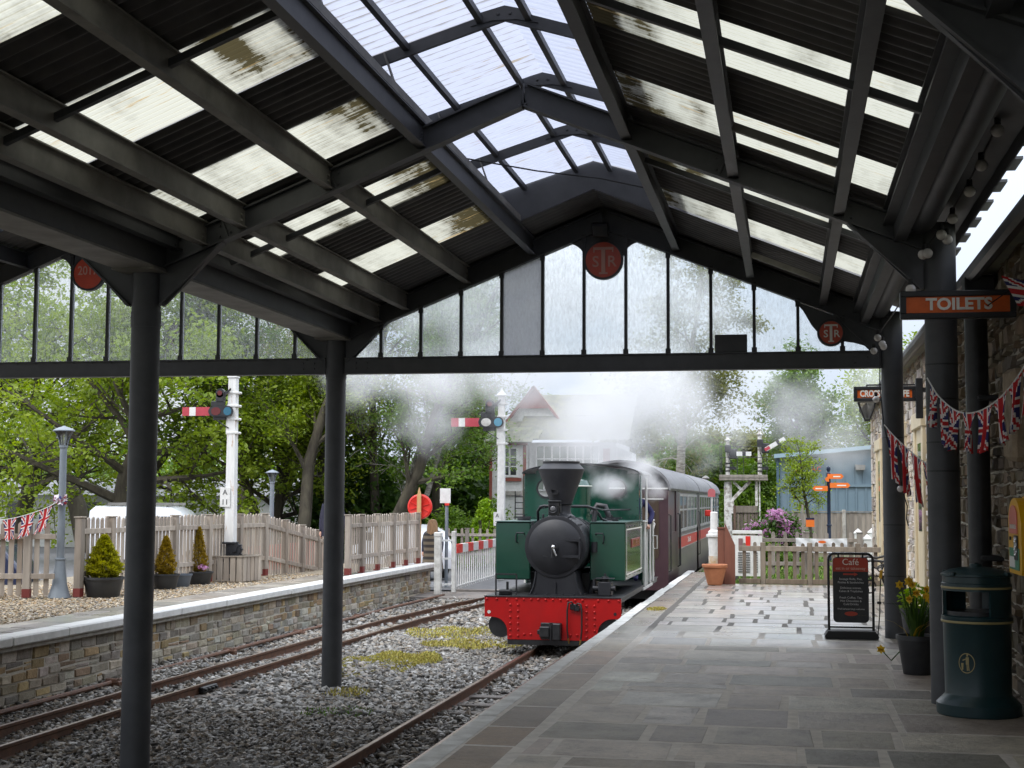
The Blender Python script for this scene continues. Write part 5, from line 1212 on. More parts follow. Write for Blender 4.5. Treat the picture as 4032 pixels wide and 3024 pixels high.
BODY = [(0, 0, .92, (.16, .12)), (0, 0, 1.08, (.15, .11)), (0, 0, 1.28, (.18, .12)), (0, 0, 1.42, (.15, .10)), (0, 0, 1.52, (.06, .06)),
        (.19, 0, 1.42, .065), (.25, .02, 1.15, .05), (.24, -.05, .90, .038), (-.19, 0, 1.42, .065), (-.25, .02, 1.15, .05), (-.24, -.05, .90, .038),
        (.10, 0, .86, .10), (.11, .0, .48, .07), (.11, .03, .10, .05), (.12, -.12, .05, .042), (-.10, 0, .86, .10), (-.11, .0, .48, .07), (-.11, .03, .10, .05), (-.12, -.12, .05, .042)]
EDG = [(0, 1), (1, 2), (2, 3), (3, 4), (3, 5), (5, 6), (6, 7), (3, 8), (8, 9), (9, 10), (0, 11), (11, 12), (12, 13), (13, 14), (0, 15), (15, 16), (16, 17), (17, 18)]
def ex_left(t, b, h, f, rt):
    MB().lathe([(.0, .135), (.08, .125), (.125, .05), (.13, -.05), (.12, -.13), (.14, -.2)], tuple(h), 20, caps=False).build('hood', M['navy'], t, 60)
    mb = MB(); mb.lathe([(.23, 1.50), (.25, 1.35), (.245, 1.1), (.25, .86), (.255, .80)], (0, 0, 0), 20, caps=False); mb.v = [(b.x + p[0], b.y + p[1] * .62 , b.z + p[2]) for p in mb.v]; mb.build('coat', M['navy'], t, 60)
    for s in (-1, 1): hand(t, b + Vector((s * .24, -.05, .90)), (0, -.1, -1), (0, 1, 0))
person('person in a dark hooded coat standing by the fence behind the far left column', (-9.62, 30.0, -.005), BODY, EDG, M['navy'], ex_left, 0, (0, -.02, 1.67), .098)
def ex_w(t, b, h, f, rt):
    g = random.Random(2); mb = MB(); mb.lathe([(.0, .15), (.09, .13), (.128, .04), (.135, -.06), (.15, -.2), (.145, -.3), (.12, -.36)], tuple(h), 24, caps=False); mb.v = [(p[0] + g.uniform(-.006, .006), p[1] + g.uniform(-.006, .006) - .015, p[2]) for p in mb.v]; mb.build('hair', M['hair'], t, 50)
    st = [(.035, .03, .028), (.16, .13, .09)]; mb = MB(); z0, nn = .40, 28
    prof = [(.30, .40), (.26, .7), (.235, .95), (.25, 1.2), (.24, 1.36), (.10, 1.46)]
    def rad(z):
        for (r0, a), (r1, c_) in zip(prof, prof[1:]):
            if z <= c_: return r0 + (r1 - r0) * (z - a) / (c_ - a)
        return .1
    for k in range(nn):
        za, zb_ = .40 + 1.06 * k / nn, .40 + 1.06 * (k + 1) / nn; A = []
        for z in (za, zb_): A.append([(b.x + rad(z) * math.cos(2 * PI * i / 20), b.y + rad(z) * .68 * math.sin(2 * PI * i / 20), b.z + z) for i in range(20)])
        mb.loft(A, False, 0, st[0] if k % 4 < 2 else st[1])
    mb.build('striped_coat', M['cloth'], t, 60)
    for s in (-1, 1): hand(t, b + Vector((s * .24, -.05, .90)), (0, -.1, -1), (0, 1, 0))
person('woman with long fair hair in a brown striped coat, back turned, at the crossing gate', (-8.98, 36.4, -.64), [(j[0], j[1], j[2] * .96, j[3]) for j in BODY], EDG, M['navy'], ex_w, 0, (0, 0, 1.58), .1, yawf=0)
def ex_d(t, b, h, f, rt):
    MB().lathe([(.0, .12), (.08, .115), (.115, .06), (.118, .02), (.15, .0), (.118, .01)], tuple(h), 20, caps=False).build('cap', M['navy'], t, 60)
    hand(t, b + Vector((.36, -.28, 1.02)), (.1, -.8, -.5), (1, 0, 0)); hand(t, b + Vector((-.2, -.3, 1.0)), (0, -1, -.1), (1, 0, 0))
DB = [list(j) for j in BODY]
for i in range(1, 11): DB[i][0] += .06 * DB[i][2]
DB[6] = [.42, -.06, 1.22, .055]; DB[7] = [.38, -.27, 1.05, .042]; DB[10] = [-.16, -.28, 1.02, .038]
person('engine driver in blue overalls leaning on the cab side of the engine', (LC + .72, 26.05, .14), [tuple(j) for j in DB], EDG, M['blue_overall'], ex_d, 0, (.12, -.03, 1.64), .098)

# ------------------------------------------------------------------ coaches
def coach(label, ya, yb, side, band, vest, end, nwin, zt=0, wcol='silver', letters=None):
    t = thing('railway_coach', label, 'coach', (LC, (ya + yb) / 2, -.66), 'coaches behind the engine')
    hw = 1.0; xr = LC + hw; xl = LC - hw
    z0, z1 = -.33, 1.86; yv = ya + vest
    mb = MB(); mb.bx(xl, xr, yv, yb, z0, z1, 0, .01); mb.build('body', side, t)
    if vest > .3:
        mb = MB(); mb.bx(xl, xr - .03, ya, yv - .001, z0 + .02, z1); b_ = mb.build('vestibule', end, t)
        mb = MB(); mb.bx(xr - .03, xr + .0, ya, ya + .12, z0, z1); mb.bx(xr - .03, xr, yv - .7, yv, z0, z1); mb.bx(xr - .03, xr, ya + .12, yv - .7, z0, .9); mb.build('end_panel', end, t)
        for y in ((ya + .07, yv - .35, yv - .06) if vest > 1 else (ya + .06,)): MB().tube([(xr, y, 1.3), (xr + .05, y, 1.28), (xr + .05, y, .1), (xr, y, .08)], .014, 6).build('grab_rail', M['black'], t)
        mb = MB(); mb.prism(rpoly(LC + .28, LC + .80, .35, 1.72, .1), ya - .012, ya - .001); mb.build('end_window', pbr('brown_interior', (.06, .042, .03), .3), t)
        mb = MB(); mb.bx(LC + .30, LC + .9, ya - .03, ya - .013, 1.62, 1.64) ; mb.tube([(LC + .62, ya - .05, 1.42), (LC + .7, ya - .05, 1.36), (LC + .62, ya - .05, 1.22), (LC + .72, ya - .05, 1.1), (LC + .66, ya - .05, .9)], .014, 6); mb.build('end_handrail', M['white'], t)
    mb = MB(); mb.bx(xr + .001, xr + .008, yv + .05, yb - .1, .48, .745); bd = mb.build('band', band, t)
    if letters: worn(3, 1.2, .13, (xr + .010, yv + 3.6, .615), M['letter'], bd, 'y', 5)
    mb = MB(); mb.bx(xr + .001, xr + .012, yv + .02, yb - .04, .745, .765); mb.bx(xr + .001, xr + .012, yv + .02, yb - .04, .46, .479); mb.bx(xr + .001, xr + .014, yv + .02, yb - .04, 1.80, 1.83); mb.build('beading', M[wcol], t)
    L_ = (yb - yv - .3) / nwin
    for k in range(nwin):
        y0 = yv + .15 + L_ * k + .1; y1 = y0 + L_ - .2
        mb = MB()
        for a, b_, c_, e_ in ((y0 - .07, y1 + .07, 1.70, 1.76), (y0 - .07, y1 + .07, .86, .93), (y0 - .07, y0, .93, 1.70), (y1, y1 + .07, .93, 1.70), (y0, y1, 1.36, 1.40)): mb.bx(xr + .001, xr + .022, a, b_, c_, e_)
        wf = mb.build('window', M[wcol], t)
        MB().bx(xr + .001, xr + .008, y0, y1, .93, 1.70).build('pane', M['window'], wf)
    R = []
    prof = [(1.07 * math.sin(a), 1.86 + .60 * (math.cos(a) - math.cos(1.5)) / (1 - math.cos(1.5))) for a in np.linspace(-1.5, 1.5, 25)]
    for y in (ya - .15, ya + .2, yb - .2, yb + .15): R.append([(LC + a, y, z + zt) for a, z in prof] + [(LC + a * .97, y, z - .05 + zt) for a, z in prof[::-1]])
    rf = MB().loft(R).build('roof', M['roof_grey'], t, 40)
    mb = MB()
    for y in np.arange(ya + .3, yb, 2.4): mb.loft([[(LC + a * 1.004, y + q, z + .008 + zt) for a, z in prof] for q in (0, .05)], False)
    mb.build('rib', M['roof_grey'], rf, 40)
    pe = [(LC + a * .965, z - .03) for a, z in prof]; mb = MB(); mb.prism(pe + [(xr, 1.85), (xl, 1.85)], ya + .02, ya + .05); mb.build('end_arch', M['roof_grey'], t)
    mb = MB(); mb.bx(LC - 1.0, LC + 1.0, ya - .02, ya + .015, 1.84, 1.872); mb.build('end_beading', M['white'], t)
    mb = MB(); mb.bx(LC - .8, LC + .8, ya + .4, yb - .4, -.52, -.34)
    for y in (ya + 1.2, ya + 2.2, yb - 2.2, yb - 1.2):
        for s in (-1, 1): mb.cyl((LC + s * .28, y, -.42), (LC + s * .40, y, -.42), .22, n=20)
    mb.build('underframe', M['black'], t)
    mb = MB(); mb.tube([(LC + .4, ya - .05, 1.2), (LC + .5, ya - .1, .6), (LC + .2, ya - .2, -.1)], .02, 6); mb.build('hose', M['rubber'], t)
coach('maroon ended coach with grey sides and a red band, next behind the engine', 31.2, 41.1, M['coach_grey'], M['coach_red'], 2.95, M['maroon'], 5, letters='S T R')
coach('dark brown coach with a red band, second behind the engine', 41.65, 48.2, M['coach_grey'], M['coach_red'], .32, M['maroon'], 5)
coach('teal blue coach at the far end of the train', 48.85, 54., M['teal'], M['teal'], .32, M['teal'], 4, wcol='teal')
# ------------------------------------------------------------------ fences
WC = [(1.1, 1.08, 1.08), (.98, .95, .95), (1.22, 1.19, 1.18), (.88, .85, .84), (1.02, .96, .92)]
def picket_fence(name, label, pts, ht, posts, pick=.128, pw=.08, mat='wood', foot=True, rails=(.30, .86), post=.12, group=None, dz=None, front=1, capz=.0):
    """pts: polyline (x,y); posts at arclengths; dz(l) ground offset"""
    pts = [Vector((p[0], p[1], 0)) for p in pts]; t = thing(name, label, 'fence', (pts[0].x, pts[0].y, 0), group); dz = dz or (lambda l: 0)
    Ls = [0]
    for a, b_ in zip(pts, pts[1:]): Ls.append(Ls[-1] + (b_ - a).length)
    def atl(l):
        for i in range(len(pts) - 1):
            if Ls[i + 1] >= l - 1e-6 or i == len(pts) - 2:
                d = (pts[i + 1] - pts[i]).normalized(); p = pts[i] + d * (l - Ls[i]); return Vector((p.x, p.y, dz(l))), d
    g = random.Random(len(label)); tot = Ls[-1]
    for l in posts:
        p, d = atl(l); R = Matrix.Rotation(math.atan2(d.y, d.x), 3, 'Z'); c = g.choice(WC); k = g.uniform(.8, .95)
        mb = MB(); mb.box((p.x, p.y, p.z + ht * .52), (post, post, ht * 1.04 + .1 - .1), R, 0, .008, tuple(q * k for q in c)); mb.box((p.x, p.y, p.z + ht * 1.05), (post + .03, post + .03, .02), R, 0, .004, (.9, .88, .86))
        o = mb.build('post', M[mat], t)
        if foot: MB().box((p.x, p.y, p.z + .07), (post + .006, post + .006, .14), R, 0, .002).build('red_foot', pbr('red_oxide_foot', (.16, .025, .02), .6) if 'foot' not in M else M['foot'], o)
    ps = [0] + list(posts) + [tot]
    ps = sorted(set(ps))
    for a, b_ in zip(ps, ps[1:]):
        if b_ - a < .2: continue
        mb = MB(); (p, d), (q, _) = atl(a), atl(b_); nrm = Vector((d.y, -d.x, 0)) * front
        for h in rails: mb.bar(p + nrm * .02 + Vector((0, 0, ht * h)), q + nrm * .02 + Vector((0, 0, ht * h)), .04, .085, m=0, ch=.004, col=g.choice(WC))
        n = max(1, int((b_ - a - post) / pick)); st = (b_ - a - post) / n
        for k in range(n):
            l = a + post / 2 + st * (k + .5); p, d = atl(l); R = Matrix.Rotation(math.atan2(d.y, d.x), 3, 'Z'); hh = ht * g.uniform(.985, 1.015) + .06; w_ = pw / 2
            prof = [(-w_, .03), (w_, .03), (w_, hh - w_), (w_ * .7, hh - w_ * .4), (0, hh), (-w_ * .7, hh - w_ * .4), (-w_, hh - w_)]
            V = []; off = -nrm * .012
            for y in (-.011, .011):
                for x, z in prof: V.append(p + off + R @ Vector((x, y, 0)) + Vector((g.uniform(-.002, .002), 0, z)))
            m_ = len(prof); c = g.choice(WC); mb.add(V, [tuple(range(m_))[::-1], tuple(range(m_, 2 * m_))] + [(i, (i + 1) % m_, (i + 1) % m_ + m_, i + m_) for i in range(m_)], 0, c)
        mb.build('panel', M[mat], t)
    return t
M['foot'] = pbr('red_oxide_foot', (.16, .025, .02), .65)
FN = 'picket fences'
picket_fence('picket_fence', 'picket fence with red post feet at the far left behind the flag bunting', [(-14.4, 20.9), (-11.55, 21.62)], 1.13, [.9, 2.5], group=FN)
picket_fence('picket_fence', 'tall picket fence behind the potted conifers on the left platform', [(-11.27, 21.85), (-11.13, 24.5), (-10.72, 28.9)], 1.22, [.02, 1.02, 2.15, 3.3, 4.6, 5.9, 7.05], group=FN)
picket_fence('picket_fence', 'picket fence stepping down the ramp beyond the planter box', [(-10.72, 29.0), (-10.55, 33.2)], 1.2, [1.0, 2.0, 3.0, 4.1], group=FN, dz=lambda l: -.125 * l, foot=False)
picket_fence('picket_fence', 'picket fence with red post feet along the far end of the left platform', [(-9.13, 29.55), (-9.11, 35.4)], 1.2, [.03, 1.0, 2.2, 3.5, 4.65, 5.8], group=FN, foot=True, pick=.155, pw=.07)
t = thing('barrier_board', 'red plastic barrier glimpsed through the ramp fence', 'barrier', (-11.3, 33, -.6))
for k in range(3):
    mb = MB(); y = 30.2 + k * 1.9; mb.bx(-11.6, -11.55, y, y + 1.7, -.35, .55, 0, .02); mb.bx(-11.7, -11.4, y + .2, y + .3, -.6, -.35); mb.bx(-11.7, -11.4, y + 1.4, y + 1.5, -.6, -.35); mb.build('board', M['redplastic'], t)

# ------------------------------------------------------------------ lamp posts
lp = thing('lamp_post', 'grey tapered lamp post with the bunting tied to it by the left picket fence', 'lamp post', (-11.55, 21.78, -.01), 'grey platform lamp posts')
def lamp_build(t, x, y, z, H):
    mb = MB(); mb.lathe([(.18, z), (.175, z + .02), (.12, z + .2), (.085, z + .5), (.078, z + .60), (.088, z + .605), (.088, z + .63), (.062, z + .635), (.055, z + H - .36), (.07, z + H - .355), (.07, z + H - .32), (.05, z + H - .32)], (x, y, 0), 24); mb.build('pole', M['grey_lamp'], t, 35)
    mb = MB()
    for k in range(4):
        a = PI / 4 + k * PI / 2; c, s = math.cos(a), math.sin(a); mb.tube([(x + c * .055, y + s * .055, z + H - .33), (x + c * .075, y + s * .075, z + H - .24), (x + c * .11, y + s * .11, z + H - .14), (x + c * .165, y + s * .165, z + H - .075)], .011, 6)
    mb.lathe([(.178, z + H - .09), (.178, z + H - .075), (.09, z + H - .03), (.03, z + H - .012), (.02, z + H), (.001, z + H)], (x, y, 0), 20); mb.build('cage', M['grey_lamp'], t, 40)
    MB().lathe([(.05, z + H - .32), (.07, z + H - .22), (.105, z + H - .13), (.15, z + H - .09)], (x, y, 0), 16).build('glass', M['clearglass'], t, 40)
lamp_build(lp, -11.55, 21.78, -.01, 2.77)
dup(lp, (-13.19, 36, -.42), 0, 'grey tapered lamp post beyond the ramp fence, left of the far left column').name = 'lamp_post.001'

# ------------------------------------------------------------------ planters
def foliage_cone(name, mat, x, y, z0, z1, r0, seed, n=5200, parent=None, blobs=1):
    g = np.random.default_rng(seed); t_ = g.uniform(0, 1, n) ** 1.25; z = z0 + (z1 - z0) * t_; a = g.uniform(0, 2 * PI, n)
    prof = r0 * np.clip(np.minimum((1 - t_) ** .75 * 1.05, .55 + t_ * 2.2), .03, 1) * (1 + .16 * np.sin(a * 5 + t_ * 22) + .10 * np.sin(a * 3 - t_ * 40))
    r = prof * np.sqrt(g.uniform(.35, 1.02, n)); P = np.stack([x + r * np.cos(a), y + r * np.sin(a), z], 1)
    L_ = .055 * g.uniform(.6, 1.3, n) * (r0 / .3 + .5) / 1.5; up = np.stack([np.cos(a) * .7, np.sin(a) * .7, g.uniform(.3, 1.1, n)], 1) + g.normal(0, .25, (n, 3)); up /= np.linalg.norm(up, axis=1)[:, None]
    sd = np.cross(up, g.normal(0, 1, (n, 3))); sd /= np.linalg.norm(sd, axis=1)[:, None]
    V = np.stack([P, P + up * L_[:, None] * .5 + sd * L_[:, None] * .28, P + up * L_[:, None], P + up * L_[:, None] * .5 - sd * L_[:, None] * .28], 1).reshape(-1, 3)
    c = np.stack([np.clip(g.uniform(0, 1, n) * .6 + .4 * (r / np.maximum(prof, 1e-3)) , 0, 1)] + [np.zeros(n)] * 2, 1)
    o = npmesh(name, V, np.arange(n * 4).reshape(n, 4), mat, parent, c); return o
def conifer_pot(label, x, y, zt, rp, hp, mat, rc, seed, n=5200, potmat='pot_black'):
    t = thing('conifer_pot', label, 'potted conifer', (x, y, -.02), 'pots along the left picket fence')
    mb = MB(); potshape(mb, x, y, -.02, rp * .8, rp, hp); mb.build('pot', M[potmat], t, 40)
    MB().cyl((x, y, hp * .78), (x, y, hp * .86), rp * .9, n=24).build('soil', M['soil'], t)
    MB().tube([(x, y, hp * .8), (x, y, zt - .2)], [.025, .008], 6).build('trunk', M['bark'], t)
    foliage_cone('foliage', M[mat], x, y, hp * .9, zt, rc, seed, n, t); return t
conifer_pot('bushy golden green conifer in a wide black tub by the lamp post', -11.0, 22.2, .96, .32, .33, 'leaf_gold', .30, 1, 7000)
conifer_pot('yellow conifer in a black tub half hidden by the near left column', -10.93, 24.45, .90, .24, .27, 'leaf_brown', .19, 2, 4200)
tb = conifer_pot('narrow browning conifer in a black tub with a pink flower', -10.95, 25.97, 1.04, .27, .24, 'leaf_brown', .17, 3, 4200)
mb = MB(); g = random.Random(3)
for k in range(50):
    C = Vector((-10.80 + g.gauss(0, .05), 25.85 + g.gauss(0, .05), .30 + g.gauss(0, .025))); u = Vector((g.gauss(0, 1), g.gauss(0, 1), g.gauss(0, 1))).normalized() * .025; v = u.cross(Vector((g.gauss(0, 1), g.gauss(0, 1), 1))).normalized() * .02; mb.quad(C - u, C - v, C + u, C + v, 0, (g.random(), 0, 0))
mb.build('flower', M['leaf_pink'], tb, normals=False)
t = thing('empty_tub', 'empty blue grey plastic tub between the two slimmer conifer pots', 'plant pot', (-10.98, 25.2, -.02), 'pots along the left picket fence')
mb = MB(); potshape(mb, -10.98, 25.2, -.02, .17, .215, .23); mb.build('pot', M['pot_grey'], t, 40)
MB().cyl((-10.98, 25.2, .14), (-10.98, 25.2, .16), .19, n=24).build('soil', M['soil'], t)

# ------------------------------------------------------------------ semaphore signals
def semaphore(label, x, y, z0, zt, s, number, rust, base=True, zarm=None, ws=1):
    t = thing('semaphore_signal', label, 'railway signal', (x, y, z0), 'red armed semaphore signals')
    mat = M['white_rusty'] if rust else M['white']; w_ = .155 * s * ws
    mb = MB(); zp = z0 + (.74 if base else 0)
    mb.loft([[(x + a * w_ * k, y + b_ * w_ * k, z) for a, b_ in ((-.5, -.5), (.5, -.5), (.5, .5), (-.5, .5))] for z, k in ((zp, 1.22), (zp + .02, 1.2), (zt - .04, 1.0))]); mb.build('post', mat, t)
    mb = MB(); mb.box((x, y, zt - .02), (w_ * 1.25, w_ * 1.25, .03), None, 0, .005)
    if not base: mb.lathe([(w_ * .95, zt), (w_ * .9, zt + .02), (w_ * .45, zt + .09), (.02, zt + .19), (.001, zt + .21)], (x, y, 0), 16)
    mb.build('cap', mat, t)
    za = zarm
    ya = y - w_ * .5 - .06
    mb = MB(); mb.bx(x - 1.0 * s, x - .43 * s, ya - .012, ya + .006, za - .085 * s, za + .085 * s)
    a = mb.build('arm', M['armred'], t)
    MB().bx(x - .85 * s, x - .72 * s, ya - .0145, ya - .0121, za - .085 * s, za + .085 * s).build('stripe', M['white'], a)
    mb = MB()
    P = [(x + (-.32 + .13 * math.cos(q)) * s, za + .105 * math.sin(q) * s) for q in np.linspace(PI / 2, 3 * PI / 2, 12)] + [(x + (-.04 + .10 * math.cos(q)) * s, za + .105 * math.sin(q) * s) for q in np.linspace(-PI / 2, PI / 2, 12)]
    mb.prism(P, ya - .03, ya + .01); mb.bx(x - .40 * s, x - .12 * s, ya - .02, ya + .03, za + .10 * s, za + .2 * s, 0, .008); mb.bx(x - .31 * s, x - .13 * s, ya - .02, ya + .08, za + .16 * s, za + .38 * s, 0, .02); mb.cyl((x - .22 * s, ya - .02, za + .36 * s), (x - .22 * s, ya + .08, za + .36 * s), .09 * s, n=18)
    mb.prism([(x - .15 * s, za + .36 * s), (x + .0, za + .46 * s), (x + .0, za + .42 * s), (x - .12 * s, za + .30 * s)], ya, ya + .02); mb.bx(x - .36 * s, x - .1 * s, ya - .0, ya + .06, za - .17 * s, za - .10 * s, 0, .006)
    mb.bar((x - .30 * s, ya + .03, za - .17 * s), (x - .05 * s, ya + .05, za - .33 * s), .02, .02); mb.build('spectacle_frame', M['black'], a)
    mb = MB(); mb.cyl((x - .05 * s, ya - .036, za), (x - .05 * s, ya - .028, za), .082 * s, n=22); mb.build('blue_lens', M['bluelens'] if rust else pbr('pale_blue_lens', (.10, .30, .42), .12), a)
    mb = MB(); mb.lathe([(.001, 0), (.1, 0), (.1, .008), (.001, .008)], (0, 0, 0), 22, 'y'); mb.v = [(x - .29 * s + p[0] * s, ya - .036 + p[1], za + p[2] * .8 * s) for p in mb.v]; mb.build('red_lens', M['redlens'] if rust else M['old_white'], a)
    mb = MB(); mb.cyl((x - .22 * s, ya - .03, za + .36 * s), (x - .22 * s, ya - .02, za + .36 * s), .05 * s, n=14); mb.build('lamp_lens', M['redlens'], a)
    for z in (za + .37 * s, za + .11 * s, za - .15 * s, za - .42 * s):
        mb = MB(); mb.box((x + .02, y, z), (w_ * 1.55, w_ * 1.25, .045 * s), None, 0, .008); mb.cyl((x + w_ * .75, y, z), (x + w_ * 1.15, y, z), .02, .008, 8); mb.build('bracket', M['white'], t)
    MB().bar((x - w_ * .62, y - w_ * .4, za - .45 * s), (x - w_ * .62, y - w_ * .4, za - .1), .03, .03).build('pull_rod', M['white'], t)
    if number:
        zn = number[1]; MB().bx(x - .19, x + .02, y - w_ * .66 - .012, y - w_ * .66, zn - .19, zn + .19, 0, .004).build('number_plate', M['white'], t)
        text('A', .15, (x - .085, y - w_ * .66 - .015, zn + .09), M['black'], t, ext=.001); 
        if number[0] > 1: text('11', .15, (x - .085, y - w_ * .66 - .015, zn - .1), M['black'], t, ext=.001)
    if base:
        mb = MB(); mb.box((x, y, z0 + .5), (w_ * .95, w_ * .95, .95), None, 0, .02); mb.box((x, y, z0 + .75), (w_ * 1.7, w_ * 1.5, .035), None, 0, .006); mb.cyl((x + .13, y - .04, z0 + .62), (x + .13, y - .10, z0 + .62), .135, n=22); mb.cyl((x + .13, y - .1, z0 + .62), (x + .13, y - .12, z0 + .62), .05, n=12)
        for k in range(10): aa = k * .628; mb.box((x + .13 + .14 * math.cos(aa), y - .07, z0 + .62 + .14 * math.sin(aa)), (.035, .06, .03), Matrix.Rotation(-aa, 3, 'Y'))
        mb.bar((x + .1, y, z0 + .5), (x + .42, y, z0), .03, .03); mb.bar((x - .05, y - .1, z0 + .4), (x - .22, y - .1, z0 + .44), .03, .06); mb.bar((x - .02, y - .1, z0 + .4), (x + .2, y - .1, z0 + .7), .02, .02); mb.build('winch', M['smokebox'], t)
    return t
semaphore('semaphore signal on a rust streaked white post with plate A 11 by the planter', -10.73, 27.0, -.02, 4.0, 1.0, (2, 1.62), True, True, 3.30)
semaphore('semaphore signal on a white post with pointed finial left of the engine', -7.9, 40.0, -.62, 4.52, 1.42, (1, 1.06), False, False, 3.765, .8)
t = thing('planter_box', 'square box of weathered pickets around the foot of the A 11 signal', 'box', (-10.6, 26.95, -.02))
g = random.Random(6)
for a, b_, n in (((-10.98, 26.62), (-10.32, 26.62), 5), ((-10.32, 26.62), (-10.22, 27.35), 5), ((-10.22, 27.35), (-10.95, 27.35), 5), ((-10.95, 27.35), (-10.98, 26.62), 5)):
    a = Vector((*a, 0)); b_ = Vector((*b_, 0)); d = (b_ - a); mb = MB(); R = Matrix.Rotation(math.atan2(d.y, d.x), 3, 'Z')
    for k in range(n): p = a + d * ((k + .5) / n); mb.box((p.x, p.y, .24), (d.length / n * .8, .03, .48), R, 0, .004, g.choice(WC))
    mb.bar(a + Vector((0, 0, .48)), b_ + Vector((0, 0, .48)), .06, .025, col=(.85, .83, .8)); mb.bar(a + Vector((0, 0, .1)) - d.normalized().cross(Vector((0, 0, 1))) * .025, b_ + Vector((0, 0, .1)) - d.normalized().cross(Vector((0, 0, 1))) * .025, .02, .08, col=(.8, .78, .75)); mb.build('slatted_side', M['wood'], t)

# ------------------------------------------------------------------ crossing gate, signs
t = thing('crossing_gatepost', 'pair of white posts joined by three white rails at the end of the left platform', 'gate post', (-8.18, 33.8, -.66))
mb = MB(); mb.bx(-8.28, -8.12, 33.72, 33.88, -.66, .76, 0, .012); mb.bx(-8.29, -8.11, 33.71, 33.89, .70, .82, 0, .02); mb.bx(-7.93, -7.83, 34.02, 34.14, -.62, .84, 0, .01); mb.build('post', M['old_white'], t)
mb = MB()
for z in (.62, .19, -.42): mb.bar((-8.13, 33.82, z), (-7.9, 34.06, z), .05, .045)
mb.build('rail', M['white'], t)
t = thing('level_crossing_barrier', 'red and white striped barrier over white palings left of the engine', 'barrier', (-7.6, 36.5, -.6))
A = Vector((-7.90, 34.3, .41)); B = Vector((-8.06, 40.0, .40)); d = B - A
for k in range(8):
    p = A + d * (k / 8); q = A + d * ((k + 1) / 8); MB().bar(p, q, .10, .21).build('boom_stripe', M['redplastic'] if k % 2 == 0 else M['white'], t)
mb = MB(); n = 20
for k in range(n): p = A + d * ((k + .6) / n); mb.bx(p.x - .012, p.x + .012, p.y - .03, p.y + .03, -.56, p.z - .1)
mb.bar((A.x, A.y, -.5), (B.x, B.y, -.5), .03, .03); mb.build('skirt', M['white'], t)
t = thing('lifebuoy_post', 'round red disc with spokes behind a pointed pale wooden stake', 'sign', (-9.22, 36, -.6))
cx, cz = -9.22, 1.41
mb = MB(); mb.lathe([(.25, -.03), (.28, -.05), (.32, -.03), (.32, .03), (.27, .04)], (cx, 36, cz), 40, 'y'); mb.cyl((cx, 35.98, cz), (cx, 36.02, cz), .27, n=40)
for k in range(4): a = k * PI / 4 + .3; mb.bar((cx - .27 * math.cos(a), 35.97, cz - .27 * math.sin(a)), (cx + .27 * math.cos(a), 35.97, cz + .27 * math.sin(a)), .02, .05, up=(0, 1, 0))
mb.cyl((cx, 35.95, cz), (cx, 36, cz), .08, n=20); mb.build('disc', M['redplastic'], t, 40)
mb = MB(); mb.prism([(cx - .04, -.6), (cx + .06, -.6), (cx + .06, 1.70), (cx + .01, 1.90), (cx - .04, 1.70)], 35.84, 35.91); mb.build('stake', pbr('pale_new_timber', (.58, .36, .16), .7, 0, (.5, .3, .13), 9, sc=(1, 1, .1)), t)
t = thing('notice_post', 'white rectangular notice with a red tab on a pale grey post', 'sign', (-8.55, 36.6, -.64))
mb = MB(); mb.cyl((-8.66, 36.6, -.64), (-8.66, 36.6, 1.55), .045, n=12); mb.build('pole', M['grey_lamp'], t, 40)
MB().bx(-8.83, -8.55, 36.54, 36.56, 1.50, 1.88, 0, .01).build('plate', M['white'], t); MB().bx(-8.70, -8.58, 36.53, 36.545, 1.44, 1.50, 0, .005).build('tab', M['redplastic'], t)
picket_fence('picket_fence', 'grey picket fence in front of the bright green garden shrubs', [(-11.3, 44.2), (-7.6, 44.2)], 1.05, [.1, 1.5, 3.0], group=FN, mat='wood_grey', foot=False, dz=lambda l: -.4, pick=.2)

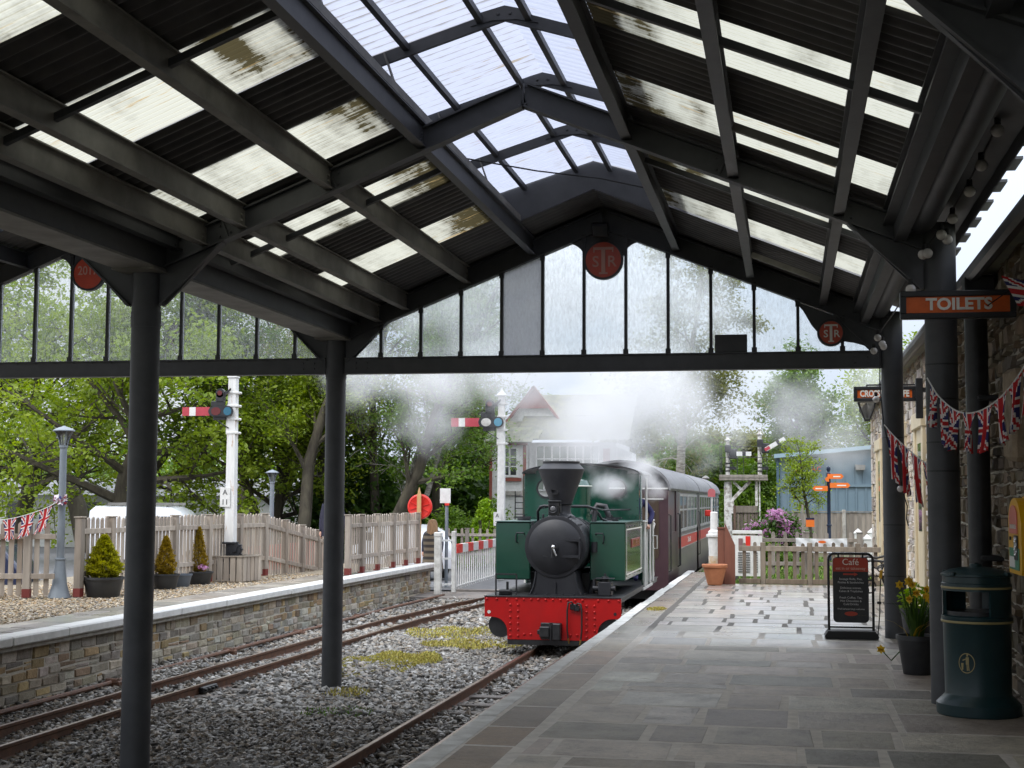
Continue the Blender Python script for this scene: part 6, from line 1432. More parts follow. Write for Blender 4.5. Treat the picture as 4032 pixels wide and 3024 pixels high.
# ------------------------------------------------------------------ vehicles
def vehicle(name, label, cat, x, y, z, L_, W_, H, body, rot, prof, roofrack=False, win=True):
    t = thing(name, label, cat, (0, 0, 0))
    P = [(a * L_ / 2, b_ * H) for a, b_ in prof]; mb = MB(); n = len(P); R = []
    for s, k in ((-1, .90), (-.96, .985), (-.80, 1), (.80, 1), (.96, .985), (1, .90)): R.append([(p[0] * (1 if abs(s) < .9 else .985), s * W_ / 2 * (1 - .12 * max(0, (p[1] / H - .5)) * 2), .16 * H + (p[1] - .16 * H) * k) for p in P])
    mb.loft(R); mb.build('body', body, t, 30)
    for sx in (-.62, .62):
        for s in (-1, 1):
            mb = MB(); mb.lathe([(.1, -.1), (.31, -.1), (.33, -.07), (.33, .07), (.31, .1), (.1, .1)], (sx * L_ / 2, s * (W_ / 2 - .09), .33), 24, 'y'); wh = mb.build('wheel', M['rubber'], t, 35)
            MB().cyl((sx * L_ / 2, s * (W_ / 2 + .012), .33), (sx * L_ / 2, s * (W_ / 2 + .016), .33), .2, n=18).build('hubcap', M['chrome'], wh)
    for s in (-1, 1):
        mb = MB(); w_ = W_ / 2 * (.93) + .006
        for a, b_ in ((-.30, -.02), (.02, .30)): mb.prism([(a * L_ / 2 * 1.5, .58 * H), (b_ * L_ / 2 * 1.5, .58 * H), (b_ * L_ / 2 * 1.35, .84 * H), (a * L_ / 2 * 1.35, .84 * H)], s * w_ - .004, s * (w_ + .004))
        mb.build('side_window', M['window'], t)
        mb = MB(); mb.box((-.97 * L_ / 2, s * W_ * .36, .42 * H), (.08, .26, .14), None, 0, .02); mb.build('headlight', M['chrome'], t)
    mb = MB(); mb.box((-.5 * L_ / 2, 0, .74 * H), (.03, W_ * .8, .4 * H), Matrix.Rotation(.85, 3, 'Y')); mb.build('windscreen', M['window'], t)
    if roofrack:
        mb = MB()
        for a in (-.2, .15, .5): mb.bar((a * L_ / 2, -W_ * .42, H * 1.0), (a * L_ / 2, W_ * .42, H * 1.0), .04, .03)
        for s in (-1, 1): mb.bar((-.3 * L_ / 2, s * W_ * .4, H * 1.03), (.7 * L_ / 2, s * W_ * .4, H * 1.03), .06, .08)
        mb.build('roof_rack', M['steel_pale'], t)
    t.location = (x, y, z); t.rotation_euler = (0, 0, rot); return t
CARP = [(-1, .2), (-1, .45), (-.96, .55), (-.55, .62), (-.28, .93), (-.1, 1), (.45, 1), (.8, .88), (.97, .6), (1, .5), (1, .2)]
VANP = [(-1, .18), (-1, .42), (-.96, .52), (-.68, .60), (-.42, .92), (-.28, .99), (0, 1), (.9, 1), (.98, .93), (1, .5), (1, .18)]
vehicle('parked_van', 'white van with roof rack parked behind the left picket fence', 'van', -19.0, 42.0, -.6, 4.0, 1.8, 1.95, M['carwhite'], PI + .15, VANP, True)
vehicle('parked_car', 'dark blue car glimpsed through the fence at the far left', 'car', -16.2, 25.2, -.6, 4.1, 1.7, 1.45, M['cardark'], .3, CARP)
vehicle('parked_car', 'white hatchback parked behind the woman at the crossing', 'car', -11.0, 40.6, -.62, 4.0, 1.72, 1.5, M['carwhite'], -.9, CARP)
# ------------------------------------------------------------------ right hand end of the platform
t = thing('terracotta_pot', 'terracotta pot standing at the foot of the white pipe', 'plant pot', (-1.385, 28.05, 0))
mb = MB(); mb.lathe([(.125, 0), (.13, .01), (.14, .015), (.205, .27), (.21, .29), (.215, .33), (.24, .335), (.245, .35), (.245, .385), (.235, .395), (.22, .395), (.2, .34), (.01, .34)], (-1.385, 28.05, 0), 40); mb.build('pot', M['terracotta'], t, 35)
MB().cyl((-1.385, 28.05, .335), (-1.385, 28.05, .345), .2, n=24).build('soil', M['soil'], t)
t = thing('white_pipe_post', 'stout white pipe with a flanged collar and narrower upper tube at the platform end', 'post', (-1.46, 29.4, 0))
mb = MB(); mb.lathe([(.10, -.05), (.11, .6), (.125, .84), (.13, .88), (.16, .885), (.16, .93), (.12, .935), (.12, .985), (.10, 1.0), (.078, 1.02), (.074, 1.36), (.06, 1.375), (.01, 1.38)], (-1.46, 29.4, 0), 32); mb.build('pipe', M['white'], t, 35)
MB().lathe([(.101, .05), (.113, .5), (.12, .5), (.105, .05)], (-1.455, 29.395, 0), 32).build('rust_sleeve', pbr('peeling_paint', (.5, .3, .14), .7, 0, (.62, .58, .5), 7), t, 35)
t = thing('wing_panel', 'pair of red brown timber boards with a sloping top closing the platform end', 'panel', (-1.15, 28.4, 0))
mb = MB(); mb.prism([(-1.345, 0), (-1.21, 0), (-1.21, 1.06), (-1.345, 1.06)], 28.42, 28.5); mb.prism([(-1.35, 1.061), (-1.205, 1.061), (-1.205, 1.09), (-1.35, 1.09)], 28.40, 28.52); mb.prism([(-1.205, 0), (-1.012, 0), (-1.012, .75), (-1.205, 1.18)], 28.36, 28.41)
mb.build('boards', M['wood_dark'], t)
t = thing('station_fence', 'low brown picket fence closing the platform end behind the café board', 'fence', (-1.0, 28.7, 0), FN)
xs_f = [-.49, .40, 1.30]
for i, x in enumerate(xs_f): MB().bx(x - .05, x + .05, 28.68, 28.78, -.05, .80, 0, .008, (.85, .8, .72)).build('post', M['wood_grey'], t)
g = random.Random(4)
for a, b_ in zip([-1.0] + xs_f, xs_f + [1.78]):
    mb = MB(); mb.bx(a + .05, b_ - .05, 28.66, 28.695, .63, .73, 0, .006, (.95, .9, .82)); mb.bx(a + .05, b_ - .05, 28.66, 28.695, .0, .10, 0, .006, (.75, .66, .55))
    n = max(1, round((b_ - a - .1) / .165))
    for k in range(n):
        x = a + .05 + (b_ - a - .1) * (k + .5) / n; w_ = .034; hh = .80 + g.uniform(-.02, .02)
        mb.prism([(x - w_, .06), (x + w_, .06), (x + w_, hh - w_), (x + w_ * .7, hh - w_ * .35), (x, hh), (x - w_ * .7, hh - w_ * .35), (x - w_, hh - w_)], 28.70, 28.722, 'xz', 0, g.choice([(.8, .72, .62), (.7, .64, .56), (.62, .56, .5), (.9, .84, .76)]))
    mb.build('panel', M['wood_grey'], t)
picket_fence('garden_fence', 'older grey picket fence in the garden beyond the platform end', [(-.9, 33.6), (1.75, 33.9)], .95, [.1, 1.3, 2.5], group=FN, mat='wood_grey', foot=False, dz=lambda l: -.1, pick=.22)
t = thing('notice_board', 'white notice board with red and dark panels leaning behind the platform fence', 'notice board', (-.9, 31.5, -.1))
mb = MB(); mb.bx(-1.18, -.55, 31.5, 31.53, .90, .97, 0, .005); mb.bx(-1.18, -.55, 31.5, 31.52, .0, .86, 0, .004); mb.build('board', M['white'], t)
MB().bx(-.90, -.80, 31.485, 31.499, .62, .85).build('red_panel', M['redplastic'], t); MB().bx(-1.05, -.96, 31.485, 31.499, .55, .80).build('dark_panel', pbr('dark_print', (.2, .12, .12), .5), t)
for k in range(3):
    mb = MB()
    for j in range(9): mb.bx(-1.06 + k * .16, -.97 + k * .16, 31.485, 31.499, .08 + j * .05, .105 + j * .05)
    mb.build('printed_lines', pbr('grey_print', (.12, .12, .12), .6), t)
t = thing('banner', 'creased white banner with blue letter squares and a red oval on the garden fence', 'banner', (.76, 33.4, .5))
mb = MB(); nx, nz = 26, 8; V = []
for j in range(nz + 1):
    for i in range(nx + 1): V.append((.16 + 1.13 * i / nx, 33.42 - .015 * math.sin(i * .9 + j) - .02 * math.sin(i * .37), .47 + .31 * j / nz - .02 * math.sin(PI * i / nx)))
mb.add(V, [(j * (nx + 1) + i, j * (nx + 1) + i + 1, (j + 1) * (nx + 1) + i + 1, (j + 1) * (nx + 1) + i) for j in range(nz) for i in range(nx)]); mb.build('sheet', M['paper'], t, 180)
bl = pbr('blue_print', (.05, .22, .5), .5)
for x in (.23, 1.21): text('P', .13, (x, 33.375, .53), bl, t, ext=.003, off=.006)
mb = MB(); mb.lathe([(.001, 0), (.03, 0), (.03, .003), (.001, .003)], (0, 0, 0), 20, 'y'); mb.v = [(.74 + p[0] * 3, 33.375 + p[1], .69 + p[2]) for p in mb.v]; mb.build('logo', M['orange'], t)
for i, (x, y, zt, lab) in enumerate(((1.645, 36, .95, 'white gatepost with pyramid cap, the taller and further left of the pair'), (1.75, 33.95, .86, 'white gatepost with pyramid cap beside the bench and stone wall'), (2.0, 36.6, .95, 'white gatepost with pyramid cap half hidden behind the iron bench end'))):
    t = thing('gatepost', lab, 'gatepost', (x, y, -.1), 'white pyramid capped gateposts')
    mb = MB(); mb.bx(x - .085, x + .085, y - .085, y + .085, -.1, zt - .12, 0, .008); mb.build('post', M['white'], t)
    mb = MB(); mb.loft([[(x + a * k, y + b_ * k, z) for a, b_ in ((-1, -1), (1, -1), (1, 1), (-1, 1))] for z, k in ((zt - .12, .10), (zt - .095, .10), (zt, .005))]); mb.build('cap', M['white'], t)
t = thing('marker_post', 'pink topped white marker post with a red lamp box beside the coaches', 'marker', (-1.95, 38, -.1))
mb = MB(); mb.bx(-1.965, -1.925, 37.98, 38.02, -.1, 1.72); mb.build('post', M['white'], t)
mb = MB(); mb.prism([(-2.04, 1.70), (-1.85, 1.70), (-1.85, 1.85), (-1.90, 1.91), (-1.99, 1.91), (-2.04, 1.85)], 37.95, 37.97); mb.build('disc', pbr('pink_disc', (.62, .16, .17), .5), t); MB().bx(-2.12, -1.97, 37.9, 38.0, 1.20, 1.36, 0, .02).build('lamp_box', M['redplastic'], t)
t = thing('roadside_signal', 'small red lamp and grey post showing above the coach roofs', 'signal', (-3.3, 62, -.6))
mb = MB(); mb.cyl((-3.42, 62, -.6), (-3.42, 62, 2.55), .06, n=10); mb.lathe([(.12, 2.50), (.16, 2.55), (.1, 2.62), (.01, 2.66)], (-3.42, 62, 0), 12); mb.build('post', M['steel_pale'], t)
MB().sph((-3.58, 61.9, 2.18), .15, 14).build('red_lamp', M['redplastic'], t, 60); MB().bx(-3.7, -3.45, 61.95, 62.1, 1.9, 2.45, 0, .03).build('backboard', M['black'], t)

# ---- gantry signal
t = thing('gantry_signal', 'pair of black and white semaphores on a timber bracket platform beyond the coaches', 'railway signal', (-2.33, 58, -.6))
GM = pbr('flaking_white_post', (.66, .65, .62), .7, 0, (.30, .27, .24), 6, vpos=(.45, .6), bump=.2)
mb = MB(); mb.lathe([(.16, -.6), (.15, 2.35)], (-2.33, 58, 0), 12); mb.build('post', GM, t, 40)
mb = MB(); mb.bx(-2.66, -.78, 57.7, 58.3, 2.40, 2.5, 0, .01); mb.bx(-2.66, -.78, 57.68, 57.74, 2.5, 2.62, 0, .01); mb.build('platform', M['wood_grey'], t)
mb = MB(); mb.bar((-2.25, 58, 1.55), (-1.45, 58, 2.38), .09, .13); mb.bar((-2.12, 58, 2.36), (-1.75, 58, 1.98), .08, .1); mb.bx(-2.28, -2.10, 57.9, 58.1, 1.1, 1.62, 0, .01); mb.cyl((-1.22, 58, 1.4), (-1.22, 58, 2.4), .055, n=8); mb.cyl((-1.10, 58, .6), (-1.10, 58, 2.4), .03, n=8); mb.build('strut', GM, t)
for x, zt in ((-2.33, 4.2), (-1.08, 4.42)):
    mb = MB(); mb.lathe([(.085, 2.6), (.075, zt - .25), (.12, zt - .22), (.12, zt - .18), (.07, zt - .15), (.05, zt - .02), (.11, zt), (.01, zt + .03)], (x, 58, 0), 12); mb.build('doll_post', GM, t, 40)
    mb = MB()
    for z in (2.9, 2.75, 3.05): mb.cyl((x, 58, z), (x, 58, z + .05), .1, n=12)
    mb.bar((x + .02, 57.85, 3.35 if x < -2 else 3.5), (x + .24, 57.85, 2.9), .03, .03); mb.bx(x + .08, x + .34, 57.8, 57.9, 2.82, 2.94, 0, .01); mb.box((x + .22, 57.86, zt - .75), (.3, .12, .4), None, 0, .03); mb.box((x + .02, 57.86, zt - .55), (.25, .12, .3), None, 0, .03); mb.build('mechanism', M['black'], t)
mb = MB(); mb.bx(-1.98, -1.40, 57.76, 57.78, 3.36, 3.53); a = mb.build('arm', M['white'], t); MB().bx(-1.75, -1.62, 57.75, 57.759, 3.36, 3.53).build('stripe', M['black'], a)
R3 = Matrix.Rotation(-.52, 3, 'Y'); mb = MB(); mb.box((-.47, 57.77, 3.83), (.85, .02, .17), R3); a = mb.build('arm', M['white'], t)
MB().box((-.36, 57.755, 3.895), (.12, .009, .171), R3).build('stripe', M['black'], a); MB().box((-.78, 57.754, 3.65), (.22, .009, .12), R3).build('end_patch', M['armred'], a)
mb = MB()
for x in (-2.62, -2.55, -1.95, -1.70, -.80): mb.cyl((x, 57.75, 2.6), (x, 57.75, 3.78 if x < -2.4 else 3.3), .014, n=6)
for z in (3.74, 3.3): mb.cyl((-2.62, 57.75, z), (-.80, 57.75, z), .012, n=6)
mb.build('railing', M['black'], t)

# ---- garden and buildings beyond
t = thing('fingerpost', 'dark blue fingerpost with four orange pointed arms in front of the sapling', 'fingerpost', (1.13, 42, -.1))
mb = MB(); mb.lathe([(.06, -.1), (.055, .9), (.075, .91), (.075, .95), (.05, .96), (.048, 1.9), (.06, 1.92), (.06, 2.4), (.035, 2.43), (.06, 2.5), (.055, 2.56), (.01, 2.6)], (1.13, 42, 0), 16); mb.build('pole', pbr('dark_blue_post', (.012, .022, .05), .4), t, 35)
for x0, x1, z, y in ((1.16, 1.72, 2.05, 41.9), (.68, 1.10, 1.96, 41.93), (1.1, 1.54, 2.30, 41.9), (1.02, 1.14, 2.22, 41.85)):
    s = 1 if x1 > 1.2 else -1; a, b_ = (x0, x1) if s > 0 else (x1, x0); h = .07
    P = [(a, z - h), (b_ - s * .06, z - h), (b_, z), (b_ - s * .06, z + h), (a, z + h)]
    o = MB().prism(P, y - .012, y + .012).build('arm', M['orangebright'], t)
    if abs(b_ - a) > .3: MB().bx(a + (b_ - a) * .35, a + (b_ - a) * .8, y - .016, y - .0125, z - .02, z + .012).build('lettering_strip', M['letter'], o)
t = thing('garden_sign', 'small orange and yellow sign on a timber stake in front of the close boarded fence', 'sign', (.55, 43, -.1))
MB().bx(.38, .44, 43, 43.05, -.1, 1.5).build('stake', M['wood_grey'], t); MB().bx(.50, .74, 42.97, 42.99, .86, 1.06).build('board', M['orangebright'], t); MB().bx(.50, .74, 42.97, 42.99, 1.061, 1.12).build('board_top', M['cardark'], t)
t = thing('timber_fence', 'tall grey close boarded fence with concrete posts below the blue shed', 'fence', (1.6, 50, -.2))
g = random.Random(12)
for k, (a, b_) in enumerate(((-.2, 1.78), (1.9, 4.3), (4.4, 6.5))):
    mb = MB(); x = a
    while x < b_: mb.bx(x, x + .125, 50 + (.02 if int(x * 8) % 2 else 0), 50.03 + (.02 if int(x * 8) % 2 else 0), -.2, 1.22 + g.uniform(-.01, .01), 0, 0, g.choice([(.95, .93, .9), (.8, .78, .76), (1.1, 1.07, 1.02)])); x += .128
    mb.bx(a, b_, 49.97, 50.06, 1.235, 1.27, 0, 0, (.9, .88, .85)); mb.build('panel', M['wood_grey'], t)
for x in (1.83, 4.35, -.25): MB().bx(x - .06, x + .06, 49.94, 50.06, -.2, 1.32, 0, .01).build('post', M['cement'], t)
t = thing('close_boarded_gate', 'grey boarded gate panel beside the gantry signal', 'gate', (-1.35, 48, -.2))
mb = MB(); x = -1.66
while x < -1.0: mb.bx(x, x + .10, 48, 48.03, -.2, 1.43, 0, 0, g.choice([(.6, .55, .52), (.7, .66, .62), (.52, .48, .45)])); x += .118
mb.bx(-1.70, -.98, 47.96, 48.0, 1.22, 1.44, 0, 0, (.75, .72, .68)); mb.bx(-1.76, -1.67, 47.95, 48.05, -.2, 1.45, 0, 0, (.5, .38, .32)); mb.build('boards', M['wood_grey'], t)
t = thing('industrial_shed', 'blue grey metal clad shed behind the close boarded fence', 'building', (3, 68, -.3))
mb = MB(); mb.prism([(-.35, -.3), (7.5, -.3), (7.5, 4.3), (-.35, 3.55)], 66, 74); mb.build('walls', M['steelblue'], t)
mb = MB(); x = -.1
while x < 7.4:
    mb.bx(x, x + .05, 65.94, 65.999, 2.36, 3.45 + .095 * x); mb.bx(x + .1, x + .15, 65.94, 65.999, -.3, 2.24); x += .42
mb.bx(-.4, 7.5, 65.9, 65.97, 2.24, 2.36); mb.build('cladding_rib', M['steelblue'], t)
mb = MB(); mb.prism([(-.6, 3.50), (7.6, 4.28), (7.6, 4.44), (-.6, 3.68)], 65.6, 74.2); mb.build('roof', pbr('pale_blue_fascia', (.25, .36, .43), .45), t)
MB().bx(-.5, -.38, 65.85, 65.97, -.3, 3.6).build('downpipe', pbr('blue_downpipe', (.06, .11, .15), .5), t)
mb = MB(); mb.prism([(2.95, 2.98), (3.32, 2.98), (3.36, 3.2), (2.92, 3.22)], 65.6, 65.95); mb.build('wall_light', M['steel_pale'], t)
for ch_, x in (('S', .42), ('A', 1.12), ('C', 1.36)): text(ch_, .3, (x, 65.92, 3.02), M['orange'], t, ext=.01)

# ---- signal box
t = thing('signal_box', 'white weatherboarded signal box with red brown trim wreathed in steam behind the engine', 'building', (-8, 52, -.6))
g = random.Random(2)
def boards(mb, x0, x1, y, z0, z1, st=.17):
    z = z0
    while z < z1 - .01: mb.box(((x0 + x1) / 2, y, z + st / 2), (x1 - x0, .03, st - .006), Matrix.Rotation(.10, 3, 'X')); z += st
mb = MB(); mb.bx(-10.26, -9.02, 50.02, 53, -.6, 3.62); mb.bx(-9.0, -5.9, 50.62, 55, -.6, 3.62); boards(mb, -10.2, -9.1, 50.0, -.6, 3.5); boards(mb, -9.0, -6.0, 50.6, -.6, 2.2); mb.build('wall', M['white'], t)
mb = MB(); mb.bx(-10.30, -10.2, 49.96, 50.06, -.6, 3.62); mb.bx(-9.1, -9.0, 49.96, 50.06, -.6, 3.62); mb.bx(-10.4, -8.95, 49.9, 50.06, 3.5, 3.68); mb.bx(-6.35, -6.12, 50.5, 50.66, 1.5, 3.4); mb.build('corner_trim', M['redtrim'], t)
mb = MB()
for x0, x1, z0, z1 in ((-9.86, -9.25, 2.38, 2.46), (-9.86, -9.25, 3.38, 3.44), (-9.86, -9.78, 2.46, 3.38), (-9.33, -9.25, 2.46, 3.38), (-9.60, -9.54, 2.46, 3.38), (-9.78, -9.33, 2.74, 2.78), (-9.78, -9.33, 3.06, 3.10)): mb.bx(x0, x1, 49.90, 49.96, z0, z1)
wf = mb.build('window', M['white'], t); MB().bx(-9.80, -9.30, 49.965, 49.985, 2.44, 3.42).build('pane', M['window'], wf)
mb = MB(); mb.bx(-9.95, -9.15, 49.88, 49.98, 2.24, 2.36); mb.build('sill', M['redtrim'], wf)
mb = MB(); mb.bx(-9.95, -9.15, 49.85, 49.98, 1.75, 1.9, 0, .01); mb.build('bracket', M['cement'], t)
mb = MB()
for j in range(7):
    y = 49.75 + j * .28; z = 3.66 + j * .115; x = -10.45
    while x < -8.75: w_ = g.uniform(.2, .34); k = g.uniform(.75, 1.15); mb.box((x + w_ / 2, y, z), (w_ - .012, .32, .03), Matrix.Rotation(.42, 3, 'X'), 0, 0, (k, k * (1.05 if g.random() < .4 else 1), k * .95)); x += w_
mb.build('porch_roof', M['slate'], t)
mb = MB(); mb.prism([(-10.1, 4.3), (-8.0, 4.3), (-9.0, 5.6)], 51.75, 51.9); mb.build('gable', M['white'], t)
mb = MB(); mb.bar((-9.05, 51.68, 5.7), (-7.85, 51.68, 4.2), .08, .24, up=(0, 1, 0)); mb.bar((-9.0, 51.68, 5.7), (-10.2, 51.68, 4.2), .08, .24, up=(0, 1, 0)); mb.prism([(-9.6, 4.9), (-8.4, 4.9), (-9.0, 5.6)], 51.6, 51.74); mb.build('bargeboard', M['redtrim'], t)
mb = MB(); mb.quad((-9.4, 50.2, 3.7), (-5.4, 50.2, 3.7), (-5.4, 53.2, 5.5), (-9.4, 53.2, 5.5)); mb.build('roof', M['slate'], t)
mb = MB(); W0 = -8.72
for k in range(9): x = W0 + k * .278; w_ = .05 if k % 2 == 0 else .03; mb.bx(x - w_ / 2, x + w_ / 2, 50.48, 50.55, 1.9, 3.5)
for z in (1.92, 2.62, 3.02, 3.48): mb.bx(W0, W0 + 8 * .278, 50.48, 50.54, z, z + .035)
wf = mb.build('window', M['white'], t); MB().bx(W0, W0 + 8 * .278, 50.56, 50.58, 1.9, 3.5).build('pane', winmat('signal_box_glass', (.16, .19, .15), .08), wf)
mb = MB(); mb.prism([(-6.1, 1.0), (-5.35, 1.0), (-5.35, 3.25), (-6.1, 3.55)], 50.7, 52)
for k in range(5): mb.bx(-6.05 + k * .15, -6.03 + k * .15, 50.66, 50.699, 1.0, 3.3)
mb.build('porch', M['white'], t)
mb = MB()
for k in range(12): mb.bar((-9.3, 49.6, -.5 + k * .2), (-8.9, 49.6, -.5 + k * .2), .03, .03)
for x in (-9.3, -8.9): mb.cyl((x, 49.6, -.6), (x, 49.6, 1.9), .02, n=6)
mb.build('ladder', M['black'], t)
t = thing('cottage', 'long low white house glimpsed beneath the trees beyond the car park', 'building', (-26, 62, -.6))
mb = MB(); mb.bx(-36, -17, 60, 66, -.6, 1.7); mb.build('wall', M['white'], t)
mb = MB(); mb.prism([(59.6, 1.7), (66.4, 1.7), (63, 2.5)], -36.4, -16.6, 'yz'); mb.build('roof', M['roof_grey'], t)
for x in (-34, -30.5, -27, -23.5, -20): wf = MB().bx(x - .5, x + .5, 59.95, 59.99, .2, 1.4).build('window', M['steel_pale'], t); MB().bx(x - .42, x + .42, 59.93, 59.949, .28, 1.32).build('pane', M['window'], wf)
# ------------------------------------------------------------------ trees and shrubs
def leaf_cloud(C, k, rad, size, seed, flat=.55, up=.5):
    """C (m,3) cluster centres -> leaf quads"""
    g = np.random.default_rng(seed); m = len(C); P = np.repeat(C, k, 0) + g.normal(0, 1, (m * k, 3)) * np.array([rad, rad, rad * flat]) * np.repeat(g.uniform(.5, 1.45, m), k)[:, None]
    n = len(P); nr = g.normal(0, 1, (n, 3)); nr[:, 2] = np.abs(nr[:, 2]) + up; nr /= np.linalg.norm(nr, axis=1)[:, None]
    a = np.cross(nr, g.normal(0, 1, (n, 3))); a /= np.linalg.norm(a, axis=1)[:, None]; b = np.cross(nr, a)
    L_ = (size * g.uniform(.42, 1.5, n))[:, None]
    V = np.stack([P - a * L_, P - b * L_ * .55 + a * L_ * .1, P + a * L_, P + b * L_ * .55 + a * L_ * .1], 1).reshape(-1, 3)
    cl = np.repeat(g.uniform(0, 1, m), k) * .6 + g.uniform(0, 1, n) * .4
    return V, np.stack([cl, cl * 0, cl * 0], 1)
def make_tree(name, label, cat, loc, H, spread, tr, mat, seed, bark='bark', bare=.3, leafn=9, leafs=.11, lrad=.35, lean=(0, 0), levels=4, nb=(7, 5, 4), droop=0., group=None, first=.25, multi=1, ang=(.7, 1.15), mid=True):
    g = random.Random(seed); t = thing(name, label, cat, loc, group); mb = MB(); tips = []
    L0 = Vector(loc)
    def branch(p, d, ln, r, lev):
        n = 6 if lev == 0 else 4; pts = [p]; rr = [r]; q = Vector(p); dd = Vector(d)
        for i in range(n):
            dd = (dd + Vector((g.gauss(0, .12), g.gauss(0, .12), g.gauss(0, .08) + (.05 if lev else .03) - droop * lev * .1))).normalized(); q = q + dd * (ln / n); pts.append(Vector(q)); rr.append(max(.008, r * (1 - .75 * (i + 1) / n)))
        mb.tube(pts, rr, 7 if lev == 0 else 5 if lev == 1 else 3, caps=False)
        if lev >= levels - 1:
            tips.extend(pts[2:]); return
        if lev == levels - 2 and mid: tips.extend(pts[-2:])
        for k in range(nb[lev]):
            f = (first if lev == 0 else .2) + (1 - (first if lev == 0 else .2)) * (k + g.random()) / nb[lev]; i = min(n - 1, int(f * n)); w_ = f * n - i; s = pts[i].lerp(pts[i + 1], w_); dirv = (pts[i + 1] - pts[i]).normalized()
            az = g.uniform(0, 2 * PI) if lev else (k * 2.4 + g.uniform(-.4, .4)); el = g.uniform(*ang); x = dirv.cross(Vector((.3, .2, 1)) if abs(dirv.z) < .9 else Vector((1, 0, 0))).normalized(); y = dirv.cross(x)
            nd = dirv * math.cos(el) + (x * math.cos(az) + y * math.sin(az)) * math.sin(el)
            l2 = (spread if lev == 0 else ln * .62) * g.uniform(.65, 1.1) * (1 - .45 * f if lev == 0 else 1)
            branch(s, nd, l2, rr[i] * (.46 if lev == 0 else .55), lev + 1)
    for m_ in range(multi):
        off = Vector((g.uniform(-.5, .5), g.uniform(-.4, .4), 0)) * (tr * 3 if multi > 1 else 0); branch(L0 + off, Vector((lean[0] + g.gauss(0, .12) * (multi > 1), lean[1], 1)).normalized(), H * g.uniform(.85, 1.0), tr * (1 if multi == 1 else g.uniform(.6, 1)), 0)
    mb.build('trunk', M[bark], t, 60, normals=False)
    C = np.array([tuple(p) for p in tips]); gg = np.random.default_rng(seed)
    C = C[gg.uniform(0, 1, len(C)) > bare]
    V, c = leaf_cloud(C, leafn, lrad, leafs, seed + 1)
    npmesh('crown', V, np.arange(len(V)).reshape(-1, 4), M[mat], t, c)
    return t
def bush(name, label, cat, loc, rx, ry, h, mat, seed, n=9000, size=.07, shape='dome', flowers=None, group=None, ncl=420):
    t = thing(name, label, cat, loc, group); g = np.random.default_rng(seed); L0 = np.array(loc)
    u = g.normal(0, 1, (ncl, 3)); u[:, 2] = np.abs(u[:, 2]); u /= np.linalg.norm(u, axis=1)[:, None]; r = g.uniform(.45, 1, ncl) ** .5
    lump = 1 + .18 * np.sin(u[:, 0] * 5 + seed) * np.cos(u[:, 1] * 4) + .1 * np.sin(u[:, 2] * 9 + u[:, 0] * 7)
    P = u * (r * lump)[:, None]
    if shape == 'cone': z = g.uniform(0, 1, ncl) ** 1.4; a = g.uniform(0, 2 * PI, ncl); rr = (1 - z) * np.sqrt(g.uniform(.3, 1, ncl)) + .02; P = np.stack([rr * np.cos(a), rr * np.sin(a), z], 1)
    if shape == 'box': P = g.uniform(-1, 1, (ncl, 3)); P[:, 2] = (P[:, 2] + 1) / 2 * (1 + .12 * np.sin(P[:, 0] * 9 + seed))
    C = L0 + P * np.array([rx, ry, h])
    V, c = leaf_cloud(C, n // ncl, .11 * (rx + h) / 2 if shape != 'cone' else .06, size, seed + 1, .8)
    mb = MB(); gg = random.Random(seed)
    for k in range(9): a = gg.uniform(0, 6.28); mb.tube([loc, (loc[0] + rx * .3 * math.cos(a), loc[1] + ry * .3 * math.sin(a), loc[2] + h * .4), (loc[0] + rx * .6 * math.cos(a), loc[1] + ry * .6 * math.sin(a), loc[2] + h * .7)], [.04, .025, .01], 5)
    mb.build('stem', M['bark'], t, normals=False)
    npmesh('foliage', V, np.arange(len(V)).reshape(-1, 4), M[mat], t, c)
    if flowers:
        k = (g.uniform(0, 1, ncl) < flowers[1]) & (P[:, 2] > .25); F_c = C[k] + (C[k] - L0 - np.array([0, 0, h * .4])) * .10; V, c = leaf_cloud(F_c, 40, .075, .05, seed + 7); npmesh('blossom', V, np.arange(len(V)).reshape(-1, 4), M[flowers[0]], t, c)
    return t
TG = 'trees beyond the car park'
# large sycamore on the left
make_tree('sycamore_tree', 'broad sycamore with a thick trunk and low sweeping limbs at the far left', 'tree', (-22.9, 47, -.6), 9.2, 6.0, .46, 'leaf_a', 3, bare=.05, leafn=32, leafs=0.086, lrad=0.29, nb=(15, 6, 4), first=.16, group=TG, ang=(.9, 1.45))
make_tree('sycamore_tree', 'spreading sycamore whose crown fills the upper left glazing', 'tree', (-27.5, 54, -.6), 12.5, 5.8, .42, 'leaf_a', 5, bare=.12, leafn=25, leafs=0.093, lrad=0.32, nb=(14, 6, 4), first=.2, group=TG, ang=(.7, 1.3))
make_tree('sycamore_tree', 'leafy sycamore just behind the A 11 signal and van', 'tree', (-18.4, 50, -.6), 7.2, 4.2, .26, 'leaf_a', 8, bare=.1, leafn=28, leafs=0.079, lrad=0.28, nb=(13, 6, 4), first=.18, group=TG, ang=(.8, 1.4))
make_tree('sycamore_tree', 'distant tall sycamore at the extreme left edge', 'tree', (-31.5, 56, -.6), 10.5, 6.0, .4, 'leaf_a', 9, bare=.2, leafn=14, leafs=0.099, lrad=0.36, nb=(13, 6, 4), first=.2, group=TG, ang=(.8, 1.3))
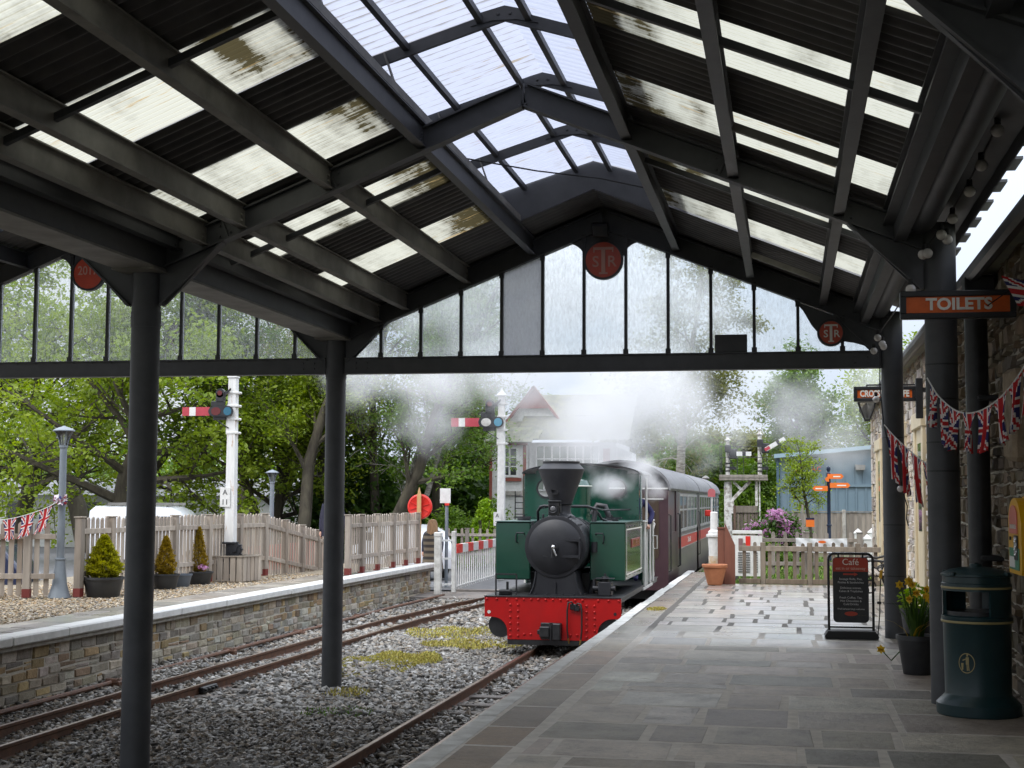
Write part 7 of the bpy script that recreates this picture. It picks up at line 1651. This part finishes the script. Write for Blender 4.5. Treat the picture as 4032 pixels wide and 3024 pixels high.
# tall, sparsely leafed trees in the middle
specs = [(-17.9, 49, 11, .22, 'leaf_b', (-.05, 0)), (-16.1, 50, 13, .26, 'leaf_d', (.06, 0)), (-15.9, 46, 12, .30, 'leaf_a', (.03, 0)), (-14.5, 51, 12.5, .24, 'leaf_d', (-.06, 0)), (-13.6, 47, 12, .30, 'leaf_b', (.10, 0)), (-12.6, 52, 13, .24, 'leaf_d', (.02, 0)), (-19.5, 53, 14, .28, 'leaf_d', (.0, 0)), (-22.2, 57, 14, .28, 'leaf_d', (.05, 0)), (-11.9, 56, 11, .22, 'leaf_b', (-.03, 0))]
labs = ['slim tree left of the A 11 signal leaning slightly left', 'tall thin budding tree right behind the A 11 signal', 'mossy trunked tree directly behind the A 11 signal post', 'tall budding tree between the signal and the second lamp post', 'stout leaning tree behind the second lamp post', 'tall thin budding tree just left of the far left column', 'tall bare budding tree seen through the left glazing', 'furthest bare budding tree in the left glazing', 'thin tree just right of the far left column']
for i, ((x, y, H, r, mt, ln), lb) in enumerate(zip(specs, labs)):
    make_tree('woodland_tree', lb, 'tree', (x, y, -.6), H, 3.2, r * .85, mt, 20 + i, bare=.30 if mt == 'leaf_d' else .25, leafn=12 if mt == 'leaf_d' else 24, leafs=.060, lrad=.24, lean=ln, nb=(14, 6, 4), first=.22, group=TG, ang=(.45, .95))
make_tree('birch_tree', 'pale barked birch leaning right beyond the fence', 'tree', (-13.2, 48.5, -.6), 8.5, 2.2, .13, 'leaf_b', 41, bark='birch', bare=.3, leafn=12, leafs=0.053, lrad=0.20, lean=(.22, 0), nb=(10, 5, 4), group=TG, ang=(.5, 1.0))
make_tree('birch_tree', 'slimmer pale birch stem beside the leaning one', 'tree', (-13.6, 48.9, -.6), 8., 2.2, .10, 'leaf_b', 42, bark='birch', bare=.3, leafn=12, leafs=0.053, lrad=0.20, lean=(.10, 0), nb=(10, 5, 4), group=TG, ang=(.5, 1.0))
# hedges, garden shrubs
bush('hedge_shrub', 'dark ivy covered thicket behind the far left column', 'shrub', (-15.6, 52, -.6), 2.6, 1.6, 4.2, 'leaf_c', 51, 15000, .12, group='thicket shrubs')
bush('hedge_shrub', 'deep green thicket behind the round red disc', 'shrub', (-12.4, 54, -.6), 2.4, 1.6, 3.8, 'leaf_c', 52, 15000, .12, group='thicket shrubs')
bush('hedge_shrub', 'tall fresh green hedge beside the signal box', 'shrub', (-12.0, 57, -.6), 2.4, 1.5, 5.4, 'leaf_b', 53, 18000, .12, group='thicket shrubs')
bush('garden_shrub', 'rounded variegated garden shrub behind the notice post', 'shrub', (-10.75, 46.5, -.6), .9, .8, 1.85, 'leaf_b', 54, 8000, .06)
bush('garden_shrub', 'rounded shrub at the foot of the second signal', 'shrub', (-9.75, 47.6, -.6), 1.0, .8, 2.0, 'leaf_b', 57, 8000, .06)
bush('garden_conifer', 'bright lime green cone shaped conifer left of the engine', 'shrub', (-9.47, 45.2, -.4), .80, .80, 1.92, 'leaf_lime', 55, 9000, .05, 'cone')
bush('rhododendron', 'pink flowering rhododendron behind the garden fence', 'shrub', (-.30, 44, -.1), .95, .7, 1.35, 'leaf_c', 56, 6500, .055, flowers=('leaf_pink', .34))
bush('low_shrub', 'low green bush at the back of the garden lawn', 'shrub', (-.5, 38, -.1), .8, .5, .6, 'leaf_b', 58, 3000, .05)
make_tree('sapling', 'young leafy sapling in front of the blue shed', 'tree', (.78, 46, -.1), 3.6, 1.05, .075, 'leaf_a', 61, bare=.30, leafn=9, leafs=0.037, lrad=0.10, nb=(14, 5, 3), first=.40, ang=(.8, 1.4))
# right hand background
RG = 'trees on the far right beyond the shed'
make_tree('weeping_tree', 'tall weeping silver birch behind the coaches, veiled by steam', 'tree', (-5.6, 76, -.6), 15.2, 4.6, .30, 'leaf_d', 71, bark='birch', bare=.08, leafn=16, leafs=0.093, lrad=0.32, nb=(15, 6, 4), droop=1.2, ang=(.5, 1.1))
make_tree('round_tree', 'rounded olive tinted tree far beyond the gantry signal', 'tree', (-3.6, 100, -.6), 6.2, 3.4, .3, 'leaf_d', 72, bare=0, leafn=19, leafs=0.132, lrad=0.43, nb=(12, 6, 4), first=.15, group=RG)
make_tree('round_tree', 'dense green tree behind the gantry signal and last coach', 'tree', (-5.4, 84, -.6), 4.6, 3.2, .3, 'leaf_b', 73, bare=0, leafn=19, leafs=0.106, lrad=0.36, nb=(12, 6, 4), first=.1, group=RG)
make_tree('round_tree', 'bright bushy tree low behind the gantry railing', 'tree', (-2.0, 78, -.6), 3.4, 2.2, .2, 'leaf_b', 74, bare=0, leafn=17, leafs=0.093, lrad=0.32, nb=(11, 6, 4), first=.08, group=RG)
make_tree('round_tree', 'tall fresh green tree left of the blue shed roof', 'tree', (1.0, 84, -.6), 9.2, 3.2, .3, 'leaf_b', 75, bare=.05, leafn=17, leafs=0.106, lrad=0.36, nb=(14, 6, 4), first=.15, group=RG)
make_tree('round_tree', 'largest green tree rising behind the blue shed', 'tree', (4.2, 86, -.6), 10.2, 4.0, .35, 'leaf_a', 76, bare=.05, leafn=17, leafs=0.112, lrad=0.39, nb=(14, 6, 4), first=.15, group=RG)
make_tree('round_tree', 'green tree filling the gap between the right columns', 'tree', (8.8, 92, -.6), 12.5, 4.4, .35, 'leaf_b', 77, bare=.05, leafn=17, leafs=0.120, lrad=0.43, nb=(14, 6, 4), first=.15, group=RG)
make_tree('round_tree', 'distant pale tree above the far end of the coaches', 'tree', (-10.5, 105, -.6), 9.5, 4.2, .35, 'leaf_d', 78, bare=.0, leafn=17, leafs=0.132, lrad=0.46, nb=(13, 6, 4), first=.15, group=RG)
def farwood(seed):
    g = np.random.default_rng(seed); m = 900; x = g.uniform(-75, 45, m); y = g.uniform(118, 135, m); h = 3.2 + 1.8 * np.sin(x * .23) + 1.2 * np.sin(x * .61 + 1); z = g.uniform(0, 1, m) * np.maximum(h, .8) - .5
    V, c = leaf_cloud(np.stack([x, y, z], 1), 34, .85, .34, seed); return tag(npmesh('far_wood', V, np.arange(len(V)).reshape(-1, 4), M['leaf_c'], None, c), kind='stuff')
farwood(5)
def nearwood(seed):
    g = np.random.default_rng(seed); m = 1500; x = g.uniform(-62, -14, m); y = g.uniform(66, 80, m); h = 4.6 + 1.6 * np.sin(x * .4) + 1.2 * np.sin(x * .93 + 1); z = g.uniform(0, 1, m) ** .8 * np.maximum(h, 1.2) - .5
    V, c = leaf_cloud(np.stack([x, y, z], 1), 30, .5, .15, seed); return tag(npmesh('far_wood', V, np.arange(len(V)).reshape(-1, 4), M['leaf_b'], None, c), kind='stuff')
nearwood(6)
# ------------------------------------------------------------------ drifting steam
def steam(name, lo, hi, blobs, dens, nscale, thr, seed, soft=.9, wisp=1.):
    m, nt, out, N, L = newmat(name + '_volume')
    tc = N('TexCoord'); acc = None
    # turbulent displacement of the lookup position
    nd = N('TexNoise', Scale=nscale * .9, Detail=3, Roughness=.55); L(tc.outputs['Object'], nd.inputs['Vector'])
    sb_ = N('VectorMath', operation='SUBTRACT'); L(nd.outputs['Color'], sb_.inputs[0]); sb_.inputs[1].default_value = (.5, .5, .5)
    sc_ = N('VectorMath', operation='SCALE'); sc_.inputs['Scale'].default_value = 1.5 * wisp / nscale * .42; L(sb_.outputs[0], sc_.inputs[0])
    pos = N('VectorMath', operation='ADD'); L(tc.outputs['Object'], pos.inputs[0]); L(sc_.outputs[0], pos.inputs[1])
    for (x, y, z, rx, ry, rz, a) in blobs:
        mp = N('Mapping', vector_type='POINT'); mp.inputs['Location'].default_value = (-x / rx, -y / ry, -z / rz); mp.inputs['Scale'].default_value = (1 / rx, 1 / ry, 1 / rz); L(pos.outputs[0], mp.inputs[0])
        ln = N('VectorMath', operation='LENGTH'); L(mp.outputs[0], ln.inputs[0])
        mr = N('MapRange', interpolation_type='SMOOTHSTEP'); mr.inputs[1].default_value = 1; mr.inputs[2].default_value = .1; mr.inputs[3].default_value = 0; mr.inputs[4].default_value = a; L(ln.outputs['Value'], mr.inputs[0])
        if acc is None: acc = mr.outputs[0]
        else: mx = N('Math', operation='MAXIMUM'); L(acc, mx.inputs[0]); L(mr.outputs[0], mx.inputs[1]); acc = mx.outputs[0]
    no = N('TexNoise', Scale=nscale, Detail=6, Roughness=.62, Distortion=.5); mp = N('Mapping'); mp.inputs['Location'].default_value = (seed, seed * 2, 0); L(tc.outputs['Object'], mp.inputs[0]); L(mp.outputs[0], no.inputs['Vector'])
    sm = N('Math', operation='MULTIPLY_ADD'); L(no.outputs['Fac'], sm.inputs[0]); sm.inputs[1].default_value = 2.2; sm.inputs[2].default_value = -1.1 - thr
    ad = N('Math', operation='ADD'); L(acc, ad.inputs[0]); L(sm.outputs[0], ad.inputs[1])
    gt = N('MapRange'); gt.inputs[1].default_value = 0; gt.inputs[2].default_value = .3; L(acc, gt.inputs[0])
    cl = N('MapRange', interpolation_type='SMOOTHSTEP'); cl.inputs[1].default_value = 0; cl.inputs[2].default_value = soft; cl.inputs[3].default_value = 0; cl.inputs[4].default_value = dens; L(ad.outputs[0], cl.inputs[0])
    mu = N('Math', operation='MULTIPLY'); L(cl.outputs[0], mu.inputs[0]); L(gt.outputs[0], mu.inputs[1])
    v = N('VolumePrincipled'); v.inputs['Color'].default_value = (.93, .933, .945, 1); v.inputs['Anisotropy'].default_value = .1; L(mu.outputs[0], v.inputs['Density']); L(v.outputs[0], out.inputs['Volume'])
    o = MB().bx(lo[0], hi[0], lo[1], hi[1], lo[2], hi[2]).build(name, m); return tag(o, kind='stuff')
steam('steam', (-14.2, 31, 1.3), (2.2, 42.8, 11.6), [
    (-5.0, 37, 3.5, 3.3, 3.6, 2.3, 1.15), (-3.8, 37, 4.6, 3.4, 3.6, 2.9, 1.2), (-3.6, 37, 7.4, 2.8, 3.6, 3.4, 1.05), (-6.0, 37, 7.3, 3.8, 4, 3.0, 1.05), (-8.8, 37, 6.8, 3.4, 3.6, 2.5, .85),
    (-8.6, 36, 4.8, 3.0, 3.4, 1.7, .92), (-10.9, 36, 4.9, 2.9, 3.4, 1.7, .78), (-9.4, 37, 3.6, 2.3, 3, 1.2, .62), (-2.4, 36, 3.6, 2.1, 3, 2.1, .9), (-1.4, 36, 3.5, 1.5, 2.8, 1.7, .74), (-6.9, 38, 5.2, 3.2, 3, 2.2, 1.0), (-1.6, 36, 6.0, 1.9, 3, 2.4, .7)], 0.62, .55, .30, 3., .95, 1.3)
steam('steam', (-3.8, 23.0, 1.25), (-1.85, 26.9, 2.95), [(-3.0, 24.6, 1.85, .66, .9, .40, 1.0), (-2.6, 25.3, 2.08, .58, .9, .48, 1.05), (-2.35, 26.0, 1.85, .40, .7, .46, .9), (-3.25, 25.0, 2.2, .55, .8, .42, .7)], 2.0, 2.6, .30, 9., .95, 1.6)
steam('steam', (-3.2, 46, 1.0), (5.2, 57.5, 9.0), [(.4, 51, 4.6, 2.2, 4, 2.6, .7), (1.6, 51, 3.6, 2.0, 4, 1.9, .65), (-.9, 51, 5.8, 1.8, 4, 2.2, .5), (2.8, 51, 5.8, 2.0, 4, 2.2, .6)], .26, .45, .16, 5., .9, 1.2)
